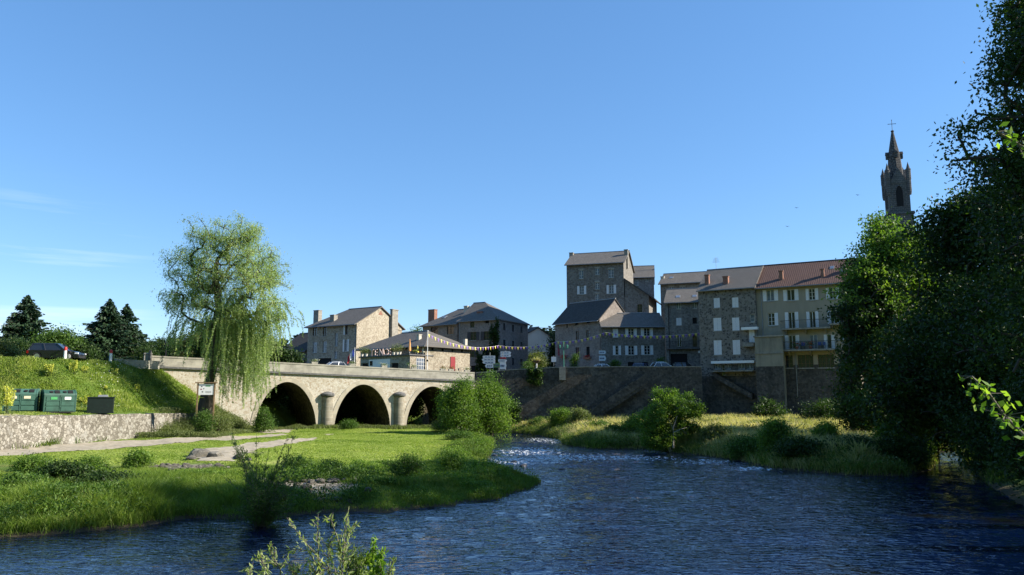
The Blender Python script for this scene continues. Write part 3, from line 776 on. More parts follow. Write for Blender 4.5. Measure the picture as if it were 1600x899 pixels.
class House:
    """front facade from A to B (x right, y away), local frame: u along the front, v into the house, z up from base zb"""
    def __init__(s, label, a, b, depth, zb, wall, roof, eave, ridge, rf=0.5, hipL=0.0, hipR=0.0, over=0.45, overs=0.3, wins=(), name='stone_house', cat='house', plinth=None, ridge_dir='u', slab=0.16, sidewins=()):
        s.A = Vector((XatY(*a), a[1])); s.B = Vector((XatY(*b), b[1])); s.D = depth; s.zb = zb
        s.U = (s.B - s.A).normalized(); s.Nv = Vector((-s.U.y, s.U.x)); s.W = (s.B - s.A).length
        s.o = empty(name, (s.A.x, s.A.y, zb), atan2(s.U.y, s.U.x), label, cat)
        s.ze = s.hit(*eave)[1]
        s.over = over
        s.zr = s.hit(ridge[0], ridge[1], rf * depth)[1] if isinstance(ridge, tuple) else s.ze + ridge
        s.rf = rf
        holes = []; s.todo = []
        for w in wins:
            x0, y0, x1, y1 = w[0]; st = w[1]; col = w[2] if len(w) > 2 else None
            u0, z1 = s.hit(x0, y0); u1, z0 = s.hit(x1, y1)
            zz1 = s.hit(x1, y0)[1]; zz0 = s.hit(x0, y1)[1]; z1 = (z1 + zz1) / 2; z0 = (z0 + zz0) / 2
            u0 = max(0.05, u0); u1 = min(s.W - 0.05, u1); z1 = min(z1, s.ze - 0.05); z0 = max(z0, 0.02)
            if st != 'skip': holes.append((u0, u1, z0, z1)); s.todo.append((u0, u1, z0, z1, st, col))
        s.wallmat = wall
        H = s.ze
        m = MB()
        US = sorted({0.0, s.W} | {h[0] for h in holes} | {h[1] for h in holes}); ZS = sorted({0.0, H} | {h[2] for h in holes} | {h[3] for h in holes} | ({plinth} if plinth else set()))
        for i in range(len(US) - 1):
            for j in range(len(ZS) - 1):
                um = (US[i] + US[i + 1]) / 2; zm = (ZS[j] + ZS[j + 1]) / 2
                if any(h[0] < um < h[1] and h[2] < zm < h[3] for h in holes): continue
                m.quad((US[i], 0, ZS[j]), (US[i + 1], 0, ZS[j]), (US[i + 1], 0, ZS[j + 1]), (US[i], 0, ZS[j + 1]), 1 if plinth and zm < plinth else 0)
        rv = 0.2
        for (a0, a1, b0, b1) in holes:
            m.quad((a0, 0, b0), (a0, rv, b0), (a0, rv, b1), (a0, 0, b1)); m.quad((a1, 0, b0), (a1, rv, b0), (a1, rv, b1), (a1, 0, b1))
            m.quad((a0, 0, b0), (a1, 0, b0), (a1, rv, b0), (a0, rv, b0)); m.quad((a0, 0, b1), (a1, 0, b1), (a1, rv, b1), (a0, rv, b1))
        D, W = s.D, s.W; zr = s.zr; vr = rf * D
        for u, hp in ((0, hipL), (W, hipR)):
            if hp: m.quad((u, 0, 0), (u, D, 0), (u, D, H), (u, 0, H))
            else: m.add([(u, 0, 0), (u, D, 0), (u, D, H), (u, vr, zr), (u, 0, H)], [(0, 1, 2, 3, 4)])
        m.quad((0, D, 0), (W, D, 0), (W, D, H), (0, D, H))
        s.wall = m.build('wall', [wall, plinth_mat] if plinth else wall, s.o)
        # roof
        if roof:
            o1 = over; os_ = overs; kf = (zr - H) / max(vr, 0.1); kb = (zr - H) / max(D - vr, 0.1); t = slab
            zf = H - o1 * kf + t; zk = H - o1 * kb + t
            L0 = -os_; R0 = W + os_
            rl = hipL if hipL else L0; rr = W - hipR if hipR else R0
            top = [(L0, -o1, zf), (R0, -o1, zf), (R0, D + o1, zk), (L0, D + o1, zk), (rl, vr, zr + t), (rr, vr, zr + t)]
            botm = [(x, y, z - t) for x, y, z in top]
            m = MB()
            m.add(top + botm, [(0, 1, 5, 4), (1, 2, 5), (2, 3, 4, 5), (3, 0, 4), (6, 10, 11, 7), (7, 11, 8), (8, 11, 10, 9), (9, 10, 6),
                               (0, 6, 7, 1), (1, 7, 8, 2), (2, 8, 9, 3), (3, 9, 6, 0)] if (hipL and hipR) else
                  [(0, 1, 5, 4), (2, 3, 4, 5), (6, 10, 11, 7), (8, 11, 10, 9), (0, 6, 7, 1), (2, 8, 9, 3)] +
                  ([(3, 0, 4), (9, 10, 6), (3, 9, 6, 0)] if hipL else [(3, 9, 10, 4), (4, 10, 6, 0)]) +
                  ([(1, 2, 5), (7, 11, 8), (1, 7, 8, 2)] if hipR else [(1, 7, 11, 5), (5, 11, 8, 2)]))
            s.roof = m.build('roof', roof, s.o)
            rc_ = MB(); rc_.tube([(rl, vr, zr + t + 0.02), (rr, vr, zr + t + 0.02)], 0.09, 6); rc_.build('ridge_cap', M_zinc if roof is not RF['tile'] else roof, s.roof)
            gt = MB(); gt.tube([(L0 + 0.05, -o1 - 0.07, zf - t * 0.6), (R0 - 0.05, -o1 - 0.07, zf - t * 0.6)], 0.07, 6); gt.build('gutter', M_zinc, s.o)
        for td in s.todo: s.window(*td)
        for sw in sidewins: s.side_window(*sw)
    def hit(s, px, py, off=0.0):
        r = ray(px, py); P0 = s.A + s.Nv * off
        t = P0.dot(s.Nv) / (r.x * s.Nv.x + r.y * s.Nv.y)
        p = Vector((r.x * t, r.y * t)) - s.A
        return p.dot(s.U), CAMZ + r.z * t - s.zb
    def window(s, u0, u1, z0, z1, st, col=None):
        w = u1 - u0; h = z1 - z0; ft = 0.055
        fr = M_bframe if ('b' in st or 'g' in st and 'l' not in st) else M_wframe
        m = MB()
        if 'k' in st:                                        # plain dark opening
            m.box(u0, 0.17, z0, u1, 0.21, z1); m.build('opening', col or M_gap, s.o); return
        if 'c' in st:                                        # closed shutters, one leaf each side
            for a, b in ((u0, (u0 + u1) / 2 - 0.01), ((u0 + u1) / 2 + 0.01, u1)): s.leaf(a, b, z0, z1, col or M_shut, 0.06, 0.02)
            s.sill(u0, u1, z0, s.o); return
        y0, y1 = 0.11, 0.16
        m.box(u0, y0, z0, u0 + ft, y1, z1); m.box(u1 - ft, y0, z0, u1, y1, z1)
        m.box(u0 + ft, y0, z0, u1 - ft, y1, z0 + ft * 1.3); m.box(u0 + ft, y0, z1 - ft, u1 - ft, y1, z1)
        if w > 0.55:
            um = (u0 + u1) / 2; m.box(um - 0.04, y0 - 0.01, z0 + ft * 1.3, um + 0.04, y1 + 0.005, z1 - ft)
        if h > 0.9 and 'p' not in st:
            for q in ((1 / 3, 2 / 3) if h > 1.2 else (0.5,)):
                zz = z0 + h * q; m.box(u0 + ft, y0 + 0.012, zz - 0.018, u1 - ft, y1, zz + 0.018)
        if 'g' in st:                                        # many small panes
            nx = max(2, int(w / 0.4))
            for i in range(1, nx): m.box(u0 + w * i / nx - 0.02, y0 + 0.004, z0 + ft, u0 + w * i / nx + 0.02, y1 + 0.002, z1 - ft)
        o = m.build('door' if 'd' in st else 'window', fr, s.o)
        g = MB(); g.box(u0, 0.165, z0, u1, 0.2, z1); g.build('pane', M_glassb if 'l' in st else M_glass, o)
        if 'd' not in st: s.sill(u0, u1, z0, o)
        if 'i' in st:
            a = MB(); a.box(u0 - 0.12, -0.035, z1 + 0.003, u1 + 0.12, 0.0, z1 + 0.22); a.build('lintel', M_sill, o)
        if 's' in st:
            sw = max(0.35, w * 0.5); sl_ = sr_ = sw
            if 'L' in st: sr_ = 0
            if 'R' in st: sl_ = 0
            c = col or M_shut
            if sl_: s.leaf(u0 - sw - 0.02, u0 - 0.02, z0, z1, c, 0.0, -0.05, 'o' in st)
            if sr_: s.leaf(u1 + 0.02, u1 + sw + 0.02, z0, z1, c, 0.0, -0.05, 'o' in st)
        if 'r' in st:                                        # iron railing before a french window
            a = MB(); a.box(u0, -0.06, z0 + 0.9, u1, -0.03, z0 + 0.94); n = max(3, int(w / 0.14))
            for i in range(n + 1): a.box(u0 + w * i / n - 0.01, -0.055, z0 + 0.05, u0 + w * i / n + 0.01, -0.035, z0 + 0.9)
            a.build('railing', M_metal, o)
    def sill(s, u0, u1, z0, par):
        a = MB(); a.box(u0 - 0.08, -0.09, z0 - 0.12, u1 + 0.08, 0.1, z0 - 0.003); a.build('sill', M_sill, par)
    def leaf(s, a, b, z0, z1, mat, y1, y0, rnd=False):
        m = MB(); ys, ye = min(y0, y1), max(y0, y1); f = 0.06
        m.box(a, ys, z0, a + f, ye, z1); m.box(b - f, ys, z0, b, ye, z1)
        for q0, q1 in ((z0, z0 + 0.1), ((z0 + z1) / 2 - 0.05, (z0 + z1) / 2 + 0.05), (z1 - 0.1, z1)): m.box(a + f, ys, q0, b - f, ye, q1)
        k = 0.085; z = z0 + 0.1
        while z < z1 - 0.1:
            e = min(z + k * 0.8, z1 - 0.1)
            if e > z + 0.01: m.box(a + f, ys + 0.015, z, b - f, ye - 0.004, e)
            z += k
        m.box(a + f, ys + 0.03, z0 + 0.1, b - f, ye - 0.006, z1 - 0.1)
        m.build('shutter', mat, s.o)
    def side_window(s, v0, v1, z0, z1, mat=None):
        m = MB(); W = s.W
        m.box(W + 0.002, v0 - 0.08, z0 - 0.08, W + 0.05, v1 + 0.08, z0); m.box(W + 0.002, v0 - 0.08, z1, W + 0.05, v1 + 0.08, z1 + 0.08)
        m.box(W + 0.002, v0 - 0.08, z0, W + 0.05, v0, z1); m.box(W + 0.002, v1, z0, W + 0.05, v1 + 0.08, z1)
        o = m.build('window', M_sill, s.o)
        g = MB(); g.box(W + 0.003, v0, z0, W + 0.02, v1, z1); g.build('pane', mat or M_glass, o)
    def chimney(s, x0, y0, x1, y1, off, kind='stone', pots=1, parent=None, dp=None):
        ua, zt = s.hit(x0, y0, off); ub, zb_ = s.hit(x1, y1, off); w = ub - ua
        d = dp or max(0.55, min(w, 0.9)); m = MB()
        z0 = zb_ - 1.2
        m.box(ua, off - d / 2, z0, ub, off + d / 2, zt - 0.28); m.box(ua - 0.06, off - d / 2 - 0.06, zt - 0.28, ub + 0.06, off + d / 2 + 0.06, zt - 0.18)
        o = m.build('chimney', M_chim[kind], parent or s.roof)
    def box(s, name, mat, u0, v0, z0, u1, v1, z1, parent=None):
        m = MB(); m.box(u0, v0, z0, u1, v1, z1); return m.build(name, mat, parent or s.o)
    def pipe(s, px, py0, py1, mat=None):
        u, z1 = s.hit(px, py0); _, z0 = s.hit(px, py1)
        m = MB(); m.tube([(u, -0.08, max(0, z0)), (u, -0.08, z1)], 0.055, 6); m.build('drainpipe', mat or M_zinc, s.o)
    def skylight(s, px0, py0, px1, py1, off):
        u0, z1 = s.hit(px0, py0, off); u1, _ = s.hit(px1, py1, off); k = (s.zr - s.ze) / (s.rf * s.D); v = off; dv = 0.4
        m = MB(); f = lambda u, vv, l: (u, vv, s.ze + 0.16 + vv * k + l)
        a = [f(u0, v - dv, .06), f(u1, v - dv, .06), f(u1, v + dv, .06), f(u0, v + dv, .06)]; b = [(x, y, z - .1) for x, y, z in a]
        m.add(a + b, [(0, 1, 2, 3), (0, 4, 5, 1), (1, 5, 6, 2), (2, 6, 7, 3), (3, 7, 4, 0)]); o = m.build('skylight', M_zinc, s.roof)
        g = MB(); g.quad(f(u0 + .08, v - dv + .1, .07), f(u1 - .08, v - dv + .1, .07), f(u1 - .08, v + dv - .1, .07), f(u0 + .08, v + dv - .1, .07)); g.build('pane', M_glassb, o)
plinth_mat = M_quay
ZT = 6.9            # street level is 7.35; walls start below it

# ---- left of the bridge head
H1 = House('three-storey grey stone house with sunlit right gable behind the bridge', (478, 140), (555, 133.5), 12.0, ZT, ST['tan'], RF['slate'], (516, 507.5), (554, 484), hipL=4.2, over=0.7, wins=[
    ((489, 512, 495, 525), 'b'), ((505, 511, 510, 525), 'b'), ((539.5, 508.5, 543, 523), 'bsL'), ((523.6, 520, 527.5, 541), 'l'),
    ((489, 534, 495, 551.5), 'l'), ((504.6, 533, 510, 551), 'l'), ((538.5, 530.5, 542.5, 549.5), 'ls'), ((522.5, 548.5, 527, 560), 'l'), ((498, 560, 517, 578), 'k'), ((460.5, 561, 461, 562), 'skip')])
for c in [(493, 484, 500, 503, 2.0, 'stone'), (518.5, 491, 524.5, 504, 1.4, 'stone'), (566, 480, 573, 495, 7.5, 'stone'), ]: H1.chimney(*c[:4], c[4], c[5])
m = MB(); zz = H1.ze; m.box(H1.W, 8.6, 0, H1.W + 0.55, 10.2, H1.zr - 0.2); m.box(H1.W - 0.06, 8.5, H1.zr - 0.2, H1.W + 0.62, 10.3, H1.zr - 0.05); m.build('chimney', M_chim['stone'], H1.o)
m = MB(); c_ = H1.D * 0.5; z_ = H1.zr - 1.35; m.add([(H1.W + .03, c_ - .6, z_), (H1.W + .03, c_ + .6, z_), (H1.W + .03, c_, z_ + .75)], [(0, 1, 2)]); m.build('gable_vent', M_chim['brick'], H1.o)
H1.pipe(556, 506, 575)
H0 = House('low barn with a dark slate roof left of the grey stone house', (440, 146), (477, 143), 9.0, ZT, ST['greyr'], RF['dark'], (455, 547), (462, 523), over=0.6, wins=[
    ((451, 552, 454, 559), 'b'), ((465, 550, 468, 558), 'b'), ((462, 563, 477, 580), 'k')], name='barn', cat='barn')

H2 = House('low café with spreading hipped slate roof beside the bridge road', (562, 122), (664, 112.5), 9.5, ZT, ST['tan'], RF['slate'], (620, 541), (630, 522), hipL=4.4, hipR=4.4, over=0.8, overs=0.8, name='cafe', cat='café', wins=[
    ((586, 545.5, 590, 549.5), 'k'), ((609, 544, 614, 548), 'k'), ((633, 543.5, 636, 547), 'k')])
H2.chimney(653, 521, 656.5, 538, 1.6, 'pale')
m = MB(); m.box(H2.W - 0.75, 8.7, 3.2, H2.W - 0.25, 9.2, H2.ze + 1.3); m.build('chimney', M_chim['pale'], H2.roof)
# the flat-topped annex in front with the planted terrace
AX = House('ground floor annex with planted roof terrace in front of the café', (563, 118), (640, 110.5), 4.4, ZT, ST['tan'], None, (600, 557.5), 0.02, rf=0.5, name='terrace_annex', cat='annex', wins=[
    ((566, 568, 574.5, 590), 'k'), ((577, 562.5, 610, 590), 'skip'), ((612, 566.5, 622, 590), 'k')])
AX.box('terrace_slab', M_cap, -0.25, -0.3, AX.ze, AX.W + 0.2, 4.4, AX.ze + 0.18)
u0, z1 = AX.hit(577, 562.5); u1, _ = AX.hit(610, 562.5)
m = MB(); m.box(u0, -0.05, 0, u1, -0.003, z1)
for i in range(1, 5): m.box(u0, -0.06, z1 * i / 5 - 0.02, u1, -0.051, z1 * i / 5 + 0.02)
m.build('garage_door', M_white, AX.o)
for xa, xb in ((563.8, 577), (610, 624.5)):
    ua, za = AX.hit(xa, 563); ub, _ = AX.hit(xb, 563)
    m = MB(); m.box(ua, -0.04, za - 0.45, ub, -0.003, za); m.build('door_surround', M_sill, AX.o)
u0, z1 = AX.hit(578.5, 564.5); u1, z0 = AX.hit(582.5, 571.5)
m = MB(); m.box(u0, -0.09, z0, u1, -0.062, z1); m.build('door_window', M_glass, AX.o)
# window of many panes on the sunlit end of the annex
W_ = AX.W; m = MB(); a0, a1, b0, b1 = 1.2, 3.4, 0.4, AX.ze - 0.35
for i in range(6): y = a0 + (a1 - a0) * i / 5; m.box(W_ + .002, y - .03, b0, W_ + .06, y + .03, b1)
for i in range(6): z = b0 + (b1 - b0) * i / 5; m.box(W_ + .002, a0, z - .03, W_ + .055, a1, z + .03)
o = m.build('window', M_wframe, AX.o); g = MB(); g.box(W_ + .003, a0, b0, W_ + .02, a1, b1); g.build('pane', M_glassb, o)
M_red = plain('dark_red_paint', (0.22, 0.012, 0.02), 0.5)
m = MB(); m.box(H2.W + .003, 5.2, 1.3, H2.W + .07, 6.2, 3.6); m.build('red_shutter', M_red, H2.o)
for i in range(4): m = MB(); m.box(H2.W + .003, 1.2 + i * 2.1, H2.ze - 0.85, H2.W + .03, 1.6 + i * 2.1, H2.ze - 0.45); m.build('vent', M_gap, H2.o)

H3 = House('large stone house with slate hipped roof and dark shutters beyond the road', (659, 146), (714, 141), 11.0, ZT, ST['pink'], RF['slate'], (690, 506.5), (690, 487.5), hipL=4.0, over=0.6, wins=[
    ((673, 511.5, 684, 524), 'bp'), ((698.5, 510.5, 709, 523), 'bp'), ((673, 536, 682, 552), 'b')])
H3.chimney(671.5, 483, 681, 498, 4.0, 'brick')
H3.skylight(692, 494, 697, 497, 2.6)
H3b = House('tall stone house with vine and brick chimney at the street corner', (716, 138), (779, 134), 11.0, ZT, ST['pink'], RF['slate'], (748, 499.5), (734, 475.5), hipL=0, hipR=6.0, over=0.5, wins=[
    ((734.6, 502.8, 741, 512.5), 'b'), ((758, 501, 764, 505.5), 'k'), ((735, 519, 744, 532), 'bs', M_shutd), ((756, 518, 765, 532), 'bs', M_shutd),
    ((731.5, 544.5, 741, 559), 'bs', M_shutd), ((758, 543, 764, 559), 'k'), ((735.5, 571.5, 743.5, 590), 'k')])
H3b.chimney(726.5, 477, 732, 489, 4.8, 'pale'); H3b.chimney(746.5, 472, 749.5, 486, 7.5, 'stone'); H3b.chimney(747, 486, 755.4, 496.5, 2.2, 'brick')
H3b.pipe(718.5, 500, 580)
for i in range(3):
    for z in (3.2, 6.3, 9.2): H3b.side_window(1.5 + i * 3.2, 2.4 + i * 3.2, z, z + 1.3, M_glass)
H4 = House('narrow ivy-clad house with white gable end beside the dark gap', (788, 152), (800, 150), 13.0, ZT, ST['white'], RF['dark'], (794, 535), (800, 517), over=0.5, wins=[])
H4.chimney(801, 508, 807, 522, 6.0, 'pale')
for z in (1.2, 4.0): H4.side_window(2.2, 3.4, z, z + 1.5); H4.side_window(6.2, 7.4, z, z + 1.5)

# ---- behind the quay
HT = House('tall four-storey grey building with oval windows towering over the quay', (887, 133), (978, 130), 11.0, ZT, ST['brown'], RF['slate'], (932, 411.5), (932, 396.5), over=0.5, name='tenement', cat='building', wins=[
    ((904.5, 422, 911.5, 435.5), 'li'), ((930, 419, 936.5, 429.5), 'li'), ((950.5, 420.5, 959, 434), 'li'), ((905.5, 447, 912.5, 460), 'ls'), ((930, 441, 936.5, 452), 'li'),
    ((951.5, 445.5, 959, 459), 'ls'), ((930, 459, 936, 470), 'li'), ((905, 471, 912, 482), 'l')])
HT.chimney(890, 394, 896, 404, 5.0, 'stone'); HT.chimney(975.5, 389, 981.5, 409, 3.4, 'stone')
LT = House('blank stone wing with sloping verge right of the tall grey building', (940, 131.4), (1017, 128.8), 10.0, ZT, ST['brown'], None, (1017, 462.5), 0.02, name='stone_wing', cat='building', wins=[((995.8, 475.7, 1003.5, 488.5), 'b'), ((995, 453, 1002, 463), 'skip')])
ua, za = LT.hit(971, 434.5); ub, zb_ = LT.hit(1017.5, 462); uL = LT.hit(976, 440)[0]
zL = za - (uL - ua) * (za - zb_) / (ub - ua); zR = zb_
m = MB(); m.prism([(uL, LT.ze), (LT.W, LT.ze), (LT.W, zR + 0.02), (uL, zL)], 'y', 0, 9.9); m.build('upper_wall', ST['brown'], LT.o)
m = MB(); k_ = (zL - zR) / (LT.W - uL); m.prism([(uL - .02, zL + .02), (LT.W + 1.2, zR - 1.2 * k_), (LT.W + 1.2, zR - 1.2 * k_ + .2), (uL - .02, zL + .24)], 'y', -0.5, 10.2); m.build('roof', RF['dark'], LT.o)
HB = House('plain stone house with low slate roof behind the tall grey building', (980, 150), (1026, 149), 9.0, ZT, ST['grey'], RF['slate'], (1008, 432.5), (1008, 417), over=0.5, overs=0.2, wins=[((993, 434, 998, 446), 'l'), ((1008, 434, 1013, 440), 'l')])
HK = House('long stone house with weathered slate roof seen above the garage house', (1036, 136), (1110, 133), 10.0, ZT, ST['grey'], RF['slate'], (1060, 442), (1060, 428.5), over=0.6, wins=[((1045, 448, 1053, 458), 'li'), ((1062, 448, 1071, 456), 'li')])
HK.chimney(1032.5, 431, 1038, 441, 2.5, 'pale'); HK.skylight(1046, 433, 1052, 436, 2.6)
WL = House('pinkish old stone house with bright right gable at the street bend', (868, 121.5), (938.5, 115), 7.6, ZT, ST['pink'], RF['dark'], (903, 501), (925, 472.5), over=0.55, overs=0.15, rf=0.5, wins=[
    ((898.5, 504, 903.5, 508), 'k'), ((916, 501, 921.5, 505.5), 'k'), ((885, 503, 887, 513), 'k'), ((900, 518, 905, 533), 'b'), ((916, 516, 921.5, 532), 'b'),
    ((899.5, 543, 905, 559), 'b'), ((916, 542, 921.5, 557), 'k')])
M_fl = plain('red_blooms', (0.45, 0.03, 0.04), 0.7)
u_, z_ = WL.hit(879, 556)
WS = House('low stone house with two rows of open white shutters on the quay', (940.5, 114), (1041, 114), 8.0, ZT, ST['brown'], RF['slate'], (990, 509.5), (1000, 491.5), over=0.5, overs=0.1, wins=[
    ((957.5, 514, 966, 527.5), 'c'), ((981.5, 513.5, 990.5, 526.5), 'so'), ((1006, 513, 1015.5, 526), 'so'),
    ((961.5, 540.5, 966.5, 555), 's'), ((981.5, 540.5, 991, 555), 'so'), ((1006.5, 540, 1016, 554.5), 'so'),
    ((957, 566, 967, 590), 'k'), ((981, 566, 991, 590), 'k'), ((1003, 566, 1013, 590), 'k')])
WG = House('grey stone house with a wide dark garage opening and balcony', (1042, 113), (1096.5, 111.5), 9.0, ZT, ST['grey'], RF['slate'], (1070, 471.5), (1072, 453), over=0.5, overs=0.1, wins=[
    ((1056.5, 473.5, 1064, 483), 'lp'), ((1082, 473, 1089, 482.5), 'lp'), ((1056.5, 497, 1065, 508.5), 'c'), ((1082, 496.5, 1089, 506), 'k'),
    ((1057.5, 523.5, 1065, 542), 'dp'), ((1082, 523.5, 1089.5, 542), 'bd'), ((1048, 553, 1075, 590), 'k')])
WG.skylight(1056, 464, 1063, 469, 1.5); WG.skylight(1082, 464, 1089, 469, 1.5)
_, zb1 = WG.hit(1070, 544)
o = WG.box('balcony', M_cap, 0.1, -0.9, zb1 - 0.18, WG.W - 0.1, -0.01, zb1)
m = MB(); m.box(0.1, -0.88, zb1 + 0.92, WG.W - 0.1, -0.84, zb1 + 0.97)
for i in range(46): u = 0.12 + (WG.W - 0.24) * i / 45; m.box(u - .012, -0.87, zb1, u + .012, -0.85, zb1 + 0.92)
m.build('railing', M_metal, o)
u0, z1 = WG.hit(1091.5, 548.6); u1, z0 = WG.hit(1096.5, 552); WG.box('sign_box', M_white, u0, -0.5, z0, u1, -0.02, z1)
WG.pipe(1044, 472, 575, M_metal)

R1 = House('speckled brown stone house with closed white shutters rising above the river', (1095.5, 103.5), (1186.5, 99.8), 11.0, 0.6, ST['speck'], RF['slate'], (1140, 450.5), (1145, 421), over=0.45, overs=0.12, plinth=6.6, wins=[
    ((1115, 466, 1125, 481), 'c'), ((1143.7, 465, 1154, 480.5), 'c'), ((1114.5, 497, 1127.5, 517), 'c'), ((1143.7, 496.5, 1155.7, 516.5), 'c'),
    ((1115, 532, 1128, 554.5), 'c'), ((1144.5, 531.5, 1157, 554), 'c'), ((1172, 491, 1179, 503.5), 'l'), ((1170, 515.5, 1179.5, 536), 'c'),
    ((1117, 569.5, 1126, 577), 'lg'), ((1135, 569.5, 1142, 577), 'lg'), ((1127.5, 570, 1133.5, 587), 'd'), ((1153.5, 568.5, 1164, 577), 'lg'), ((1166, 568.5, 1177, 577), 'lg')])
R1.chimney(1101.5, 428, 1108.5, 445, 1.4, 'brick'); R1.chimney(1130, 430.5, 1138.7, 447, 1.2, 'brick')
u0, z1 = R1.hit(1160, 512.5); u1, z0 = R1.hit(1186, 515.5); R1.box('door_canopy', M_white, u0, -0.8, z0, u1 - 0.05, -0.005, z1)
u0, z1 = R1.hit(1163, 536); u1, z0 = R1.hit(1180, 542); R1.box('door_balcony', M_coping, u0, -0.9, z0, u1, -0.005, z1)
u0, z1 = R1.hit(1113, 565); u1, z0 = R1.hit(1180, 567.2); o = R1.box('awning', M_white, u0, -0.7, z0 - 0.02, u1, -0.005, z1)
u0, z0 = R1.hit(1113, 580); u1, _ = R1.hit(1180, 580); o = R1.box('walkway', M_coping, u0, -1.3, z0 - 0.14, u1, -0.01, z0)
m = MB(); m.box(u0, -1.28, z0 + .8, u1, -1.24, z0 + 0.84); [m.box(u0 + (u1 - u0) * i / 40 - .01, -1.27, z0, u0 + (u1 - u0) * i / 40 + .01, -1.25, z0 + .8) for i in range(41)]; m.build('railing', M_metal, o)
# steps below the walkway
m = MB(); n = 20; ua, za = R1.hit(1120, 584); ub, zb2 = R1.hit(1178, 616)
for i in range(n): z = za - (za - zb2) * i / n; u = ua + (ub - ua) * i / n; m.box(u, -1.25, z - 0.7, u + (ub - ua) / n, -0.01, z)
m.build('outside_steps', M_quay, R1.o)
m = MB(); u, z = R1.hit(1118.5, 405, 5.5); zr = R1.zr; m.tube([(u, 5.5, zr), (u, 5.5, zr + 1.9)], 0.025, 5)
for i in range(5): m.tube([(u - 0.5 + 0.05 * i, 5.5, zr + 1.2 + .15 * i), (u + 0.5 - .05 * i, 5.5, zr + 1.2 + .15 * i)], 0.015, 4)
m.build('aerial', M_zinc, R1.roof)

R2 = House('long ochre house with red tiled roof, white shutters and balconies', (1187.5, 100.2), (1345, 94.5), 12.0, 0.6, ST['yellow'], RF['tile'], (1250, 444.5), (1255, 412.5), over=0.6, overs=0.15, plinth=7.9, wins=[
    ((1197.5, 453, 1210, 470.5), 'lsp'), ((1229.5, 452.5, 1242, 470), 'sp'), ((1263.5, 451, 1274, 469), 's'), ((1295.5, 449.5, 1306.5, 467.5), 's'), ((1325, 448, 1335, 466), 's'),
    ((1200, 489.5, 1211, 509), 'sR'), ((1231.5, 488, 1243, 513.5), 'sdp'), ((1264.5, 487, 1275, 512.5), 'sdp'), ((1297.5, 485.5, 1308.5, 506), 's'), ((1327, 484, 1337, 505), 's'),
    ((1232, 524, 1244, 546), 'sdp'), ((1265, 523, 1278, 545.5), 'ldp'), ((1292, 523, 1300, 545), 'sdp'), ((1312, 514, 1323, 531), 'l'),
    ((1227, 555.5, 1239.5, 575), 'g'), ((1246, 554.5, 1271.5, 575), 'g'), ((1277.5, 554, 1304, 574.5), 'g'), ((1311, 553, 1335, 573.5), 'g')])
R2.chimney(1217, 421.5, 1224, 440, 1.5, 'brick'); R2.chimney(1282, 418.5, 1288.3, 436, 1.5, 'brick'); R2.chimney(1313.5, 416.5, 1323, 432, 2.4, 'stone')
R2.skylight(1297, 424, 1304, 427, 3.8)
def balcony(H, xa, ya, xb, yb, dep=1.1):
    u0, z0 = H.hit(xa, ya); u1, _ = H.hit(xb, ya); 
    o = H.box('balcony', M_coping, u0, -dep, z0 - 0.2, u1, -0.01, z0)
    m = MB(); n = int((u1 - u0) / 0.13)
    m.box(u0, -dep + .02, z0 + 0.95, u1, -dep + .06, z0 + 1.0)
    for i in range(n + 1): u = u0 + (u1 - u0) * i / n; m.box(u - .01, -dep + .03, z0, u + .01, -dep + .05, z0 + 0.95)
    for u in (u0, u1): m.box(u - .02, -dep + .02, z0, u + .02, -.01, z0 + .03); m.box(u - .02, -dep + .02, z0 + .95, u + .02, -.01, z0 + 1.0)
    m.build('railing', M_metal, o)
    for i in range(3):
        u = u0 + (u1 - u0) * (0.1 + 0.4 * i); b = MB(); b.prism([(-dep + .1, z0 - .2), (-.02, z0 - .2), (-.02, z0 - .8)], 'x', u - .08, u + .08); b.build('bracket', M_coping, o)
    return o, u0, u1, z0
balcony(R2, 1222, 514.5, 1299, 514.5); bo, bu0, bu1, bz = balcony(R2, 1226, 547.5, 1310, 547.5, 1.3); balcony(R2, 1297, 506.5, 1343, 506.5)
M_leaf_s = plain('potted_leaves', (0.05, 0.11, 0.03), 0.7, var=0.5)
R2.pipe(1188.8, 446, 550); R2.pipe(1243, 551, 620)
EX = House('pale rendered lean-to block with stained wall at the left of the ochre house', (1182, 98.6), (1225.5, 97.0), 1.5, 0.6, ST['pale'], None, (1204, 526.5), 0.02, name='annex', cat='annex', plinth=7.7, wins=[])
EX.box('terrace_slab', M_coping, -0.15, -0.15, EX.ze, EX.W + 0.15, 1.2, EX.ze + 0.18)
u0, z0 = EX.hit(1182, 552); EX.box('string_course', M_coping, -0.08, -0.1, z0 - 0.12, EX.W + 0.05, -0.003, z0 + 0.06)

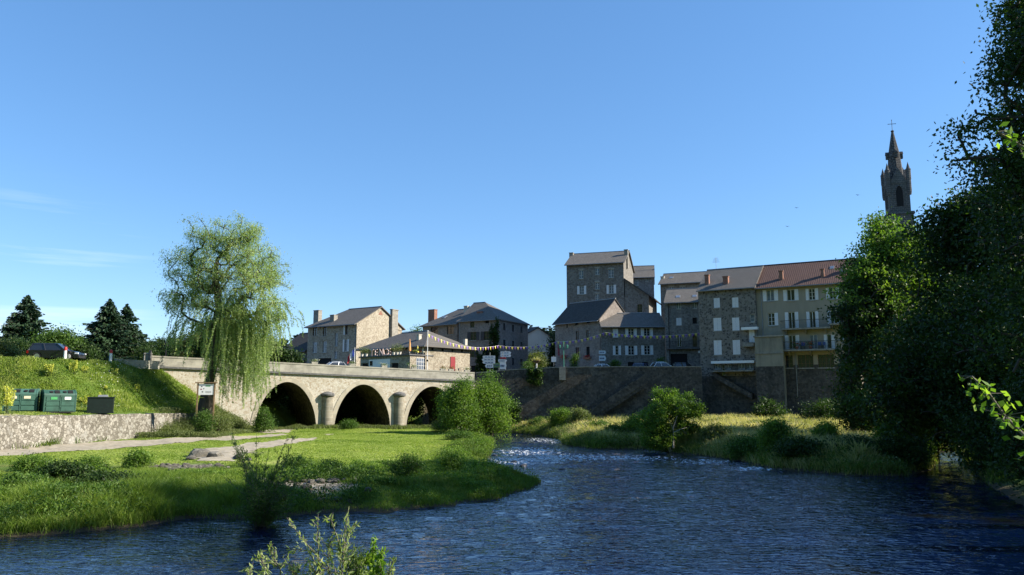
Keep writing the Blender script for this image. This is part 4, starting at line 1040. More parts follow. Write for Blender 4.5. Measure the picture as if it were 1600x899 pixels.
# ---- church
def church():
    Y = 150.0
    c = atY(1404, 340, Y); zl = 12.0
    e = empty('church', (c.x, Y, 0), R(-14), 'grey stone church with a tall pointed spire and iron cross', 'church')
    k = Y / 1200.0 / 0.98
    Z = lambda py: atY(1404, py, Y).z
    hw = 1.9
    M_ch = ashlar('church_stone', (0.10, 0.10, 0.102), (0.055, 0.056, 0.06), 0.7, 0.4, lich=0.6)
    M_sp = ashlar('spire_stone', (0.055, 0.054, 0.06), (0.03, 0.03, 0.03), 0.6, 0.35)
    z0, z1, zc = Z(640), Z(286), Z(334)
    m = MB(); m.box(-hw - 0.35, -hw - 0.35, 2.0, hw + 0.35, hw + 0.35, zc - 0.6); m.box(-hw, -hw, zc - 0.6, hw, hw, z1); m.build('tower', M_ch, e)
    m = MB(); m.box(-hw - 0.6, -hw - 0.6, zc - 0.6, hw + 0.6, hw + 0.6, zc - 0.1, tx=0.1, ty=0.1); m.build('cornice', M_ch, e)
    zs = Z(283); za = Z(269)
    for r in range(4):
        mm_ = MB()
        mm_.add([(-1.7, -hw - 0.1, z1 - 0.6), (1.7, -hw - 0.1, z1 - 0.6), (0, -hw - 0.1, za + 0.4), (-1.7, -hw + 1.6, z1 - 0.6), (1.7, -hw + 1.6, z1 - 0.6), (0, -hw + 1.6, za + 0.4)],
                [(0, 1, 2), (0, 2, 5, 3), (1, 4, 5, 2), (3, 5, 4)])
        g = mm_.build('gable', M_ch, e); g.rotation_euler = (0, 0, r * pi / 2)
        mm_ = MB(); zt_, zb_ = Z(293), Z(326)
        pl = [(-0.62, zb_), (0.62, zb_), (0.62, zt_ - 1.3), (0.4, zt_ - 0.5), (0, zt_), (-0.4, zt_ - 0.5), (-0.62, zt_ - 1.3)]
        mm_.prism(pl, 'y', -hw - 0.02, -hw + 0.05); g2 = mm_.build('belfry_opening', M_gap, e); g2.rotation_euler = (0, 0, r * pi / 2)
        mm_ = MB()
        for a, b in zip(pl[1:], pl[2:] + pl[:1]):
            if a == pl[0] or (a[1] == zb_ and b[1] == zb_): continue
            mm_.tube([(a[0] * 1.15, -hw - .06, a[1]), (b[0] * 1.15, -hw - .06, b[1])], 0.1, 4)
        fr = mm_.build('frame', M_ch, g2)
    for sx in (-1, 1):
        for sy in (-1, 1):
            mm_ = MB(); x, y = sx * hw, sy * hw
            mm_.lathe([(0.3, Z(309)), (0.42, Z(304)), (0.42, Z(286)), (0.48, Z(285)), (0.48, Z(271)), (0.54, Z(270)), (0.42, Z(269)), (0.34, Z(268)), (0.0, Z(258))], x, y, 8)
            mm_.build('pinnacle', M_ch, e)
    m = MB(); ap = Z(206)
    m.lathe([(hw - 0.15, z1 - 1.0), (hw - 0.5, Z(268)), (1.12, Z(243)), (0.28, Z(209)), (0.2, ap)], 0, 0, 8)
    sp = m.build('spire', M_sp, e)
    for r in range(4):
        mm_ = MB(); zz = Z(246)
        mm_.box(-0.3, -1.55, zz - 0.4, 0.3, -0.9, zz + 0.5); mm_.add([(-0.4, -1.62, zz + 0.5), (0.4, -1.62, zz + 0.5), (0, -1.62, zz + 1.1), (-0.4, -0.6, zz + 0.5), (0.4, -0.6, zz + 0.5), (0, -0.6, zz + 1.1)], [(0, 1, 2), (0, 2, 5, 3), (1, 4, 5, 2), (3, 5, 4), (0, 3, 4, 1)])
        g = mm_.build('lucarne', M_sp, sp); g.rotation_euler = (0, 0, r * pi / 2)
    m = MB(); m.lathe([(0.2, ap - 0.1), (0.32, ap), (0.32, ap + .15), (0.1, ap + .3), (0.0, ap + .35)], 0, 0, 8)
    ct = Z(188); m.tube([(0, 0, ap), (0, 0, ct)], 0.05, 6); zz = Z(194); m.tube([(-0.68, 0, zz), (0.68, 0, zz)], 0.05, 6)
    for a, b in ((-0.68, zz), (0.68, zz), (0, ct)): m.lathe([(0, b - .1), (.12, b), (0, b + .1)], a, 0, 6)
    m.build('cross', M_metal, e)
    # nave
    m = MB(); hn = Z(384); w = 5.6
    m.box(-w, -1, 2, w, 26, hn - 1.5); m.add([(-w, -1, hn - 1.5), (w, -1, hn - 1.5), (0, -1, hn + 3.5), (-w, 26, hn - 1.5), (w, 26, hn - 1.5), (0, 26, hn + 3.5)], [(0, 1, 2), (3, 5, 4), (0, 2, 5, 3), (1, 4, 5, 2)])
    m.build('nave', M_ch, e)
    for sx in (-1, 1):
        mm_ = MB(); mm_.lathe([(0.5, hn - 4.6), (0.5, hn - 3.6), (0.0, hn - 3.0)], 0, 0, 8); 
        mm_ = MB(); mm_.prism([(-.35, hn - 4.5), (.35, hn - 4.5), (.35, hn - 3.2), (0, hn - 2.7), (-.35, hn - 3.2)], 'y', -1.03, -0.9); q = mm_.build('window', M_gap, e); q.location = (sx * 4, 0, 0)
church()
# ------------------------------------------------------------------ plant building
def tubes_np(A, B, ra, rb, sides=5):
    d = B - A; L = np.linalg.norm(d, axis=1, keepdims=True) + 1e-9; d = d / L
    up = np.where(np.abs(d[:, 2:3]) > 0.9, np.array([[1.0, 0, 0]]), np.array([[0, 0, 1.0]]))
    u = np.cross(d, up); u /= np.linalg.norm(u, axis=1, keepdims=True) + 1e-9; w = np.cross(d, u)
    th = np.arange(sides) * 2 * pi / sides
    ring = u[:, None, :] * np.cos(th)[None, :, None] + w[:, None, :] * np.sin(th)[None, :, None]
    V = np.concatenate([A[:, None, :] + ring * ra[:, None, None], B[:, None, :] + ring * rb[:, None, None]], 1).reshape(-1, 3)
    n = len(A); b = (np.arange(n) * 2 * sides)[:, None]; i = np.arange(sides)[None, :]; j = (i + 1) % sides
    Q = np.stack([b + i, b + j, b + sides + j, b + sides + i], -1).reshape(-1, 4)
    return V, Q
def leaf_np(C, size, g, aspect=0.5, dirs=None, dspread=1.0, fold=0.0):
    """one kite-shaped leaf per centre"""
    n = len(C)
    d = g.normal(size=(n, 3))
    if dirs is not None: d = dirs + d * dspread
    d /= np.linalg.norm(d, axis=1, keepdims=True) + 1e-9
    r = g.normal(size=(n, 3)); s = np.cross(d, r); s /= np.linalg.norm(s, axis=1, keepdims=True) + 1e-9
    sz = size * g.uniform(0.65, 1.35, (n, 1)); w = sz * aspect * 0.5
    V = np.stack([C - d * sz * 0.5, C + s * w - d * sz * 0.05, C + d * sz * 0.5, C - s * w - d * sz * 0.05], 1).reshape(-1, 3)
    Q = (np.arange(n) * 4)[:, None] + np.arange(4)[None, :]
    return V, Q
def grow(trunk, att, g, bow=0.12, k=0.35):
    """join the attractor points, nearest first, to the growing skeleton; returns nodes, parents"""
    P = [np.array(p, float) for p in trunk]; par = [-1] + list(range(len(trunk) - 1))
    pl = [0.0]
    for i in range(1, len(P)): pl.append(pl[-1] + np.linalg.norm(P[i] - P[i - 1]))
    start = max(1, int(len(trunk) * 0.45)); tip = P[-1]
    top = P[start]
    att = att[np.argsort(np.linalg.norm(att - top, axis=1) + np.linalg.norm(att - tip, axis=1) * 0.3)]
    arr = np.zeros((len(P) + 3 * len(att), 3)); arr[:len(P)] = P; pls = np.zeros(len(arr)); pls[:len(P)] = pl; n = len(P)
    ends = []
    for a in att:
        D = np.linalg.norm(arr[:n] - a, axis=1); c = D + k * pls[:n] * 0.25
        c[:start] += 100
        # do not run downwards steeply
        c += np.maximum(0, (arr[:n, 2] - a[2])) * 0.6
        j = int(np.argmin(c)); q = arr[j]; L = D[j]
        if L < 1e-3: continue
        last = j; m = 2 if L > 1.2 else 1
        for s in range(1, m + 1):
            t = s / (m + 1); p = q + (a - q) * t + g.normal(size=3) * L * 0.07; p[2] += bow * L * 4 * t * (1 - t)
            arr[n] = p; par.append(last); pls[n] = pls[last] + np.linalg.norm(p - arr[last]); last = n; n += 1
        arr[n] = a; par.append(last); pls[n] = pls[last] + np.linalg.norm(a - arr[last]); ends.append(n); n += 1
    return arr[:n], np.array(par), ends
def radii(par, n, r0, rt=0.012, e=2.3):
    w = np.zeros(n); ch = np.zeros(n, int)
    for i in range(1, n): ch[par[i]] += 1
    w[ch == 0] = 1
    for i in range(n - 1, 0, -1): w[par[i]] += w[i]
    r = w ** (1 / e); r = r / r[0] * r0
    return np.maximum(r, rt)
def shell(g, n, c, r, inner=0.35, flat=None):
    d = g.normal(size=(n, 3)); d /= np.linalg.norm(d, axis=1, keepdims=True)
    t = g.uniform(inner ** 3, 1, (n, 1)) ** (1 / 3)
    for q in range(5):
        v = g.normal(size=3); t = t * (1 + 0.16 * np.sin(2.6 * (d @ v) + g.uniform(0, 6.28)))[:, None]
    return np.array(c) + d * t * np.array(r)
F_ = {}
def fol(key):
    if key in F_: return F_[key]
    T = dict(
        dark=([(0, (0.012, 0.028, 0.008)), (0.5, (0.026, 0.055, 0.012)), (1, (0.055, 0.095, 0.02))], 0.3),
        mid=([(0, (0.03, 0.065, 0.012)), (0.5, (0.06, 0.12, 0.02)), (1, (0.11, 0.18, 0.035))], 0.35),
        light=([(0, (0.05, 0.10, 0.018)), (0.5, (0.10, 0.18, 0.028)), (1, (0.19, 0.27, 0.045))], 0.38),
        willow=([(0, (0.13, 0.19, 0.065)), (0.5, (0.25, 0.33, 0.135)), (1, (0.42, 0.48, 0.24))], 0.42),
        conifer=([(0, (0.010, 0.028, 0.016)), (0.5, (0.020, 0.048, 0.024)), (1, (0.045, 0.085, 0.035))], 0.1),
        olive=([(0, (0.06, 0.085, 0.03)), (0.5, (0.12, 0.15, 0.05)), (1, (0.20, 0.22, 0.09))], 0.35),
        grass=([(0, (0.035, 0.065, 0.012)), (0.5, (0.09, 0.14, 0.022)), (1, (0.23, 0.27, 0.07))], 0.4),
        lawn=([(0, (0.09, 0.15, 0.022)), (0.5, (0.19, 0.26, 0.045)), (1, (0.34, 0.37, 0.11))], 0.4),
        straw=([(0, (0.12, 0.15, 0.04)), (0.4, (0.34, 0.31, 0.14)), (1, (0.60, 0.50, 0.32))], 0.4),
        yellow=([(0, (0.20, 0.24, 0.04)), (0.4, (0.50, 0.50, 0.07)), (1, (0.72, 0.70, 0.22))], 0.3),
        whitef=([(0, (0.5, 0.5, 0.42)), (1, (0.8, 0.8, 0.74))], 0.3),
        red=([(0, (0.3, 0.02, 0.02)), (1, (0.7, 0.08, 0.06))], 0.3),
        silver=([(0, (0.13, 0.18, 0.06)), (0.5, (0.26, 0.32, 0.12)), (1, (0.42, 0.46, 0.22))], 0.38),
        fresh=([(0, (0.06, 0.12, 0.015)), (0.5, (0.13, 0.23, 0.03)), (1, (0.26, 0.36, 0.06))], 0.45),
    )
    st, tr = T[key]; F_[key] = foliage('leaves_' + key, st, tr); return F_[key]
M_barkd = bark('dark_bark', (0.07, 0.058, 0.042)); M_barkg = bark('grey_bark', (0.17, 0.15, 0.12)); M_barkp = bark('pale_bark', (0.42, 0.39, 0.32))

def tree_meshes(seed, trunk, blobs, leaves_per, lsize, key, r0=0.3, aspect=0.55, spread=0.45, bk=None, hang=0.0, gap=0.25, n_att=None, rt=0.015):
    g = np.random.default_rng(seed)
    att = np.concatenate([shell(g, n, c, r) for (c, r, n) in blobs])
    P, par, ends = grow(trunk, att, g)
    rad = radii(par, len(P), r0, rt)
    A = P[par[1:]]; B = P[1:]; ra = rad[par[1:]]; rb = rad[1:]
    # child does not start thicker than itself by much
    ra = np.minimum(ra, rb * 1.6)
    V, Q = tubes_np(A, B, ra, rb, 6)
    tm = np_mesh('trunk', V, Q, bk or M_barkd, smooth=True)
    E = P[ends]; keepm = g.random(len(E)) > gap * 0.5
    E = E[keepm]
    tone = np.clip(0.5 + 0.22 * g.normal(size=len(E)), 0, 1)
    C = np.repeat(E, leaves_per, 0); T = np.repeat(tone, leaves_per)
    off = g.normal(size=C.shape) * spread; off[:, 2] *= 0.7; off[:, 2] -= hang * np.abs(g.normal(size=len(C)))
    C = C + off
    dirs = np.tile(np.array([[0, 0, -hang * 2.0]]), (len(C), 1)) if hang else None
    V, Q = leaf_np(C, lsize, g, aspect, dirs)
    var = np.repeat(np.clip(T + 0.16 * g.normal(size=len(C)), 0, 1), 4)
    cm_ = np_mesh('crown', V, Q, fol(key), {'var': var})
    return tm, cm_
def plant(name, label, cat, base, seed, trunk, blobs, lp, ls, key, group=None, parts=('trunk', 'crown'), rz=0.0, **kw):
    """trunk and blobs are given relative to the base"""
    tm, cm_ = tree_meshes(seed, trunk, blobs, lp, ls, key, **kw)
    e = empty(name, base, rz, label, cat, group)
    a = link(parts[0], tm, e); b = link(parts[1], cm_, e)
    return e
def on(px, Y, dz=0.0):
    x = XatY(px, Y); return Vector((x, Y, hgt(x, Y) + dz))
def size_at(px_len, Y): return px_len * Y / 1200.0
def bush(label, px, Y, wpx, top_py, key, seed, n=70, lp=60, ls=0.13, name='shrub', cat='shrub', group=None, stems=3, depth=None, bk=None, spread=None, aspect=0.5, low=0.08):
    b = on(px, Y); top = atY(px, top_py, Y).z; h = top - b.z; rx = size_at(wpx, Y) / 2; ry = depth or rx * 0.9
    g = np.random.default_rng(seed)
    blobs = [((0, 0, h * (0.44 + low)), (rx * 0.72, ry * 0.72, h * 0.34), n // 2)]
    for i in range(9):
        a = g.uniform(0, 6.28); k = g.uniform(.25, .75); blobs.append(((rx * k * cos(a), ry * k * sin(a), h * g.uniform(0.2, 0.82 - .35 * k)), (rx * 0.22, ry * 0.22, h * g.uniform(.12, .26)), max(2, n // 14)))
    for i in range(7):
        a = g.uniform(0, 6.28); k = g.uniform(0, .6); blobs.append(((rx * k * cos(a), ry * k * sin(a), h * (.80 - .25 * k)), (rx * 0.07, ry * 0.07, h * .2), 3))
    return plant(name, label, cat, b, seed, [(0, 0, -0.3), (0.02, 0, h * 0.12), (0, 0.03, h * 0.3)], blobs, lp, ls, key, group, ('stem', 'foliage'), r0=0.05 + 0.02 * h, spread=spread or 0.12 * min(rx * 2, h), bk=bk, aspect=aspect)

# ------------------------------------------------------------------ the weeping tree by the bridge
def weeping_tree():
    Y = 77.0; base = on(322, Y); g = np.random.default_rng(3)
    k = Y / 1200.0
    def q(px, py, dy=0.0): p = atY(px, py, Y + dy); return np.array([p.x - base.x, dy, p.z - base.z])
    tr = [np.array([0, 0, -0.4])] + [q(x, y, d) for x, y, d in [(323, 622, 0), (328, 596, .1), (334, 568, .1), (337, 540, 0), (341, 512, 0), (342, 485, .2), (340, 458, .3), (337, 430, .2), (340, 405, 0)]]
    bl = [(q(345, 410), (4.2, 4.0, 3.6), 170), (q(305, 425, 1), (2.8, 3.0, 2.8), 110), (q(385, 372, 0), (1.8, 1.8, 1.6), 50), (q(415, 420, .5), (2.2, 2, 2.2), 50), (q(325, 455, .5), (2.6, 2.4, 1.8), 50), (q(318, 368, 0), (1.6, 1.2, 1.0), 24), (q(400, 440, -1), (3.1, 3.2, 3.2), 100), (q(370, 375), (3.4, 3.0, 1.8), 60), (q(420, 480, -.5), (2.4, 3, 1.9), 45),
          (q(285, 470, 0), (1.9, 2.4, 1.9), 34), (q(345, 480, -1.5), (3.4, 2.2, 1.9), 50)]
    att = np.concatenate([shell(g, n, c, r, 0.2) for c, r, n in bl])
    P, par, ends = grow(tr, att, g, bow=0.06)
    rad = radii(par, len(P), 0.44, 0.012, e=2.1)
    rad[0] = 1.15; rad[1] = 0.66
    A = P[par[1:]]; B = P[1:]
    V, Q = tubes_np(A, B, np.minimum(rad[par[1:]], rad[1:] * 1.7), rad[1:], 7)
    # hanging withies: (start points, length)
    S, Ln = [], []
    for i in ends:
        p = P[i]
        xr = p[0] + base.x; px = 800 + xr / Y * 1200
        for _ in range(2):
            S.append(p + g.normal(size=3) * 0.25); Ln.append(g.uniform(0.3, 1.0) * (0.4 if p[2] > q(340, 450)[2] else 1.2))
    for px, n, lo, hi, yt in [(350, 26, 3, 5.5, 545), (378, 26, 2.5, 4.6, 560), (400, 16, 2.5, 4.4, 560), (335, 14, 2.0, 4.2, 560), (340, 30, 2.5, 6.0, 480), (365, 50, 3.0, 7.4, 470), (415, 18, 2.5, 5.5, 480), (300, 14, 1.6, 2.9, 520), (275, 22, 1.5, 2.9, 505), (318, 18, 1.5, 4.0, 500), (350, 40, 3.5, 7.6, 490), (378, 46, 4.0, 8.4, 492), (405, 30, 3.5, 7.5, 500), (392, 30, 5.0, 9.0, 500), (432, 16, 1.8, 3.4, 500), (448, 10, 1.0, 2.4, 490)]:
        for _ in range(n):
            S.append(q(px + g.normal() * 9, yt + g.normal() * 9, g.normal() * 1.3)); Ln.append(g.uniform(lo, hi))
    S = np.array(S); Ln = np.array(Ln)
    segA, segB, LC, LT = [], [], [], []
    drift = g.normal(size=(len(S), 2)) * 0.12; out = S[:, :2] - tr[-2][:2]; out /= np.linalg.norm(out, axis=1, keepdims=True) + 1e-6
    for i in range(len(S)):
        m = max(3, int(Ln[i] / 0.5)); p = S[i].copy(); step = Ln[i] / m; tone = np.clip(0.5 + 0.2 * g.normal(), 0, 1)
        for j in range(m):
            o = out[i] * 0.35 * exp(-j * 0.9) + drift[i] * 0.3 + g.normal(size=2) * 0.03
            p2 = p + np.array([o[0] * step * 2, o[1] * step * 2, -step * (0.55 if j == 0 else 1.0)])
            segA.append(p); segB.append(p2)
            kk = int(step * 40); t = g.random(kk)
            LC.append(p[None] + (p2 - p)[None] * t[:, None] + g.normal(size=(kk, 3)) * 0.045); LT += [tone] * kk
            p = p2
    V2, Q2 = tubes_np(np.array(segA), np.array(segB), np.full(len(segA), 0.009), np.full(len(segA), 0.006), 3)
    tm = np_mesh('trunk', np.concatenate([V, V2]), np.concatenate([Q, Q2 + len(V)]), M_barkd, smooth=True)
    C = np.concatenate(LC); tone = np.array(LT)
    # leaves in the crown
    E = P[ends]; E2 = np.repeat(E, 78, 0) + g.normal(size=(len(E) * 78, 3)) * np.array([0.40, 0.40, 0.30]); t2 = np.repeat(np.clip(0.5 + 0.22 * g.normal(size=len(E)), 0, 1), 78)
    C = np.concatenate([C, E2]); tone = np.concatenate([tone, t2])
    V, Q = leaf_np(C, 0.20, g, 0.24, np.tile(np.array([[0, 0, -.6]]), (len(C), 1)), 0.75)
    cm_ = np_mesh('crown', V, Q, fol('willow'), {'var': np.repeat(np.clip(tone + 0.15 * g.normal(size=len(C)), 0, 1), 4)})
    e = empty('weeping_willow', base, 0, 'tall airy weeping willow beside the bridge, its strands hanging over the parapet', 'tree')
    link('trunk', tm, e); link('crown', cm_, e)
weeping_tree()

# ------------------------------------------------------------------ conifers
def conifer_mesh(seed, h, r, n_wh=26, br=9, lsz=0.34, key='conifer'):
    g = np.random.default_rng(seed); C, D, T = [], [], []; sa, sb = [], []
    for i in range(n_wh):
        f = i / (n_wh - 1); z = h * (0.06 + 0.92 * f); R_ = r * (1 - f) ** 0.85 * g.uniform(0.8, 1.15) + 0.12
        for b in range(br):
            a = g.uniform(0, 2 * pi); L_ = R_ * g.uniform(0.65, 1.12); tone = np.clip(0.5 + 0.25 * g.normal(), 0, 1)
            dx, dy = cos(a), sin(a); m = max(3, int(L_ / 0.16))
            t = np.linspace(0.12, 1, m); zz = z + L_ * (-0.30 * t + 0.28 * t ** 2)
            p = np.stack([dx * L_ * t, dy * L_ * t, zz], 1)
            sa.append(p[0]); sb.append(p[-1])
            wdt = 0.30 * L_ * (1.05 - t)[:, None]
            for _ in range(3):
                q = p + np.array([[-dy, dx, 0]]) * g.normal(size=(m, 1)) * wdt; q[:, 2] -= np.abs(g.normal(size=m)) * 0.12
                C.append(q); D.append(np.tile([dx, dy, -0.35], (m, 1))); T += [tone] * m
    C = np.concatenate(C); D = np.concatenate(D)
    V, Q = leaf_np(C, lsz, g, 0.42, D, 0.45)
    cr_ = np_mesh('crown', V, Q, fol(key), {'var': np.repeat(np.clip(np.array(T) + 0.15 * g.normal(size=len(C)), 0, 1), 4)})
    A = np.array([[0, 0, -0.3]] + [[0, 0, 0.02]]); B = np.array([[0, 0, h * 0.5], [0, 0, h * 0.98]])
    V, Q = tubes_np(np.array([[0, 0, -0.4], [0, 0, h * 0.45]]), np.array([[0, 0, h * 0.45], [0, 0, h * 0.98]]), np.array([h * 0.022, h * 0.013]), np.array([h * 0.013, 0.02]), 8)
    V2, Q2 = tubes_np(np.array(sa), np.array(sb), np.full(len(sa), 0.035), np.full(len(sa), 0.01), 3)
    return np_mesh('trunk', np.concatenate([V, V2]), np.concatenate([Q, Q2 + len(V)]), M_barkd), cr_
def conifer(label, px, Y, top_py, wpx, seed, group='dark conifers beyond the road', **kw):
    b = on(px, Y); h = atY(px, top_py, Y).z - b.z
    t, c = conifer_mesh(seed, h, size_at(wpx, Y) / 2, **kw)
    e = empty('conifer', b, seed * 1.3, label, 'conifer', group); link('trunk', t, e); link('crown', c, e); return e
conifer('broad dark conifer at the left edge behind the black car', 32, 92, 460, 128, 21, n_wh=36, br=13, lsz=.42)
conifer('tall dark conifer with a slightly higher tip, left of its twin', 162, 96, 466, 120, 22, n_wh=36, br=13, lsz=.42)
conifer('dark conifer leaning against its taller twin, nearer the bridge', 190, 99, 474, 108, 23, n_wh=34, br=12, lsz=.42)
bush('rounded mid-green tree between the two dark conifers', 84, 88, 80, 507, 'mid', 31, n=120, lp=70, ls=0.26, name='broadleaf_tree', cat='tree', spread=0.5)
bush('low olive bush at the left edge beside the road', -6, 78, 60, 530, 'olive', 32, n=70, lp=60, ls=0.2, spread=0.4)
bush('small bushy tree behind the red-topped posts', 125, 100, 44, 524, 'mid', 33, n=60, lp=60, ls=0.25, name='broadleaf_tree', cat='tree', spread=0.5)
bush('dark olive tree behind the willow and the parapet', 302, 105, 74, 508, 'olive', 34, n=120, lp=70, ls=0.26, name='broadleaf_tree', cat='tree', spread=0.5)
bush('dull green tree seen through the willow strands', 352, 112, 70, 512, 'mid', 341, n=100, lp=70, ls=0.26, name='broadleaf_tree', cat='tree', spread=0.5)
bush('wide dull green trees right of the willow trunk', 405, 118, 70, 520, 'olive', 342, n=100, lp=70, ls=0.26, name='broadleaf_tree', cat='tree', spread=0.5)
bush('dark hedge behind the road at the bridge head', 228, 92, 50, 545, 'dark', 35, n=70, lp=70, ls=0.2, name='hedge', cat='hedge', spread=0.35)
bush('small tree behind the café and hipped roofs', 650, 170, 26, 505, 'mid', 36, n=50, lp=60, ls=0.35, name='broadleaf_tree', cat='tree', spread=0.6)
bush('rounded olive tree at the end of the street', 838, 150, 50, 542, 'olive', 37, n=120, lp=80, ls=0.3, name='broadleaf_tree', cat='tree', spread=0.6)
bush('dark tree in the gap beside the pinkish house', 866, 140, 20, 520, 'dark', 371, n=40, lp=60, ls=0.3, name='broadleaf_tree', cat='tree', spread=0.5)
bush('tree top showing above the slate roof of the speckled house', 1178, 128, 30, 413, 'light', 38, n=70, lp=60, ls=0.32, name='broadleaf_tree', cat='tree', spread=0.6)
bush('tree top showing above the red tiled roof', 1309, 128, 36, 404, 'light', 39, n=70, lp=60, ls=0.32, name='broadleaf_tree', cat='tree', spread=0.6)
# ivy on the narrow house
def ivy(label, px0, py0, px1, py1, Y, key, seed, n=2500, ls=0.3, slope=0.0, dep=1.0, name='climbing_ivy'):
    g = np.random.default_rng(seed); a = atY(px0, py0, Y); b = atY(px1, py1, Y)
    k = 26; cx_ = g.random(k); cz_ = g.random(k)
    i = g.integers(0, k, n); x = cx_[i] + g.normal(size=n) * 0.14; z = cz_[i] + g.normal(size=n) * 0.08
    X = a.x + (b.x - a.x) * x + slope * (1 - z) ; Z = b.z + (a.z - b.z) * z
    C = np.stack([X - a.x, g.normal(size=n) * dep * 0.35, Z - b.z], 1)
    V, Q = leaf_np(C, ls, g, 0.8)
    o = link(name, np_mesh(name, V, Q, fol(key), {'var': np.repeat(np.clip(0.5 + .2 * np.sin(i * 7.0) + .15 * g.normal(size=n), 0, 1), 4)}), loc=(a.x, Y, b.z))
    tag(o, label, 'climbing plant')
ivy('sunlit ivy spilling down the corner of the narrow white house', 796, 528, 803, 574, 148, 'light', 41, n=3500, slope=1.8, dep=1.2)
ivy('dark vine climbing the wall of the tall corner house', 766, 505, 777, 578, 133.2, 'dark', 42, n=3500, dep=0.7)
ivy('dark creeper spreading over the corner house beside its lower windows', 745, 545, 757, 580, 134.5, 'dark', 43, n=1500, dep=0.6)
ivy('dark ivy hanging over the quay parapet', 826, 577, 844, 602, 100.4, 'dark', 44, n=2600, ls=0.22, dep=0.6, name='hanging_ivy')
ivy('dark ivy patch on the quay wall beside the bush', 790, 630, 812, 664, 99.9, 'dark', 45, n=2600, ls=0.22, dep=0.9, name='hanging_ivy')

# far woods
def far_wood():
    g = np.random.default_rng(77); T0 = [conifer_mesh(s, 9, 2.6, 9, 6, 1.3) for s in (1,)][0]
    me = T0[1]; n = len(me.vertices); co = np.zeros(n * 3); me.vertices.foreach_get('co', co); co = co.reshape(-1, 3)
    V, Q, va = [], [], []; k = 0
    pts = []
    for _ in range(700):
        if g.random() < 0.62: px = g.uniform(-20, 470); Y = g.uniform(240, 430)
        elif g.random() < 0.8: px = g.uniform(780, 900); Y = g.uniform(330, 800)
        else: px = g.uniform(400, 1500); Y = g.uniform(300, 700)
        pts.append((XatY(px, Y), Y))
    pts = np.array(pts); Z = land(pts[:, 0], pts[:, 1])
    for (x, y), z in zip(pts, Z):
        s = g.uniform(0.9, 1.6); a = g.uniform(0, 6.28); c, d = cos(a), sin(a)
        p = np.stack([co[:, 0] * c - co[:, 1] * d, co[:, 0] * d + co[:, 1] * c, co[:, 2]], 1) * s * np.array([1.2, 1.2, 1.15]) + [x, y, z]
        V.append(p); Q.append(np.arange(n).reshape(-1, 4) + k); k += n; va.append(np.full(n, np.clip(0.45 + 0.25 * g.normal(), 0, 1)))
    o = link('distant_wood', np_mesh('distant_wood', np.concatenate(V), np.concatenate(Q), fol('conifer'), {'var': np.concatenate(va)}))
    tag(o, 'distant dark conifer wood on the hills behind the town', 'wood', kind='stuff')
    bpy.data.meshes.remove(T0[0]); bpy.data.meshes.remove(T0[1])
far_wood()

# ------------------------------------------------------------------ shaded thickets behind the bridge and beyond the road
for i, u_ in enumerate((-5, .5, 6.0, 11.5, 17.0)):
    p_ = BO + BU * u_ + BV * (BW + 1.8); z_ = hgt(p_.x, p_.y)
    bl_ = [((0, 0, 2.6), (3.6, 1.8, 2.8), 110), ((1, .5, 4.6), (3.2, 1.4, 1.6), 60), ((-1.5, .2, 1.0), (3.0, 1.4, 1.0), 40)]
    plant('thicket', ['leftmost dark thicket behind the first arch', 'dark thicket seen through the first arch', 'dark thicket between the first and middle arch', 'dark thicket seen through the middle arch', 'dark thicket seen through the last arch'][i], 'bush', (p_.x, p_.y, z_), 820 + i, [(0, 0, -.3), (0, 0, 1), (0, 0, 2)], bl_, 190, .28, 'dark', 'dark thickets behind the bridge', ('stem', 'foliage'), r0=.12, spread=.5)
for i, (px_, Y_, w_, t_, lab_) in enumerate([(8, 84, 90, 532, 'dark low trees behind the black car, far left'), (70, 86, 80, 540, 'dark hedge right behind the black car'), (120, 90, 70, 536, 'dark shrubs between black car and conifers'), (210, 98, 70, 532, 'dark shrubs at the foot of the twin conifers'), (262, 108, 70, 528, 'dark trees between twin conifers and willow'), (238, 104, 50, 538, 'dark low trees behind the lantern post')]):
    bush(lab_, px_, Y_, w_, t_, 'dark', 840 + i, n=110, lp=100, ls=.26, name='dark_hedge', cat='hedge', spread=.5)
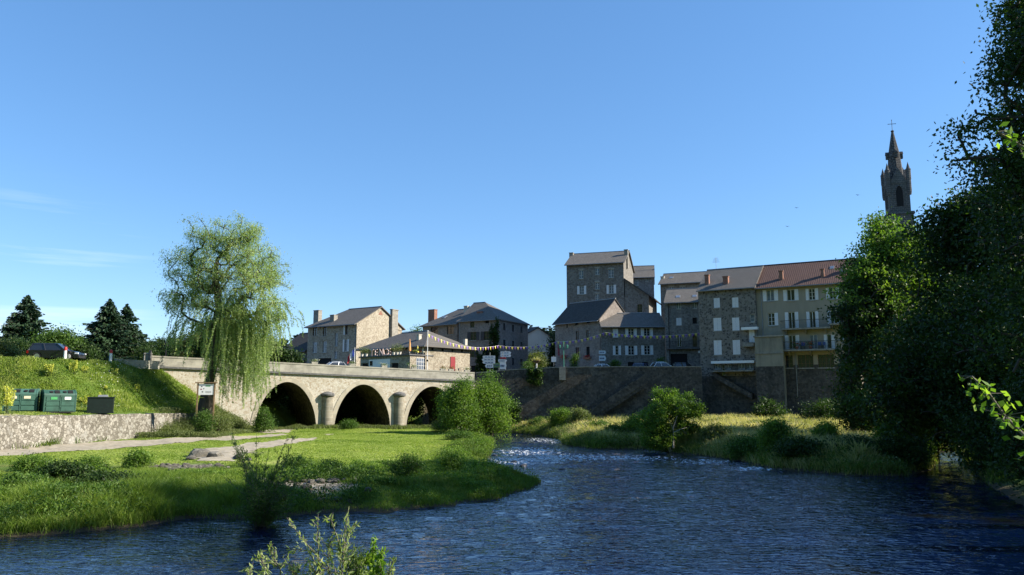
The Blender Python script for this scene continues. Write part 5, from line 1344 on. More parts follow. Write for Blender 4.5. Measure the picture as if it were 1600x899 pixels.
# ------------------------------------------------------------------ riverside bushes
bush('large rounded bright green bush at the right end of the bridge', 722, 80, 78, 586, 'light', 51, n=230, lp=190, ls=0.17, name='riverside_bush', cat='bush', spread=0.48, low=-.06)
bush('bright green bush joined to the larger one, nearer the quay', 768, 82, 74, 585, 'light', 52, n=220, lp=190, ls=0.17, name='riverside_bush', cat='bush', spread=0.48, low=-.06)
def small_tree():
    Y = 64.0; b = on(1045, Y)
    def q(px, py, dy=0.0): p = atY(px, py, Y + dy); return np.array([p.x - b.x, dy, p.z - b.z])
    tr = [np.array([0.1, 0, -0.4]), q(1046, 700), q(1049, 685, .1), q(1052, 668, 0), q(1060, 650, .1)]
    bl = [(q(1050, 640), (1.9, 1.7, 1.2), 70), (q(1030, 668, .1), (1.5, 1.4, 1.2), 50), (q(1082, 640, .3), (1.0, 1.2, 0.8), 26), (q(1040, 620, .2), (0.9, 1, 0.55), 18), (q(1022, 655), (1.0, 1.3, 1.3), 34), (q(1030, 685, -.2), (1.3, 1.2, 0.8), 34), (q(1072, 665, .9), (1.0, .8, 1.0), 22)]
    e = plant('young_riverside_tree', 'small leafy tree with bare pale forked trunk on the right bank', 'tree', b, 53, tr, bl, 150, 0.15, 'light', r0=0.13, spread=0.24, bk=M_barkp, rt=0.018)
    m = MB(); m.tube([q(1052, 690, -1.0), q(1052, 668, -1.1), q(1058, 650, -1.1)], [0.07, 0.05, 0.02]); m.tube([q(1052, 676, -1.1), q(1066, 670, -1.3), q(1074, 668, -1.2)], [0.05, 0.035, 0.01]); m.tube([q(1052, 672, -1.1), q(1045, 655, -1.0)], [0.04, 0.01])
    m.tube([q(1052, 700, -1.0), q(1052, 690, -1.0)], [0.08, 0.07]); m.build('dead_limb', M_barkp, e)
small_tree()

# ------------------------------------------------------------------ big trees along the right bank
def big(label, base, top_h, blobs, seed, lp, ls, key='dark', r0=0.4, lean=(0, 0), spread=0.55, name='broadleaf_tree', **kw):
    b = Vector((base[0], base[1], hgt(*base)))
    tr = [(lean[0] * t, lean[1] * t, -0.4 + (top_h * 0.75) * t) for t in np.linspace(0, 1, 8)]
    bl = [((c[0] - b.x, c[1] - b.y, c[2] - b.z), r, n) for c, r, n in blobs]
    return plant(name, label, 'tree', b, seed, tr, bl, lp, ls, key, r0=r0, spread=spread, **kw)
def W_at(px, py, Y): p = atY(px, py, Y); return (p.x, p.y, p.z)
big('huge dark tree overhanging the river at the right edge', (23.5, 27.5), 24, [(W_at(1720, 100, 28), (3.5, 4.0, 3.6), 190), (W_at(1655, 235, 28), (1.6, 2.6, 2.4), 90), (W_at(1700, 330, 29), (3.1, 4.0, 4.2), 120), (W_at(1628, 60, 29), (1.4, 2.0, 2.4), 80), (W_at(1690, 480, 29), (3.2, 3.5, 3.0), 100)], 61, 120, 0.17, r0=0.5, spread=0.42)
big('tall leafy tree on the near right bank beside the water', (28.6, 39.0), 17, [((29.0, 40, 15), (3.5, 4.2, 4.0), 180), ((28, 38, 9.5), (4.0, 4, 3.5), 130), ((29, 38, 6), (4.4, 5, 3.4), 120)], 62, 110, 0.24, r0=0.5, spread=0.6)
big('tall tree out on the right bank behind the overhanging one', (35.5, 34.0), 25, [((35.5, 34, 20), (5.5, 4.6, 4.6), 190), ((36, 33, 12), (5, 4, 5), 150)], 63, 80, 0.34, r0=0.5, spread=0.7)
big('tall tree out of frame at the right edge of the near bank', (22.5, 23.5), 24, [((22.5, 23.5, 19), (3.2, 3.2, 4.6), 150), ((22.5, 24, 12), (3.2, 3.2, 4.6), 120)], 641, 80, 0.30, r0=0.45, spread=0.5)
big('broad tree out of frame, farther along the right bank', (37.0, 45.0), 25, [((37, 45, 20), (5.2, 4.6, 4.6), 190), ((37, 45, 12.5), (5, 5, 5), 170), ((37, 44, 7), (4.5, 5, 3.4), 90)], 642, 90, 0.34, r0=0.5, spread=0.6)
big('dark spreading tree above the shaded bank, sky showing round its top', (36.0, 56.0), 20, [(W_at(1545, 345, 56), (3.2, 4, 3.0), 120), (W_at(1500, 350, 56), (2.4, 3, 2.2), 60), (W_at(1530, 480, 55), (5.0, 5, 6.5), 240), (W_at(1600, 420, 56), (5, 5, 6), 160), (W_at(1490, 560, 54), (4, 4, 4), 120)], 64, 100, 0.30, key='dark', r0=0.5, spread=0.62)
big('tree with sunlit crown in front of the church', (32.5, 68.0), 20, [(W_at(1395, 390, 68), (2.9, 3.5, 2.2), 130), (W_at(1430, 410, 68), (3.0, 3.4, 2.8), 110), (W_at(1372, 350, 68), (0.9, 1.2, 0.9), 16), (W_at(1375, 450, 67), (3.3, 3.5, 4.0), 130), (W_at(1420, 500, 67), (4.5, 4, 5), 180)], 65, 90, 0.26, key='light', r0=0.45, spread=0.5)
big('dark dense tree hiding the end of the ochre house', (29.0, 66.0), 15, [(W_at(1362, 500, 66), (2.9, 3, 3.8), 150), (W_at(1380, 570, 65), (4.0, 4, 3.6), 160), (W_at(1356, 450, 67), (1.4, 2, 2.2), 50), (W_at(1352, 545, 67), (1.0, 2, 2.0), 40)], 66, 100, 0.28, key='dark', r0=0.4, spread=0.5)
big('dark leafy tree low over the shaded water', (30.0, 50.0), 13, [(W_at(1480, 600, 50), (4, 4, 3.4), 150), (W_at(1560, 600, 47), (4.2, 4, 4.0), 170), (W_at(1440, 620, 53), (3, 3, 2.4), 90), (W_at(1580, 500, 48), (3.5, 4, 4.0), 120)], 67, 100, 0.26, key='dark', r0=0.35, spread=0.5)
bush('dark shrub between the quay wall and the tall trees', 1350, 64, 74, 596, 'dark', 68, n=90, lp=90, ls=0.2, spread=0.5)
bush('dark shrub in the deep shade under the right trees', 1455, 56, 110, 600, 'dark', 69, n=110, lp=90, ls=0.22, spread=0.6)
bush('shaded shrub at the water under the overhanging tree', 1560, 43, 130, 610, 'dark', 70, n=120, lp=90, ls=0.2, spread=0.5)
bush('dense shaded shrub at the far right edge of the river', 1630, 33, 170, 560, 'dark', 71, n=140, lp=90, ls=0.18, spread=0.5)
bush('low dark shrub at the foot of the ochre house wall', 1290, 84, 90, 622, 'dark', 72, n=70, lp=90, ls=0.22, spread=0.4)
bush('low dark shrub at the foot of the outside steps', 1200, 88, 60, 628, 'dark', 721, n=50, lp=90, ls=0.22, spread=0.4)
# bushes on the island bank
for i, (px, Y, w, top, key, lab) in enumerate([
    (878, 90, 46, 638, 'light', 'light green shrub at the upstream end of the right bank'), (905, 88, 44, 640, 'olive', 'olive shrub second along the far meadow edge'),
    (935, 78, 50, 660, 'mid', 'low green shrub above the grassy islet'), (990, 72, 44, 650, 'light', 'pale shrub just left of the small forked tree'),
    (960, 72, 34, 668, 'mid', 'low rounded shrub beside the islet tip'), (845, 97, 36, 655, 'mid', 'low shrub under the quay wall by the bend'),
    (1120, 63, 44, 668, 'olive', 'pale weedy clump right of the forked tree'), (1165, 56, 60, 690, 'mid', 'shaded clump on the near edge of the right bank'),
    (1205, 53, 50, 656, 'light', 'weedy bush with a lit top on the right bank'), (1250, 50, 90, 690, 'dark', 'wide dark bramble over the water, first on the shaded bank'),
    (1330, 49, 100, 690, 'dark', 'wide dark bramble over the water, middle of the shaded bank'), (1400, 48, 90, 685, 'dark', 'dark bramble at the tip of the shaded bank'),
    (1385, 55, 50, 655, 'light', 'small bush catching sun near the tall trees'), (1425, 54, 44, 664, 'mid', 'last sunlit bush before the side channel'),
    (1290, 57, 40, 664, 'light', 'light weedy bush in the middle of the sunlit strip')]):
    bush(lab, px, Y, w, top, key, 80 + i, n=70, lp=130, ls=0.15, spread=0.30, low=-.05)
# left bank
for i, (px, Y, w, top, key, lab, ls) in enumerate([
    (415, 79, 40, 640, 'mid', 'low bush at the foot of the bridge abutment', .14), (345, 72, 74, 650, 'olive', 'weedy bush covering the end of the retaining wall', .12),
    (322, 70, 34, 640, 'mid', 'weeds below the notice board at the wall end', .12), (690, 83, 40, 658, 'olive', 'pale shrub in front of the third arch', .12),
    (548, 86, 26, 659, 'mid', 'small bush in front of the middle arch', .12), (715, 70, 60, 676, 'mid', 'grassy shrub under the big bridge bush', .1),
    (750, 66, 44, 690, 'light', 'grassy clump at the water edge below the bridge bush', .1),
    (110, 33, 100, 722, 'dark', 'dark nettle clump on the near left bank', .12), (175, 32, 110, 740, 'dark', 'large dark nettle thicket in the middle of the left bank', .12),
    (45, 30.5, 70, 745, 'mid', 'bright nettle clump at the left edge of the near bank', .12), (225, 40, 50, 706, 'light', 'round grassy bush beside the boulders', .1),
    (235, 33, 60, 768, 'mid', 'shaded weeds near the stony runnel', .1),
    (20, 28.5, 60, 770, 'light', 'sunlit leafy clump at the left edge just above the water', .09), (78, 29.5, 56, 762, 'light', 'sunlit leafy clump right of the bright nettles', .09), (130, 28.8, 60, 782, 'mid', 'broad leafy clump hanging towards the water', .09),
    (150, 37, 46, 716, 'light', 'pale weedy clump below the retaining wall path', .09), (60, 38, 60, 714, 'light', 'grassy clump on the left bank below the path', .09), (285, 77, 40, 640, 'light', 'weedy clump on the slope beside the willow trunk', .12), (372, 80, 34, 652, 'olive', 'weedy bush against the bridge abutment', .12),
    (470, 40, 44, 716, 'mid', 'dark weedy tuft at the edge of the sandy patch', .08), (520, 38, 40, 722, 'mid', 'small weedy tuft between the stones and the meadow', .08), (640, 38, 60, 712, 'mid', 'clump of weeds where the meadow falls into shade', .08), (705, 40, 46, 708, 'light', 'second clump of weeds at the shaded meadow edge', .08)]):
    bush(lab, px, Y, w, top, key, 120 + i, n=60, lp=70, ls=ls, spread=0.2 if Y < 45 else 0.3)

# thin willow sapling in mid water edge, and the foreground shoots
def shoots(name, label, cat, base, stems, key, seed, lsz, asp, side=10, slen=0.3, bk=None, rad=0.012, up=1.0, dens=26):
    g = np.random.default_rng(seed); sa, sb, r1, r2, C, D, T = [], [], [], [], [], [], []
    for st in stems:
        P = [Vector(p) for p in st]; pts = []
        for a, b in zip(P[:-1], P[1:]):
            for k in range(4): pts.append(a.lerp(b, k / 4))
        pts.append(P[-1]); L_ = sum((b - a).length for a, b in zip(pts[:-1], pts[1:])); n = len(pts); tone = np.clip(.5 + .2 * g.normal(), 0, 1)
        for i, (a, b) in enumerate(zip(pts[:-1], pts[1:])):
            sa.append(a); sb.append(b); r1.append(rad * (1 - 0.8 * i / n)); r2.append(rad * (1 - 0.8 * (i + 1) / n))
        segs = [(pts[i], pts[i + 1]) for i in range(int(n * 0.25), n - 1)]
        for k in range(side):
            t = g.uniform(0.25, 0.95); p = pts[int(t * (n - 1))]; d = (pts[min(n - 1, int(t * (n - 1)) + 1)] - pts[max(0, int(t * (n - 1)) - 1)]).normalized()
            q = Vector(g.normal(size=3)); q = (q - d * q.dot(d)).normalized(); ln = slen * g.uniform(0.4, 1.2) * (1.2 - t)
            e_ = p + (d * 0.9 * up + q * 0.8).normalized() * ln
            sa.append(p); sb.append(e_); r1.append(rad * 0.4); r2.append(rad * 0.15); segs.append((p, e_))
        for a, b in segs:
            ln = (b - a).length; m = max(2, int(ln * dens)); t = g.random(m); dd_ = np.array((b - a).normalized())
            C.append(np.array(a)[None] + np.outer(t, np.array(b - a)) + g.normal(size=(m, 3)) * lsz * 0.3); D.append(np.tile(dd_, (m, 1))); T += [tone] * m
    o = np.array(base); sa = np.array([list(v) for v in sa]) - o; sb = np.array([list(v) for v in sb]) - o
    V, Q = tubes_np(sa, sb, np.array(r1), np.array(r2), 5)
    e = empty(name, base, 0, label, cat); link('stem', np_mesh('stem', V, Q, bk or M_barkg, smooth=True), e)
    C = np.concatenate(C) - o; V, Q = leaf_np(C, lsz, g, asp, np.concatenate(D), 0.5)
    link('foliage', np_mesh('foliage', V, Q, fol(key), {'var': np.repeat(np.clip(np.array(T) + .15 * g.normal(size=len(C)), 0, 1), 4)}), e); return e
g_ = random.Random(5)
def fan(base, n, Y, px0, px1, py0, py1, dy=1.0, curve=0.3):
    st = []
    for i in range(n):
        px = px0 + (px1 - px0) * (i + 0.5) / n + g_.uniform(-8, 8); py = g_.uniform(py0, py1)
        t = atY(px, py, Y + g_.uniform(-dy, dy)); b = Vector(base) + Vector((g_.uniform(-.2, .2), g_.uniform(-.2, .2), 0)); m = b.lerp(t, 0.5) + Vector(((t.x - b.x) * -0.15, 0, 0.05))
        st.append([b, m, t])
    return st
bS = on(418, 28.0); bS.z = -0.2
st = fan(bS, 34, 28, 345, 482, 675, 770, 1.6) + fan(bS, 40, 28, 365, 470, 740, 805, 1.3)
st += [[bS, atY(440, 740, 28), atY(463, 668, 28)], [bS, atY(400, 750, 28), atY(372, 690, 28.4)], [bS, atY(430, 730, 28.3), atY(452, 676, 28.5)]]
shoots('willow_shrub', 'tall dark willow shrub standing in the water by the left bank', 'shrub', bS, st, 'mid', 201, 0.09, 0.3, side=24, slen=0.7, dens=26)
bF = Vector((-1.75, 8.4, 0.6))
YF = 8.0
S2 = []
for pts in [[(480, 920), (505, 880), (470, 840), (448, 809)], [(500, 930), (498, 870), (496, 830), (497, 803)], [(530, 940), (536, 880), (538, 840), (545, 792)], [(530, 930), (533, 860), (517, 812), (512, 810)],
            [(540, 900), (540, 850), (548, 830), (556, 815)], [(470, 930), (500, 890), (480, 860), (447, 858)], [(520, 930), (512, 880), (514, 850), (520, 840)], [(430, 930), (415, 890), (407, 870), (404, 862)],
            [(440, 940), (438, 890), (424, 865), (421, 848)], [(450, 940), (455, 905), (470, 890), (445, 880)], [(540, 910), (560, 890), (530, 860), (528, 848)], [(480, 940), (470, 905), (460, 895), (452, 888)], [(510, 930), (528, 905), (520, 880), (512, 860)], [(400, 940), (395, 905), (390, 895), (388, 890)],
            [(600, 930), (607, 905), (612, 885), (616, 870)]]:
    dy = g_.uniform(-.35, .35)
    S2.append([tuple(bF + Vector((g_.uniform(-.1, .1), g_.uniform(-.1, .1), 0)))] + [atY(x, y, YF + dy) for x, y in pts])
shoots('willow_sprig', 'sunlit grey-green willow shoots rising at the bottom of the picture', 'shrub', bF, S2, 'silver', 202, 0.055, 0.28, side=13, slen=0.22, rad=0.011, dens=58)
bG = Vector((-1.2, 8.6, 0.6))
S3 = [[tuple(bG)] + [atY(x, y, 8.3 + g_.uniform(-.2, .2)) for x, y in pts] for pts in [[(575, 930), (580, 880), (584, 842)], [(580, 930), (590, 885), (600, 858)], [(570, 930), (572, 890), (576, 860)], [(590, 930), (596, 890), (594, 870)], [(585, 930), (582, 890), (588, 850)]]]
shoots('leafy_sprig', 'bright yellow-green leafy shoot right of the willow shoots', 'shrub', bG, S3, 'fresh', 203, 0.06, 0.42, side=18, slen=0.16, rad=0.009, dens=110)
S4 = [[tuple(bG)] + [atY(x, y, 8.2 + g_.uniform(-.2, .2)) for x, y in [(560 + g_.uniform(-12, 12), 930), (555 + g_.uniform(-16, 14), 885), (562 + g_.uniform(-22, 20), g_.uniform(850, 885))]] for _ in range(40)]
shoots('grass_tuft', 'tuft of long green grass among the foreground shoots', 'grass tuft', bG, S4, 'grass', 204, 0.07, 0.12, side=0, rad=0.006, dens=30, bk=fol('fresh'))
# broad leaves reaching in from the right, close to the camera
def twig(label, seed, Y, pts, n, ls, key='fresh', name='overhanging_branch'):
    g = np.random.default_rng(seed); P = [atY(x, y, Y + d) for x, y, d in pts]; o = P[0]
    m = MB(); m.tube([p - o for p in P], [0.02 - 0.015 * i / len(P) for i in range(len(P))]); e = empty(name, o, 0, label, 'branch'); 
    C = []
    for i in range(n):
        t = g.uniform(0.15, 1) * (len(P) - 1); k = min(int(t), len(P) - 2); p = P[k].lerp(P[k + 1], t - k) - o; C.append(np.array(p) + g.normal(size=3) * ls * 0.8)
    C = np.array(C)
    for c in C[::3]:
        j = min(range(len(P)), key=lambda q: (P[q] - o - Vector(c)).length); m.tube([P[j] - o, Vector(c)], 0.004, 4)
    m.build('twig', M_barkg, e)
    V, Q = leaf_np(C, ls, g, 0.62, np.tile([[-0.5, 0, 0.3]], (len(C), 1)), 0.7)
    link('foliage', np_mesh('foliage', V, Q, fol(key), {'var': np.repeat(g.random(len(C)), 4)}), e)
twig('broad-leaved branch reaching in low from the right edge', 301, 7.0, [(1680, 770, 0), (1620, 700, 0), (1570, 650, .1), (1545, 615, .1), (1518, 588, .1)], 90, 0.085)
twig('small lit branch high at the right edge against the dark tree', 302, 7.0, [(1700, 300, 0), (1630, 250, 0), (1590, 225, .1), (1558, 206, .1)], 42, 0.075)
twig('lit leaves low on the right edge beside the dark water', 303, 6.0, [(1700, 760, 0), (1640, 700, 0), (1603, 660, .1)], 40, 0.07)
# ------------------------------------------------------------------ grasses and weeds: nobody could count these
def blades(name, label, X, Y, h, w, key, seed, cat='grass', lean=0.35, var=None, z0=-0.03, clump=1, cs=0.1):
    g = np.random.default_rng(seed)
    if clump > 1:
        X = np.repeat(X, clump) + g.normal(size=len(X) * clump) * cs; Y = np.repeat(Y, clump) + g.normal(size=len(Y) * clump) * cs
        h = np.repeat(h, clump) * g.uniform(.6, 1.15, len(X)); w = np.repeat(w, clump); var = None if var is None else np.repeat(var, clump)
    n = len(X); Z = land(X, Y) + z0; B = np.stack([X, Y, Z], 1)
    a = g.uniform(0, 2 * pi, n); sdir = np.stack([np.cos(a), np.sin(a), np.zeros(n)], 1)
    ln = g.normal(size=(n, 2)) * lean; L3 = np.stack([ln[:, 0] * h, ln[:, 1] * h, h], 1)
    mid = B + L3 * np.array([0.4, 0.4, 0.62]); tip = B + L3
    ww = (w * g.uniform(.7, 1.3, n))[:, None] * 0.5
    V = np.stack([B - sdir * ww, B + sdir * ww, mid + sdir * ww * .8, tip, mid - sdir * ww * .8], 1).reshape(-1, 3)
    b = (np.arange(n) * 5)[:, None]
    Q = np.concatenate([b + np.array([[0, 1, 2, 4]]), b + np.array([[4, 2, 3, 3]])])
    # a quad with a doubled corner is not allowed: use triangles throughout
    T3 = np.concatenate([b + np.array([[0, 1, 2]]), b + np.array([[0, 2, 4]]), b + np.array([[4, 2, 3]])])
    vv = np.clip((0.5 + 0.2 * g.normal(size=n)) if var is None else var + 0.12 * g.normal(size=n), 0, 1)
    o = link(name, np_mesh(name, V, T3, fol(key), {'var': np.repeat(vv, 5)}))
    return tag(o, label, cat, kind='stuff')
def scatter(n, x0, x1, y0, y1, test, seed):
    g = np.random.default_rng(seed); X = g.uniform(x0, x1, n); Y = g.uniform(y0, y1, n); k = test(X, Y); return X[k], Y[k]
dL = lambda X, Y: sdist(X, Y, polyL); dRr = lambda X, Y: sdist(X, Y, polyR)
def infr(X, Y, m=1.08): return np.abs(X) < Y * 0.6667 * m + 1.0
pathpoly = [pz([(-90, 712), (0, 702), (200, 691), (300, 687), (440, 680), (452, 682), (330, 692), (240, 699), (0, 717), (-90, 726)]), pz([(300, 712), (330, 703), (400, 694), (460, 688), (497, 686), (490, 690), (440, 699), (400, 706), (370, 722), (310, 724)]), pz([(380, 677), (430, 671), (462, 672), (450, 678), (420, 680)])]
def offpath(X, Y):
    k = np.ones(X.shape, bool)
    for p in pathpoly: k &= sdist(X, Y, p) < -0.1
    return k
gravc = [(atZ(x, y, z), rx, ry) for x, y, z, rx, ry in [(283, 736, .6, 2.6, 2.2), (345, 768, .4, 2.6, 2.0), (490, 775, .3, 2.8, 1.8), (350, 712, .7, 2.5, 1.3)]]
def offgrav(X, Y):
    k = np.ones(X.shape, bool)
    for c, rx, ry in gravc: k &= ((X - c.x) / rx) ** 2 + ((Y - c.y) / ry) ** 2 > 0.7
    return k
def N_(X, Y, s=0.5, o=0): return fbm(X * s + o, Y * s + o, 3)
# near left bank: long lush grass
X, Y = scatter(85000, -30, 2, 24, 46, lambda X, Y: (dL(X, Y) > -0.15) & (dL(X, Y) < 9 + 6 * N_(X, Y, .3)) & offpath(X, Y) & offgrav(X, Y) & infr(X, Y), 1)
tall = np.clip(1.25 - dL(X, Y) / 9, 0.25, 1) * (0.35 + 0.9 * N_(X, Y, .45, 7)); left = np.clip((-X - 6) / 8, 0.35, 1)
_X, _Y, _t, _l = X, Y, tall, left
for _k, _key, _lab in (((_X < -14.5 + 2 * N_(_X, _Y, .5)), 'lawn', 'lush light green long grass on the near left bank above the water'), ((_X >= -14.5 + 2 * N_(_X, _Y, .5)), 'grass', 'rank grass on the tip of the meadow above the water')):  # darker key meant as tree shade on the tip; both halves drawn in lawn
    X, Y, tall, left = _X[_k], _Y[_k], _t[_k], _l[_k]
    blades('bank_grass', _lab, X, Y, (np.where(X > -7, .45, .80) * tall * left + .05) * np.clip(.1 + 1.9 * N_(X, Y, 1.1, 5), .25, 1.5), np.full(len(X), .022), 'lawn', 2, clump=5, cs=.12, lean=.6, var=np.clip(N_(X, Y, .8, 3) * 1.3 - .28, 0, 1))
# lawn
X, Y = scatter(90000, -34, 0, 42, 92, lambda X, Y: (dL(X, Y) > 0.5) & offpath(X, Y) & offgrav(X, Y) & ((Y > 46 + 3 * N_(X, Y, .4)) | (X < -14)) & (sdist(X, Y, terr) < -0.3) & infr(X, Y), 3)
blades('meadow_grass', 'short bright meadow grass between the path and the river', X, Y, 0.05 + 0.10 * N_(X, Y, .6), np.full(len(X), .05), 'lawn', 4, clump=3, cs=.15, lean=.6, var=np.clip(.15 + N_(X, Y, .25, 3), 0, 1))
# shore fringe, left
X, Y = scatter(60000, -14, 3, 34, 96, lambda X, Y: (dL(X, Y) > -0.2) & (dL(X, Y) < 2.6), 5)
blades('bank_grass', 'rough taller grass fringing the meadow along the water', X, Y, 0.08 + 0.5 * N_(X, Y, .9, 2) ** 1.4, np.full(len(X), .04), 'grass', 6, clump=5, cs=.15, var=np.clip(N_(X, Y, .5, 9), 0, 1))  # dark grass key deepens the tree shade on this fringe by colour
# foot of the bridge
gg = np.random.default_rng(8); u = gg.uniform(-4, 24, 5000); v = -np.abs(gg.normal(size=5000)) * .7 - .1
X = BO.x + BU.x * u + BV.x * v; Y = BO.y + BU.y * u + BV.y * v; k = dL(X, Y) > 0; X, Y = X[k], Y[k]
blades('bridge_foot_weeds', 'weeds and seeding grass along the foot of the bridge', X, Y, .25 + .9 * N_(X, Y, .9) ** 2, np.full(len(X), .05), 'olive', 9, clump=3)
# embankment and terrace
X, Y = scatter(90000, -62, -27, 40, 84, lambda X, Y: (sdist(X, Y, terr) > 0.9) & (sdist(X, Y, hiL) < 0.3) & infr(X, Y) & ((sdist(X, Y, hiL) > -6.3) | (gg.random(X.shape) < .5)), 10)
cl = N_(X, Y, .75, 4); onbank = (sdist(X, Y, hiL) > -6.3)
blades('embankment_grass', 'rough sunlit grass and weeds on the road embankment', X, Y, np.where(onbank, .10 + .75 * np.clip(cl - .25, 0, 1), .06 + .08 * cl), np.full(len(X), .06), 'lawn', 11, clump=4, cs=.16, lean=.55, var=np.clip(cl * 1.5 - .15, 0, 1))
X2, Y2 = scatter(9000, -62, -30, 52, 82, lambda X, Y: (sdist(X, Y, hiL) < .2) & (sdist(X, Y, hiL) > -6) & infr(X, Y) & (N_(X, Y, .6, 21) > .50), 12)
g = np.random.default_rng(13); C = np.repeat(np.stack([X2, Y2, land(X2, Y2) + .25], 1), 14, 0) + g.normal(size=(len(X2) * 14, 3)) * np.array([.25, .25, .16])
V, Q = leaf_np(C, .12, g, .6)
tag(link('embankment_weeds', np_mesh('embankment_weeds', V, Q, fol('mid'), {'var': np.repeat(g.random(len(C)) * .8, 4)})), 'low leafy weeds in clumps on the embankment', 'weeds', kind='stuff')
X2, Y2 = scatter(9000, -62, -30, 52, 82, lambda X, Y: (sdist(X, Y, hiL) < -.3) & (sdist(X, Y, hiL) > -6) & (N_(X, Y, .5, 33) > .56), 14)
C = np.stack([X2, Y2, land(X2, Y2) + .35], 1); V, Q = leaf_np(C, .09, g, .9)
tag(link('white_blossoms', np_mesh('white_blossoms', V, Q, fol('whitef'), {'var': np.repeat(g.random(len(C)), 4)})), 'small white umbel flowers dotted over the embankment', 'wildflowers', kind='stuff')
# right bank: tall pale seeding grass
X, Y = scatter(150000, 0, 46, 42, 101, lambda X, Y: (dRr(X, Y) > -0.1) & (sdist(X, Y, hiR) < 0) & infr(X, Y), 15)
N2 = N_(X, Y, .35, 6); edge = np.clip(dRr(X, Y) / 2.5, 0, 1)
isl = (np.hypot((X - XatY(930, 66)) / 4.0, (Y - 66.5) / 3.0) < 1)
hh = np.where(isl, .15, (.25 + 1.6 * N_(X, Y, .9, 2) ** 1.3) * (.5 + .5 * edge))
blades('reed_meadow', 'tall pale seeding grass covering the right bank', X, Y, hh, np.full(len(X), .06), 'straw', 16, clump=3, cs=.15, lean=.4, var=np.clip(N2 * 1.2 + edge * .38 - .28, 0, 1))
X, Y = scatter(60000, 0, 40, 40, 100, lambda X, Y: (dRr(X, Y) > -0.2) & (dRr(X, Y) < 2.8), 17)
blades('bank_grass', 'green grass hanging over the water along the right bank', X, Y, .3 + .7 * N_(X, Y, .6), np.full(len(X), .04), 'grass', 18, clump=4, cs=.15, lean=.45)
# wall weeds
X, Y = scatter(2600, -37, -29, 46, 80, lambda X, Y: (np.abs(sdist(X, Y, terr) + .45) < .35) & ((N_(X, Y, .35, 60) > .5) | (Y > 69)), 19)
blades('wall_weeds', 'weeds growing along the foot of the retaining wall', X, Y, .2 + .7 * N_(X, Y, .9), np.full(len(X), .05), 'grass', 20, clump=5, cs=.12, lean=.5)

# leafy weeds of several kinds through the near left bank, and coarse herbs on the right bank
def weeds(name, label, X, Y, h, k, ls, key, seed, w=.18, cat='weeds'):
    g = np.random.default_rng(seed); tone = np.clip(.5 + .28 * g.normal(size=len(X)), 0, 1)
    Xr, Yr, hr, tr = [np.repeat(a, k) for a in (X, Y, h, tone)]; C = np.stack([Xr + g.normal(size=len(Xr)) * w, Yr + g.normal(size=len(Xr)) * w, np.repeat(land(X, Y), k) + hr * g.uniform(.1, 1.0, len(Xr))], 1)
    V, Q = leaf_np(C, ls, g, .42, np.tile([[0, 0, .8]], (len(C), 1)), .9)
    return tag(link(name, np_mesh(name, V, Q, fol(key), {'var': np.repeat(np.clip(tr + .15 * g.normal(size=len(C)), 0, 1), 4)})), label, cat, kind='stuff')
X, Y = scatter(9000, -30, 0, 24.5, 44, lambda X, Y: (dL(X, Y) > 0.1) & (dL(X, Y) < 8) & offpath(X, Y) & offgrav(X, Y) & infr(X, Y) & (N_(X, Y, .7, 44) > .47), 51)
weeds('leafy_weeds', 'mixed leafy weeds standing in the grass of the near left bank', X, Y, .2 + .4 * N_(X, Y, .6, 4) * np.clip((-X) / 12, .4, 1.1), 34, .10, 'light', 52)
X, Y = scatter(5000, -30, -6, 24.5, 42, lambda X, Y: (dL(X, Y) > 0.1) & (dL(X, Y) < 7) & offgrav(X, Y) & infr(X, Y) & (N_(X, Y, .5, 144) > .53), 53)
weeds('leafy_weeds', 'dark nettles in patches on the near left bank', X, Y, .4 + .7 * N_(X, Y, .6, 4), 40, .11, 'mid', 54)
X, Y = scatter(16000, 1, 44, 43, 98, lambda X, Y: (dRr(X, Y) > 0.0) & (sdist(X, Y, hiR) < -1) & infr(X, Y) & (N_(X, Y, .45, 12) > .53), 55)
weeds('coarse_herbs', 'coarse tall herbs standing in the pale grass of the right bank', X, Y, .5 + 1.0 * N_(X, Y, .4, 4), 26, .15, 'olive', 56, w=.3)
X, Y = scatter(9000, 1, 44, 43, 98, lambda X, Y: (dRr(X, Y) > -.1) & (dRr(X, Y) < 3.2) & infr(X, Y) & (N_(X, Y, .5, 72) > .40), 57)
weeds('coarse_herbs', 'green herbs overhanging the water along the right bank', X, Y, .4 + .9 * N_(X, Y, .5, 4), 30, .13, 'mid', 58, w=.3)
X, Y = scatter(3500, -12, 2, 36, 92, lambda X, Y: (dL(X, Y) > -.1) & (dL(X, Y) < 2.5) & (N_(X, Y, .5, 172) > .46), 59)
weeds('coarse_herbs', 'weeds fringing the meadow along the river', X, Y, .2 + .6 * N_(X, Y, .5, 4), 24, .12, 'light', 60, w=.25)

X, Y = scatter(5000, -33, -26, 68, 86, lambda X, Y: (sdist(X, Y, terr) < 1.0) & (dL(X, Y) > 0) & ((X - BO.x) * BV.x + (Y - BO.y) * BV.y < -.3), 61)
weeds('slope_weeds', 'weeds covering the slope between the wall end and the bridge', X, Y, .2 + .5 * N_(X, Y, .5, 4), 26, .12, 'olive', 62, w=.25)
def crest(px, dy=.4):
    for Y in np.arange(60, 90, .1):
        x = XatY(px, Y)
        if sdist(np.array([x]), np.array([Y]), hiL)[0] > dy: return Vector((x, Y, hgt(x, Y)))
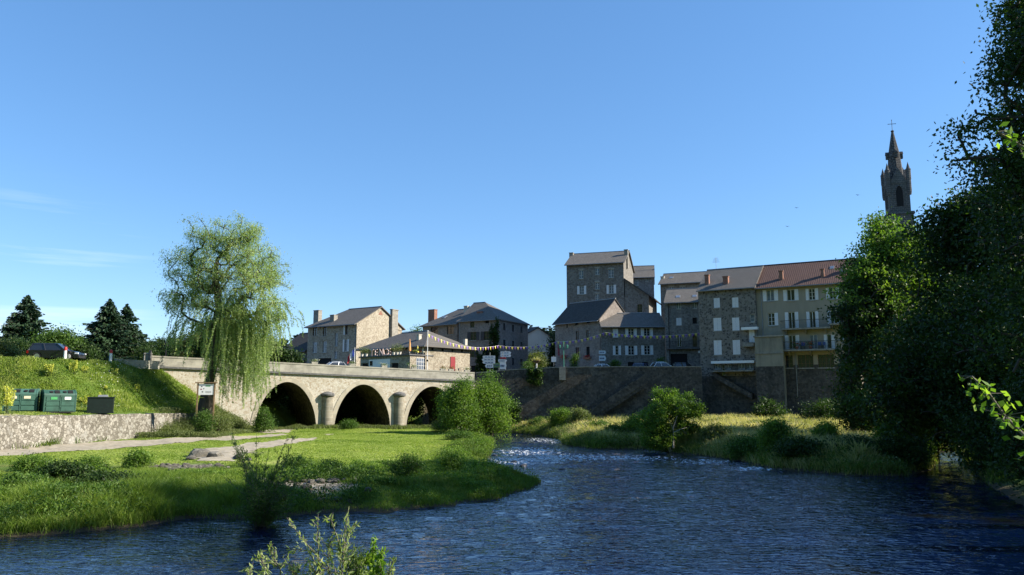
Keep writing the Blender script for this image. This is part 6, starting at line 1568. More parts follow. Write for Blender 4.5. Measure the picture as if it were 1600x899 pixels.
# ------------------------------------------------------------------ cars
M_tyre = plain('tyre_rubber', (0.02, 0.02, 0.02), 0.85); M_rim = plain('alloy_rim', (0.55, 0.56, 0.58), 0.3, metal=0.8)
M_cglass = plain('car_glass', (0.02, 0.025, 0.03), 0.05, spec=0.8); M_light = plain('lamp_glass', (0.7, 0.72, 0.75), 0.15); M_tail = plain('tail_lamp', (0.35, 0.01, 0.01), 0.2)
M_trim = plain('black_trim', (0.02, 0.02, 0.022), 0.6)
def car(name, label, loc, rz, paint, suv=False, L_=4.3, W_=1.78, H_=1.5, group=None):
    e = empty(name, loc, rz, label, 'car', group); hw = W_ / 2; g0 = 0.22 if suv else 0.17; bl = H_ * 0.60
    f, r = L_ / 2, -L_ / 2; wr = 0.36 if suv else 0.32; wx_ = (L_ * 0.305, -L_ * 0.30)
    low = [(r + .06, g0 + .12), (r, g0 + .3), (r + .02, bl * .8), (r + .10, bl)] 
    low += [(f - 1.15, bl), (f - .35, bl * .86), (f - .08, bl * .72), (f, bl * .52), (f - .03, g0 + .12), (f - .12, g0)]
    def arch(cx): return [(cx + (wr + .06) * cos(a), max(g0, wr + (wr + .06) * sin(a))) for a in np.linspace(0.0, pi, 9)]
    low += arch(wx_[0]) + arch(wx_[1]) + [(r + .15, g0)]
    m = MB()
    # body skin: side outlines at two widths for a rounded shoulder
    n = len(low)
    rings = []
    for y, ins in ((-hw, .0), (-hw + .07, 0), (hw - .07, 0), (hw, 0)):
        rings.append([(x * (0.985 if abs(y) == hw else 1), y, z if abs(y) != hw else min(z, bl - .05)) for x, z in low])
    vs = sum(rings, []); fs = []
    for k in range(3):
        for i in range(n): j = (i + 1) % n; fs.append((k * n + i, k * n + j, (k + 1) * n + j, (k + 1) * n + i))
    m.add(vs, fs); 
    # sides as a fan of quads over the belt line (outline is concave at the arches: build it in strips)
    for y in (-hw, hw):
        xs = sorted({round(x * .985, 4) for x, z in low})
        def lowz(x):
            for cx in wx_:
                if abs(x / .985 - cx) < wr + .06: return max(g0, wr + sqrt(max(0, (wr + .06) ** 2 - (x / .985 - cx) ** 2)))
            return g0 if r + .12 < x < f - .12 else g0 + .12
        def topz(x):
            t = [(r * .985, g0 + .3), ((r + .02) * .985, bl * .8), ((r + .1) * .985, bl - .05), ((f - 1.15) * .985, bl - .05), ((f - .35) * .985, bl * .86), ((f - .08) * .985, bl * .72), (f * .985, bl * .52)]
            return float(np.interp(x, [p[0] for p in t], [p[1] for p in t]))
        for a, b in zip(xs[:-1], xs[1:]): m.quad((a, y, lowz(a)), (b, y, lowz(b)), (b, y, topz(b)), (a, y, topz(a)))
    # cabin pillars and roof
    tb = (r + (.10 if suv else .22), f - 1.22); tt = (r + (.42 if suv else .75), f - 2.05); iw = hw - .06; rw = hw - .22
    m.add([(tt[0] - .08, -rw - .03, H_ - .16), (tt[1] + .1, -rw - .03, H_ - .17), (tt[1] + .1, rw + .03, H_ - .17), (tt[0] - .08, rw + .03, H_ - .16), (tt[0] + .15, -rw + .1, H_), (tt[1] - .15, -rw + .1, H_), (tt[1] - .15, rw - .1, H_), (tt[0] + .15, rw - .1, H_)],
          [(4, 5, 6, 7), (0, 1, 5, 4), (1, 2, 6, 5), (2, 3, 7, 6), (3, 0, 4, 7), (0, 3, 2, 1)])
    for s in (-1, 1):
        for xb, xt in ((tb[0], tt[0]), (tb[1], tt[1]), ((tb[0] + tb[1]) / 2 - .1, (tt[0] + tt[1]) / 2 - .1)):
            m.tube([(xb, s * iw, bl - .05), (xt, s * rw, H_ - .03)], .045, 5)
    m.build('body', paint, e, smooth=True)
    m = MB(); q = .02
    m.add([(tb[0] + .03, -iw + q, bl - .04), (tb[1] - .03, -iw + q, bl - .04), (tb[1] - .03, iw - q, bl - .04), (tb[0] + .03, iw - q, bl - .04), (tt[0] + .02, -rw + q, H_ - .045), (tt[1] - .02, -rw + q, H_ - .05), (tt[1] - .02, rw - q, H_ - .05), (tt[0] + .02, rw - q, H_ - .045)],
          [(0, 1, 5, 4), (1, 2, 6, 5), (2, 3, 7, 6), (3, 0, 4, 7)]); m.build('windows', M_cglass, e)
    m = MB()
    for cx in wx_:
        for s in (-1, 1):
            w = MB(); w.prism([(cx + wr * cos(a), wr + wr * sin(a)) for a in np.linspace(0, 2 * pi, 19)[:-1]], 'y', s * (hw - .2), s * (hw - .01)); o = w.build('wheel', M_tyre, e)
            w = MB(); w.prism([(cx + wr * .66 * cos(a), wr + wr * .66 * sin(a)) for a in np.linspace(0, 2 * pi, 13)[:-1]], 'y', s * (hw - .05), s * (hw + .004)); w.build('rim', M_rim, o)
    for s in (-1, 1):
        w = MB(); w.box(f - .34, s * hw - .12 if s > 0 else -hw - .006, bl * .62, f - .02, s * hw + .006 if s > 0 else -hw + .12, bl * .76, tx=.02); w.build('headlight', M_light, e)
        w = MB(); w.box(r - .005, s * hw - .15 if s > 0 else -hw - .006, bl * .66, r + .16, s * hw + .006 if s > 0 else -hw + .15, bl * .92); w.build('tail_light', M_tail, e)
        w = MB(); w.box(tb[1] - .25, s * (hw + .02), bl, tb[1] - .1, s * (hw + .17), bl + .12); w.build('mirror', paint, e)
    w = MB(); w.box(r - .02, -hw + .1, g0 + .06, r + .1, hw - .1, g0 + .2); w.box(f - .1, -hw + .1, g0 + .02, f + .02, hw - .1, g0 + .18); w.build('bumper', M_trim, e)
    return e
P_black = plain('dark_car_paint', (0.012, 0.013, 0.018), 0.25, coat=0.8, var=0); P_white = plain('white_car_paint', (0.75, 0.76, 0.78), 0.3, coat=0.6, var=0)
P_blue = plain('navy_car_paint', (0.015, 0.025, 0.09), 0.25, coat=0.8, var=0); P_silver = plain('silver_car_paint', (0.55, 0.57, 0.60), 0.3, coat=0.6, metal=0.3, var=0)
c0 = crest(85, 2.2); car('parked_car', 'black estate car on the road above the green embankment', (c0.x, c0.y, 7.84), R(8), P_black, suv=True, L_=4.5, H_=1.6, W_=1.85)
u = bridge_hit(527, 565)[0]; p = BO + BU * u + BV * 2.4; car('car', 'white hatchback crossing the bridge, half hidden by the parapet', (p.x, p.y, ptop(u) - 1.0), BROT + pi, P_silver, L_=4.0)
def qcar(px, py_top, Y, label, paint, rz, L_=4.0, H_=1.48, suv=False):
    z = atY(px, py_top, Y).z - H_; car('parked_car', label, (XatY(px, Y), Y, max(7.3, min(z, 7.6))), rz, paint, L_=L_, H_=H_, suv=suv, group='cars parked along the quay')
qcar(947, 569, 105.5, 'white car on the quay of which only the roof shows', P_white, R(4))
qcar(1004, 568, 105.2, 'navy blue car on the quay between two white cars', P_blue, R(60), L_=4.0)
qcar(1038, 565.5, 105.6, 'white car before the garage with its right side in sun', P_white, R(12), H_=1.6)
qcar(1073, 564.5, 107.0, 'dark car parked at the garage opening', P_black, R(5), H_=1.6, suv=True)

# ------------------------------------------------------------------ recycling containers
M_con = plain('green_container_plastic', (0.055, 0.13, 0.10), 0.55, var=0.2, scale=2); M_con2 = plain('dark_green_container_plastic', (0.03, 0.085, 0.062), 0.5, var=0.25, scale=2); M_skip = plain('very_dark_green_steel', (0.006, 0.014, 0.012), 0.5, var=0.3)
M_stick = plain('pale_sticker', (0.75, 0.68, 0.5), 0.6); M_stw = plain('white_sticker', (0.78, 0.8, 0.78), 0.6); M_stg = plain('green_sticker', (0.06, 0.30, 0.10), 0.6)
def container(label, px, Y, mat, stick, rz, w=2.15, d=1.5, h=1.75):
    b = on(px, Y); e = empty('recycling_container', b, rz, label, 'container', 'recycling containers below the embankment')
    hw = w / 2; hd = d / 2; m = MB()
    prof = [(-hd, 0.06), (-hd - .02, h * .76), (-hd + .04, h * .84), (-hd + .32, h * .97), (-hd + .45, h), (hd - .2, h), (hd, h * .9), (hd, 0.06)]
    m.prism(prof, 'x', -hw + .03, hw - .03)
    for s in (-1, 1):
        m.prism([(y * 1.02, z * 1.012) for y, z in prof], 'x', s * hw - .05, s * hw + .05)
    for z in (.42, .82, 1.2):
        for a, c in ((-hw + .1, -.06), (.06, hw - .1)): m.box(a, -hd - .05, z - .3, c, -hd + .01, z + .02, tx=.02)
    m.box(-.03, -hd - .06, .08, .03, -hd, h * .76)
    m.build('body', mat, e)
    m = MB(); m.box(-hw, -hd, 0, hw, hd, .059); m.build('base_frame', M_trim, e)
    k = 0.7
    for a in (-.62, -.22, .3, .7):
        if a in (-.62, .3):
            m = MB(); c = Vector((a, -hd + .17, h * .905)); n_ = Vector((0, -.42, .9)).normalized(); t1 = Vector((1, 0, 0)); t2 = n_.cross(t1)
            ring = [c + (t1 * cos(q) + t2 * sin(q)) * .14 for q in np.linspace(0, 2 * pi, 15)[:-1]]
            m.add([p + n_ * .035 for p in ring] + [p - n_ * .04 for p in ring], [tuple(range(14))] + [(i, (i + 1) % 14, 14 + (i + 1) % 14, 14 + i) for i in range(14)]); m.build('opening', M_gap, e)
        else:
            m = MB(); m.add([(a - .17, -hd + .02, h * .85 + .03), (a + .17, -hd + .02, h * .85 + .03), (a + .17, -hd + .28, h * .96 + .035), (a - .17, -hd + .28, h * .96 + .035), (a - .17, -hd + .06, h * .8), (a + .17, -hd + .06, h * .8)], [(0, 1, 2, 3), (0, 4, 5, 1)]); m.build('opening', M_gap, e)
    for a, mt in stick:
        m = MB(); m.box(a - .22, -hd - .075, 1.0, a + .22, -hd - .052, 1.2); m.build('sticker', mt, e)
    return e
container('green recycling container with two pale stickers behind the yellow mullein', 36, 60.2, M_con, [(-.45, M_stick), (.45, M_stick)], R(26))
container('darker green recycling container, middle of the three bins', 93, 61.2, M_con2, [(-.45, M_stg), (.5, M_stw)], R(42))
b = on(160, 64.5); e = empty('waste_skip', b, R(24), 'squat almost black bin with a grey lid box, rightmost of the three bins', 'container', 'recycling containers below the embankment')
m = MB(); m.box(-.95, -.6, .08, .95, .6, 1.38); m.box(-1.0, -.65, 1.3, 1.0, .65, 1.4); m.box(-.98, -.63, .05, .98, .63, .15); m.build('body', M_skip, e)
m = MB(); m.box(-.25, -.35, 1.402, .5, .35, 1.56, tx=.05, ty=.05); m.build('lid', M_zinc, e)

# ------------------------------------------------------------------ red-topped road posts
M_postw = plain('white_post_paint', (0.78, 0.77, 0.74), 0.6, var=0.06); M_postr = plain('red_post_paint', (0.50, 0.03, 0.02), 0.5)
def post():
    e = empty('road_post', (0, 0, 0), 0, 'x', 'road post', 'white posts with red tops along the road')
    m = MB(); m.lathe([(.13, -.3), (.125, 1.02), (.12, 1.04)], 0, 0, 14); m.build('shaft', M_postw, e, smooth=True)
    m = MB(); m.lathe([(.137, .98), (.137, 1.20), (.11, 1.30), (.0, 1.34)], 0, 0, 14); m.build('cap', M_postr, e, smooth=True); return e
p0 = post()
for i, (px, Y, lab) in enumerate([(98, 66.8, 'white red-topped post in front of the black car'), (170, 68.6, 'white red-topped post halfway between black car and bridge')]):
    o = p0 if i == 0 else copy_tree(p0); o.location = crest(px); o['label'] = lab
# low pale wall, planter and old post at the bridge head
a = atY(182, 560, 76); b_ = atY(250, 560, 80)
wall_run('low_wall', [(a.x, 76, 7.3, 8.2), (b_.x, 80, 7.3, 8.15)], .35, M_parapet, 'low pale stone wall between the road posts and the bridge', 'wall', cope=.0, rough=.03)
def lamp_post():
    b = crest(256, .1); e = empty('lantern_post', b, 0, 'dark iron lantern post at the left end of the bridge', 'post')
    m = MB(); m.lathe([(.09, -.2), (.08, 1.0), (.055, 1.05), (.05, 2.1)], 0, 0, 8); m.build('pole', M_metal, e)
    m = MB(); m.lathe([(.06, 2.1), (.2, 2.2), (.24, 2.5), (.12, 2.62), (.04, 2.75)], 0, 0, 8); m.build('lantern', M_trim, e)
lamp_post()
b = crest(231.5, .1); m = MB(); m.box(-.11, -.11, -.2, .11, .11, 1.45); m.box(-.13, -.13, 1.45, .13, .13, 1.5, tx=.05, ty=.05); tag(m.build('stone_bollard', M_cap, loc=b), 'dark square stub post on the verge before the bridge', 'bollard')

# notice board
def notice():
    Y = 70.5; p = atY(322, 612, Y); b = Vector((p.x, Y, hgt(p.x, Y))); e = empty('notice_board', b, R(12), 'wooden notice board with a white panel below the willow', 'sign')
    M_wood = plain('weathered_wood', (0.20, 0.13, 0.07), 0.8, var=.3); top = atY(322, 599, Y).z - b.z
    for s in (-.72, .72): m = MB(); m.box(s - .06, -.06, -.4, s + .06, .06, top); m.build('post', M_wood, e)
    m = MB(); m.box(-.95, -.14, top, .95, .14, top + .09); m.build('roof_board', M_wood, e)
    m = MB(); m.box(-.64, -.035, top - 1.05, .64, .035, top - .08); o = m.build('panel', M_white, e)
    for (x, z, w, h, mt) in [(-.38, -.3, .10, .08, M_gap), (-.42, -.55, .12, .1, M_red), (-.2, -.5, .08, .08, M_gap), (-.3, -.78, .12, .09, M_trim), (.15, -.25, .42, .10, M_stg), (.2, -.75, .5, .03, M_cap), (.2, -.85, .5, .03, M_cap)]:
        q = MB(); q.box(x - w / 2, -.042, top + z - h / 2, x + w / 2, -.036, top + z + h / 2); q.build('printed_mark', mt, o)
notice()

# ------------------------------------------------------------------ mulleins: yellow flower spikes
def groundhit(px, py, y0=40.0, y1=100.0):
    """where the line of sight through a pixel first meets the ground"""
    Ys = np.arange(y0, y1, .1); r_ = ray(px, py); X_ = Ys * r_.x / r_.y; Z_ = CAMZ + Ys * r_.z / r_.y
    k_ = np.nonzero(land(X_, Ys) >= Z_)[0]
    i_ = int(k_[0]) if len(k_) else len(Ys) - 1
    return Vector((X_[i_], Ys[i_], float(land(X_[i_:i_ + 1], Ys[i_:i_ + 1])[0])))
def mullein(label, px, base_py, top_py, n, seed, wid=.2):
    b = groundhit(px, base_py); h = max(.5, atY(px, top_py, b.y).z - b.z); g = np.random.default_rng(seed)
    e = empty('mullein', b, 0, label, 'flowering plant', 'yellow mulleins on the terrace and embankment')
    C, D, T = [], [], []; m = MB(); L2 = []
    for i in range(n):
        a = g.uniform(0, 6.28); lx, ly = cos(a) * wid * g.uniform(.3, 1.3), sin(a) * wid * g.uniform(.3, 1.3); hh = h * g.uniform(.75, 1.0)
        m.tube([(0, 0, -.2), (lx * .7, ly * .7, hh * .4), (lx, ly, hh)], [.03, .02, .008], 5)
        k = int(210 * hh / 1.5); t = g.uniform(.35, 1, k) ; rr = .13 * (1.25 - t) * 1.6; aa = g.uniform(0, 6.28, k)
        C.append(np.stack([lx * t + rr * np.cos(aa), ly * t + rr * np.sin(aa), hh * t], 1))
    m.build('stem', fol('olive'), e)
    C = np.concatenate(C); V, Q = leaf_np(C, .085, g, .8); link('flowers', np_mesh('flowers', V, Q, fol('yellow'), {'var': np.repeat(g.random(len(C)), 4)}), e)
    k = 26; aa = g.uniform(0, 6.28, k); rr = g.uniform(.08, .4, k); zz = g.uniform(.05, .4 * h, k); Cn = np.stack([rr * np.cos(aa), rr * np.sin(aa), zz], 1)
    V, Q = leaf_np(Cn, .34, g, .35, np.stack([np.cos(aa), np.sin(aa), np.full(k, .5)], 1), .2); link('leaves', np_mesh('leaves', V, Q, fol('silver'), {'var': np.repeat(g.random(k) * .6, 4)}), e)
for i, (px, Y, tp, n, w, lab) in enumerate([(10, 648, 602, 7, .45, 'big bushy mullein at the left edge before the green container'), (155, 647, 612, 4, .2, 'mullein in front of the squat black bin'),
    (75, 588, 568, 8, .7, 'spreading mullein high on the embankment below the black car'), (114, 586, 562, 5, .3, 'narrow mullein just below the left red-topped post'),
    (58, 643, 627, 4, .3, 'short mullein between the two green containers'), (131, 638, 618, 5, .35, 'mullein between the middle bin and the black bin'),
    (178, 587, 574, 3, .3, 'slim mullein below the right red-topped post'), (214, 613, 599, 3, .2, 'lone mullein on the right of the embankment'), (133, 584, 570, 3, .5, 'small pale mullein high between the two posts'),
    (165, 612, 602, 2, .2, 'small mullein standing behind the black bin'), (299, 636, 620, 2, .15, 'faint mullein low on the slope near the notice board')]):
    mullein(lab, px, Y, tp, n, 400 + i, w)

# ------------------------------------------------------------------ rocks
def rock_mesh(seed):
    bm = bmesh.new(); bmesh.ops.create_icosphere(bm, subdivisions=2, radius=1.0); g = random.Random(seed)
    pl = [(Vector((g.gauss(0, 1), g.gauss(0, 1), g.gauss(0, 1))).normalized(), g.uniform(.62, .95)) for _ in range(14)]
    for v in bm.verts:
        for n_, d in pl:
            k = v.co.dot(n_)
            if k > d: v.co -= n_ * (k - d) * .97
        v.co += v.co.normalized() * g.uniform(-.012, .012)
    me = bpy.data.meshes.new('rock'); bm.to_mesh(me); bm.free(); me.polygons.foreach_set('use_smooth', [False] * len(me.polygons)); return me
M_rock = stone('granite_rock', (0.17, 0.155, 0.13), (0.25, 0.23, 0.19), (0.32, 0.295, 0.25), (0.2, 0.185, 0.16), scale=1.2, mort=0.01, stain=.8, bump=1.6); M_rockw = plain('wet_dark_rock', (0.03, 0.028, 0.025), 0.4, var=.4)
rm = [rock_mesh(s) for s in range(5)]
for me in rm: me.materials.append(M_rock)
rw = [me.copy() for me in rm[:3]]
for me in rw: me.materials.clear(); me.materials.append(M_rockw)
gr_ = random.Random(9)
def rock(x, y, z, s, label, group, mes=rm, flat=.6):
    o = link('rock', gr_.choice(mes), loc=(x, y, z)); o.scale = (s * gr_.uniform(.8, 1.3), s * gr_.uniform(.7, 1.1), s * flat * gr_.uniform(.8, 1.1)); o.rotation_euler = (gr_.uniform(-.15, .15), gr_.uniform(-.15, .15), gr_.uniform(0, 6.28))
    tag(o, label, 'rock', group)
for px, py, s, lab in [(312, 716, .85, 'large rounded boulder at the left end of the sandy patch'), (336, 718, .7, 'smooth pale boulder right of the largest one'), (372, 720, .4, 'small upright stone at the edge of the sandy patch'), (300, 722, .4, 'low stone under the largest boulder'), (388, 722, .3, 'smallest pale stone beside the sandy patch')]:
    p = atZ(px, py, .75); rock(p.x, p.y, hgt(p.x, p.y) + s * .1, s, lab, 'boulders by the sandy patch')
for cpx, cpy, z, n, rx, ry, lab in [(285, 738, .6, 66, 2.2, 1.5, 'small pale stone in the dry stony runnel on the left bank'), (350, 770, .45, 64, 2.2, 1.1, 'small stone in the lower stony strip by the water'), (500, 765, .35, 44, 2.4, 1.2, 'shaded stone at the water edge below the meadow'), (470, 788, .15, 26, 2.0, .8, 'dark stone at the tip of the near inlet')]:
    c = atZ(cpx, cpy, z)
    for _ in range(n):
        x = c.x + gr_.gauss(0, .5) * rx; y = c.y + gr_.gauss(0, .5) * ry; s = gr_.uniform(.10, .30); rock(x, y, hgt(x, y) + s * .15, s, lab, lab.replace('small ', '').replace('stone', 'stones', 1))
for px, py, s, lab in [(826, 757, .45, 'dark wet rock off the tip of the meadow'), (822, 751, .5, 'dark rock under the grass at the meadow tip'), (840, 752, .25, 'small dark rock in the current beyond the tip'), (877, 734, .32, 'lone dark rock standing in mid stream'), (802, 722, .3, 'pale-topped rock in the rapids by the left bank'), (758, 716, .4, 'wet rock at the corner of the meadow shore'), (773, 712, .3, 'small rock beside the meadow shore corner'), (818, 728, .35, 'flat rock awash at the start of the rapids'), (979, 694, .4, 'grey rock at the end of the grassy islet'), (568, 798, .2, 'dark stone just out of the near inlet')]:
    p = atZ(px, py, 0); rock(p.x, p.y, -.02, s, lab, None, rw if s != .4 else rm, .45)

# reeds in the water
for px, py, n_, h, lab in [(322, 832, 70, .42, 'small tuft of rushes standing in the shallows'), (520, 822, 36, .75, 'dark upright rush tuft in the near inlet'), (365, 815, 60, .3, 'low rushes beside the willow shrub')]:
    p = atZ(px, py, 0); g = np.random.default_rng(int(px)); m = MB()
    for _ in range(n_):
        a = g.normal() * (.35 if n_ > 40 else .09); b2 = g.normal() * .15; hh = h * g.uniform(.5, 1); dx = g.normal() * .12; m.add([(a - .012, b2, -.3), (a + .012, b2, -.3), (a + dx, b2 + g.normal() * .08, hh)], [(0, 1, 2)])
    tag(m.build('rush_tuft', fol('grass'), loc=(p.x, p.y, 0)), lab, 'rushes')

# ------------------------------------------------------------------ lettering and pots on the café terrace
def lettering(txt, size, mat, parent, loc, rot, depth=.03, name='lettering', sp=1.0):
    c = bpy.data.curves.new('t', 'FONT'); c.body = txt; c.size = size; c.extrude = depth; c.space_character = sp; c.align_x = 'LEFT'
    t = bpy.data.objects.new('t', c); COL.objects.link(t); bpy.context.view_layer.update()
    me = bpy.data.meshes.new_from_object(t.evaluated_get(bpy.context.evaluated_depsgraph_get())); bpy.data.objects.remove(t); me.materials.clear(); me.materials.append(mat); me.name = name
    o = link(name, me, parent); o.location = loc; o.rotation_euler = rot; return o
M_letter = plain('whitish_pink_letter_board', (0.72, 0.52, 0.46), 0.6)
aw = Matrix.Rotation(atan2(AX.U.y, AX.U.x), 4, 'Z')
def ax(u, v, z): return AX.o.matrix_basis @ Vector((u, v, z))
bpy.context.view_layer.update()
uL, zt_ = AX.hit(578, 548); uR, zb2 = AX.hit(612, 558)
hgt_l = 1.05; step = (uR - uL) / 5; zbase = AX.ze + .19
e = empty('letter_sign', ax(uL, .05, zbase), atan2(AX.U.y, AX.U.x), 'row of standing letters reading TENCE on the café terrace', 'sign')
for i, ch in enumerate('TENCE'):
    o = lettering(ch, 1.45, M_letter, e, (i * step, 0, .0), (pi / 2, 0, 0), .04, 'letter')
M_pot = plain('pale_flower_pot', (0.62, 0.58, 0.52), 0.7); M_potd = plain('terracotta_pot', (0.30, 0.12, 0.07), 0.8)
def potted(label, loc, h=.8, mat=M_pot, key='mid', seed=1, bloom=None, r=.22, group='potted plants on the café terrace', wd=.22):
    e = empty('potted_plant', loc, 0, label, 'potted plant', group); m = MB(); m.lathe([(r * .7, 0), (r, r * 1.5), (r * 1.08, r * 1.5), (r * 1.08, r * 1.7)], 0, 0, 12); m.build('pot', mat, e)
    g = np.random.default_rng(seed); C = g.normal(size=(170, 3)) * np.array([wd, wd, h * .2]) + [0, 0, r * 1.7 + h * .45]; V, Q = leaf_np(C, .13, g, .6)
    link('foliage', np_mesh('foliage', V, Q, fol(key), {'var': np.repeat(g.random(len(C)), 4)}), e)
    if bloom:
        C = g.normal(size=(40, 3)) * np.array([wd, wd, h * .18]) + [0, 0, r * 1.7 + h * .6]; V, Q = leaf_np(C, .12, g, .9); link('flowers', np_mesh('flowers', V, Q, fol(bloom), {'var': np.repeat(g.random(len(C)), 4)}), e)
    return e
for i, (px, lab) in enumerate([(564, 'leftmost potted plant on the café terrace, pale pot'), (571.5, 'pale potted plant just left of the letter T'), (614, 'pale potted plant just right of the last letter'), (619.5, 'second pale pot right of the letters'), (624, 'third pale pot right of the letters')]):
    u, _ = AX.hit(px, 556); potted(lab, ax(max(.1, u), .1, zbase), 1.5, seed=i, key='olive', wd=.32)
W_ = AX.W
M_pary = plain('yellow_cloth', (0.72, 0.62, 0.12), 0.7); M_paro = plain('orange_cloth', (0.75, 0.35, 0.12), 0.7); M_parw = plain('cream_cloth', (0.72, 0.68, 0.5), 0.7)
def parasol(label, loc, mat, h=1.9):
    e = empty('folded_parasol', loc, 0, label, 'parasol', 'folded parasols on the café terrace'); m = MB(); m.tube([(0, 0, 0), (0, 0, h)], .025, 6); m.build('pole', M_white, e)
    m = MB(); m.lathe([(.17, h * .2), (.2, h * .25), (.13, h * .6), (.04, h * .97), (.0, h)], 0, 0, 8); m.build('canopy', mat, e)
    m = MB(); m.lathe([(.2, 0), (.2, .08), (.04, .1)], 0, 0, 10); m.build('foot', M_trim, e)
parasol('tall orange and yellow folded parasol at the terrace corner', ax(W_ - .35, .2, zbase), M_paro, 2.2)
parasol('short yellow folded parasol second along the sunlit terrace edge', ax(W_ - .1, 1.5, zbase), M_pary, 1.3)
parasol('cream folded parasol beside the flagpole', ax(W_ - .1, 2.6, zbase), M_parw, 1.6)
parasol('yellow folded parasol right of the flagpole', ax(W_ - .1, 3.6, zbase), M_pary, 1.4)
for i, v in enumerate((1.0, 1.9, 3.0, 3.3, 4.1)):
    potted(['dark pot left of the short yellow parasol', 'dark pot with pink flowers between two parasols', 'dark pot beside the cream parasol', 'dark pot under the flagpole on the terrace', 'last dark pot on the terrace edge'][i], ax(W_ - .12, v, zbase), .35, mat=M_trim, seed=20 + i, key='olive', bloom='red' if i == 1 else 'yellow', wd=.12, r=.16)
# planters on the bridge parapet
for i, (px, lab) in enumerate([(492, 'planter with white flowers on the parapet left of the white car'), (551, 'planter on the parapet just right of the white car'), (601, 'planter on the parapet before the garage door'), (648, 'planter on the parapet before the sunlit annex'), (693, 'planter with red flowers on the parapet below the red shutter'), (706, 'dark planter on the parapet at the café corner'), (731, 'last planter on the parapet towards the quay')]):
    u = bridge_hit(px, 572)[0]; p = BO + BU * u + BV * (.2)
    e = empty('flower_planter', (p.x, p.y, ptop(u)), BROT, lab, 'planter', 'flower planters on the bridge parapet'); m = MB(); m.box(-.34, -.14, 0, .34, .14, .26, tx=-.03, ty=-.02); m.build('box', M_parapet, e)
    g = np.random.default_rng(500 + i); C = g.normal(size=(150, 3)) * np.array([.24, .13, .10]) + [0, 0, .38]; V, Q = leaf_np(C, .1, g, .6); link('foliage', np_mesh('foliage', V, Q, fol('olive'), {'var': np.repeat(g.random(len(C)), 4)}), e)
    C = g.normal(size=(40, 3)) * np.array([.24, .13, .08]) + [0, 0, .46]; V, Q = leaf_np(C, .08, g, .9); link('flowers', np_mesh('flowers', V, Q, fol('red' if i in (4, 5) else 'whitef'), {'var': np.repeat(g.random(len(C)), 4)}), e)
# plants and seats on the ochre house balcony
M_chair = plain('blue_chair_paint', (0.05, 0.09, 0.25), 0.5)
def r2(u, v, z): return R2.o.matrix_basis @ Vector((u, v, z))
for i, px in enumerate((1247, 1268)):
    u, _ = R2.hit(px, 545); potted(['bushy dark potted plant left on the lower balcony', 'bushy potted plant with red flowers in the middle of the lower balcony'][i], r2(u, -.8, bz), .7, mat=M_potd, key='mid', seed=40 + i, bloom='red', group='potted plants on the lower balcony', wd=.28)
def chair(label, loc, rz):
    e = empty('garden_chair', loc, rz, label, 'chair', 'chairs on the lower balcony')
    m = MB(); m.box(-.22, -.22, .43, .22, .22, .46); m.build('seat', M_chair, e); m = MB(); m.box(-.22, .19, .5, .22, .22, .9); m.build('backrest', M_chair, e)
    for sx in (-.2, .2):
        for sy in (-.2, .2): m = MB(); m.tube([(sx, sy, 0), (sx, sy, .43)], .015, 5); m.build('leg', M_metal, e)
for i, px in enumerate((1256, 1283, 1291)):
    u, _ = R2.hit(px, 545); chair(['blue garden chair between the two balcony plants', 'blue garden chair right of the red-flowered pot', 'blue garden chair farthest right on the lower balcony'][i], r2(u, -.65, bz), R2.o.rotation_euler.z + .4 * i)
for i, (px, py, w, lab) in enumerate([(882, 557, 1.2, 'trough of red flowers under the left ground floor window'), (919, 558, 1.2, 'trough of red flowers under the right ground floor window')]):
    u, z = WL.hit(px, py); p = WL.o.matrix_basis @ Vector((u, -.28, z - .3))
    e = empty('window_box', p, WL.o.rotation_euler.z, lab + ' of the pinkish house', 'flower box'); m = MB(); m.box(-w / 2, -.15, 0, w / 2, .15, .25); m.build('trough', M_potd, e)
    g = np.random.default_rng(600 + i); C = g.normal(size=(150, 3)) * np.array([.4, .12, .1]) + [0, 0, .35]; V, Q = leaf_np(C, .12, g, .7); link('flowers', np_mesh('flowers', V, Q, fol('red'), {'var': np.repeat(g.random(len(C)), 4)}), e)
# vertical painted sign on the pinkish house
u, z1 = WL.hit(873, 539); _, z0 = WL.hit(873, 556)
WL.box('painted_sign', plain('faded_red_sign', (0.20, 0.035, 0.05), 0.7, var=.5, scale=3), max(.1, u - .2), -.03, z0, max(.1, u - .2) + .38, -.003, z1)

# ------------------------------------------------------------------ flags, poles, bunting, cables
pf = atY(553.5, 577, 99.5)
e = empty('flagpole', (pf.x, 99.5, 7.0), 0, 'white pole with a limp French tricolour beside the grey stone house', 'flagpole'); zt = atY(553, 543, 99.5).z - 7
m = MB(); m.tube([(0, 0, 0), (0, 0, zt)], .035, 6); m.build('pole', M_white, e)
fb = MB(); cols = [plain('flag_blue', (0.02, 0.05, 0.3), .7), plain('flag_white', (0.75, 0.75, 0.75), .7), plain('flag_red', (0.55, 0.02, 0.03), .7)]
for i in range(12):
    for j in range(6):
        def q(i, j): return (-i * .07 - .03, .08 * sin(i * 1.3 + j * .3), zt - .1 - i * .09 - j * .16)
        fb.quad(q(i, j), q(i + 1, j), q(i + 1, j + 1), q(i, j + 1), i // 4)
fb.build('flag', cols, e)
pp = atY(667.5, 578, 100.0); e = empty('flagpole', (pp.x, 100.0, 6.8), 0, 'tall bare white pole before the café from which the bunting starts', 'flagpole'); ztp = atY(667, 518, 100).z - 6.8
m = MB(); m.tube([(0, 0, 0), (0, 0, ztp)], [.06, .035], 8); m.lathe([(.0, ztp - .02), (.09, ztp + .05), (0, ztp + .14)], 0, 0, 8); m.build('pole', M_white, e)
m = MB(); m.box(-.12, -.18, 2.2, .12, -.06, 2.45); m.build('bracket', M_trim, e)
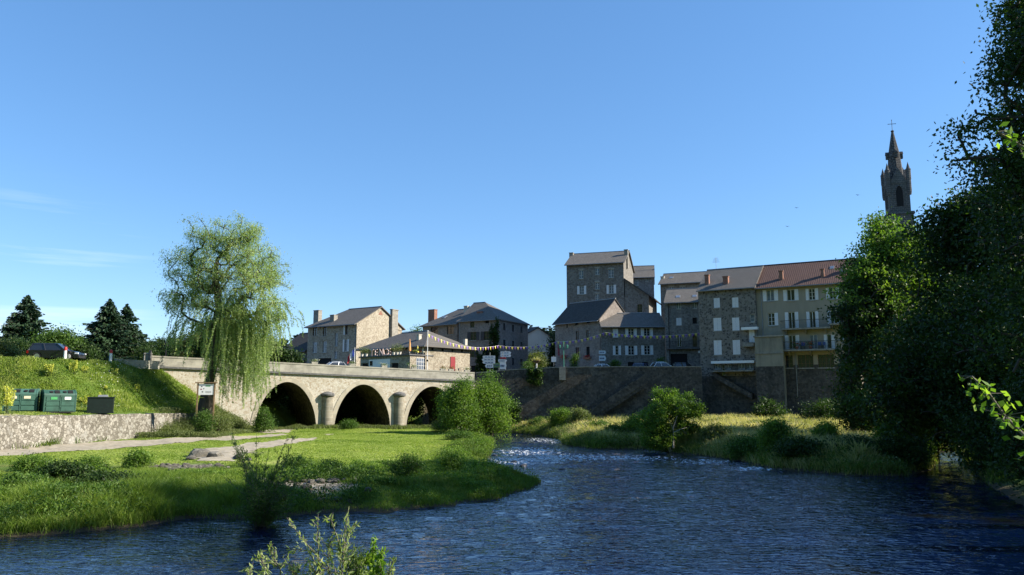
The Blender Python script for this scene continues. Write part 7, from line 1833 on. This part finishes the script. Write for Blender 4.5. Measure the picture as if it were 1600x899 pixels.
pa = [plain('yellow_pennant', (0.75, 0.62, 0.10), .7), plain('purple_pennant', (0.22, 0.10, 0.42), .7), plain('orange_pennant', (0.75, 0.40, 0.10), .7)]
def bunting(label, pts, n):
    P = [Vector(p) for p in pts]; o = P[0]; e = empty('bunting', o, 0, label, 'bunting', 'strings of coloured pennants over the street'); L_ = []
    Ls = [(b - a).length for a, b in zip(P[:-1], P[1:])]; tot = sum(Ls)
    def at(s):
        for a, b, l in zip(P[:-1], P[1:], Ls):
            if s <= l: return a.lerp(b, s / l)
            s -= l
        return P[-1]
    m = MB(); m.tube([p - o for p in P], .012, 4); m.build('cord', M_white, e)
    for i in range(n):
        c = at(tot * (i + .5) / n) - o; d = (at(tot * (i + .6) / n) - at(tot * (i + .4) / n)).normalized(); w = .16; k = MB()
        a, b = c - d * w, c + d * w; t = c + Vector((.03, .03, -.48)); th = Vector((0, .006, 0))
        k.add([a, b, t, a + th, b + th, t + th], [(0, 1, 2), (5, 4, 3), (0, 3, 4, 1), (1, 4, 5, 2), (2, 5, 3, 0)]); k.build('pennant', pa[i % 2], e)
def catenary(a, b, sag, n=14): return [a.lerp(b, i / n) - Vector((0, 0, sag * 4 * (i / n) * (1 - i / n))) for i in range(n + 1)]
A_ = atY(668, 521.5, 100.0); B_ = atY(779.5, 540, 118); C_ = atY(870, 534, 119.5); D_ = atY(945, 519.5, 113.2); E_ = atY(1095, 520, 110.8)
bunting('string of pennants sagging from the white pole across the corner house', catenary(A_, B_, .9), 26)
bunting('string of pennants across the gap at the end of the street', catenary(B_, C_, .5), 20)
bunting('string of pennants in front of the pinkish house', catenary(C_, D_, .4), 16)
bunting('string of pennants along the shuttered and garage houses', catenary(D_, E_, .5), 30)
m = MB(); a = H3b.o.matrix_basis @ Vector((H3b.W, 0, H3b.ze - .2)); b = WL.o.matrix_basis @ Vector((0, 0, WL.ze - .8)); m.tube([p - a for p in catenary(a, b, .5)], .03, 4)
tag(m.build('overhead_cable', M_trim, loc=a), 'thin dark cable strung between the corner house and the pinkish house', 'cable')
m = MB(); a = H1.o.matrix_basis @ Vector((H1.W, 10.9, H1.ze - .4)); b = H3.o.matrix_basis @ Vector((0, 0, H3.ze - .5)); m.tube([p - a for p in catenary(a, b, .5)], .03, 4)
tag(m.build('overhead_cable', M_trim, loc=a), 'thin dark cable between the grey house gable and the hipped house', 'cable')

# ------------------------------------------------------------------ signposts, street lamp, boards
M_signw = plain('white_sign_face', (0.60, 0.63, 0.66), 0.5, var=.04); M_signb = plain('dark_sign_letters', (0.05, 0.07, 0.15), 0.6); M_signg = plain('green_sign_face', (0.10, 0.20, 0.10), 0.5); M_lampg = plain('green_lamp_paint', (0.03, 0.16, 0.12), 0.5)
def street(px, Y): x = XatY(px, Y); return Vector((x, Y, max(7.0, hgt(x, Y) - .05)))
def arrow(mb, x0, x1, z, h, left):
    t = .16; p = [(x0, z), (x1, z), (x1, z + h), (x0, z + h), (x0 - t, z + h / 2)] if left else [(x0, z), (x1, z), (x1 + t, z + h / 2), (x1, z + h), (x0, z + h)]
    mb.prism(p, 'y', -.05, -.01)
def signpost(label, px, Y, top_py, arrows, poles=(0,), extra=None):
    b = street(px, Y); k = Y / 1200; e = empty('signpost', b, 0, label, 'signpost', 'direction signs at the bridge end'); top = atY(px, top_py, Y).z - b.z
    for p in poles: m = MB(); m.tube([(p, .02, -.3), (p, .02, top)], .04, 6); m.build('pole', M_zinc, e)
    for x0, x1, zt_, h, left, mt in arrows:
        m = MB(); z = atY(px, zt_, Y).z - b.z - h; arrow(m, x0 * k, x1 * k, z, h, left); o = m.build('sign_panel', mt, e)
        m = MB(); w = (x1 - x0) * k
        for j in range(3): m.box(x0 * k + w * (.12 + .26 * j), -.056, z + h * .35, x0 * k + w * (.32 + .26 * j), -.051, z + h * .62)
        m.build('line_of_text', M_signb, o)
signpost('signpost with a stack of pale arrow panels pointing left, at the quay corner', 765.5, 103.5, 551, [(-10, 8, 556, .34, True, M_signw), (-11, 8, 560.3, .34, True, M_signw), (-10, 8, 564.5, .34, True, M_signw), (-6, 5, 569, .5, True, M_signw)])
signpost('low green sign between the two direction posts', 775, 103.7, 566, [(-4.5, 5.5, 567.5, .6, False, M_signg)], poles=(-.35, .4))
signpost('signpost with narrow shield-shaped white panels and a red top', 785.5, 103.3, 550, [(-7, 5, 562, .3, False, M_signw), (-4.5, 4, 566, .95, False, M_signw), (-4, 4, 558.5, .22, False, plain('red_sign_face', (.45, .03, .03), .5))])
signpost('far pair of arrow panels behind the red-topped signpost', 790, 107, 548, [(-8, 7, 549.5, .36, False, M_signw), (-8, 7, 554, .36, False, M_signw)])
signpost('stacked pale signs fixed at the left corner of the shuttered house', 941, 110.0, 546, [(-4.5, 5, 548, .5, False, M_signw), (-4.5, 5, 556, .75, False, M_signw)])
b = street(865.5, 104); e = empty('road_sign', b, 0, 'plain white square sign on a thin post by the quay parapet', 'sign'); t = atY(865, 556, 104).z - b.z
m = MB(); m.tube([(0, .02, -.3), (0, .02, t)], .03, 6); m.build('pole', M_zinc, e); m = MB(); m.box(-.33, -.03, t - .85, .33, -.012, t - .15); m.build('sign_panel', M_signw, e)
b = street(881, 102.9); e = empty('street_lamp', b, 0, 'green cast iron lamp post with cross arms on the quay', 'street lamp'); t = atY(881, 533, 102.9).z - b.z; zr_ = atY(881, 545, 102.9).z - b.z
m = MB(); m.lathe([(.28, -.2), (.28, .5), (.16, .6), (.13, 1.3), (.08, 1.5), (.06, t)], 0, 0, 10); m.tube([(-.5, 0, zr_), (.5, 0, zr_)], .04, 6); m.tube([(-.35, 0, zr_ + .9), (.35, 0, zr_ + .9)], .03, 6); m.build('pole', M_lampg, e)
for s in (-.5, .5): m = MB(); m.lathe([(.03, zr_ - .02), (.12, zr_ + .1), (.16, zr_ + .4), (.05, zr_ + .5), (.02, zr_ + .6)], s, 0, 8); m.build('lantern', M_lampg, e)
# projecting block of the quay parapet under the lamp
p = atY(878.5, 575, 100.9); m = MB(); m.box(-.42, -.35, -1.6, .42, .05, .02); tag(m.build('parapet_pillar', M_coping, loc=(p.x, 101.0, p.z)), 'grey stone block set in the quay parapet below the green lamp', 'pillar')
# flower basket on a post
b = street(838.5, 104); e = empty('flower_basket_post', b, 0, 'pale post carrying a round basket of dull straw-coloured plants above the ivy', 'planter'); t = atY(838, 567, 104).z - b.z
m = MB(); m.tube([(0, 0, -.3), (0, 0, t)], [.14, .09], 8); m.build('post', M_wframe, e); m = MB(); m.lathe([(.1, t - .1), (.5, t + .25), (.5, t + .32)], 0, 0, 12); m.build('basket', M_bframe, e)
g = np.random.default_rng(71); C = g.normal(size=(260, 3)) * np.array([.3, .3, .14]) + [0, 0, t + .45]; V, Q = leaf_np(C, .13, g, .8); link('flowers', np_mesh('flowers', V, Q, fol('straw'), {'var': np.repeat(g.random(len(C)) * .8, 4)}), e)
for i, (px, Y, w, top, lab) in enumerate([(899, 104, 20, 553, 'young green shrub on the quay before the pinkish house'), (960, 106, 24, 562, 'low dark green shrub behind the first white car'), (1033, 107.5, 22, 556, 'green shrub by the garage opening behind the white car'), (825, 106, 22, 563, 'dark hedge bush at the quay corner by the narrow house'), (636, 103, 10, 571, 'small green plant at the shaded annex corner')]):
    bush(lab, px, Y, w, top, 'mid', 700 + i, n=40, lp=50, ls=.14, spread=.2)
# birds
M_bird = plain('bird_black', (0.01, 0.01, 0.01), .8)
for px, py, Y, lab in [(1340.5, 305, 110, 'tiny dark bird highest in the sky near the spire'), (1245, 325, 120, 'tiny dark bird farthest left of the church'), (1230.5, 354, 115, 'tiny dark bird lowest above the ochre house')]:
    p = atY(px, py, Y); m = MB(); m.add([(0, -.12, 0), (-.36, .02, .1), (-.1, .05, 0), (0, .2, 0), (.1, .05, 0), (.36, .02, .1), (0, 0, -.05), (0, 0, .04)], [(0, 1, 2, 7), (0, 7, 4, 5), (2, 3, 7), (7, 3, 4), (0, 6, 2, 1), (0, 5, 4, 6), (2, 6, 3), (6, 4, 3)])
    tag(m.build('bird', M_bird, loc=p), lab, 'bird')
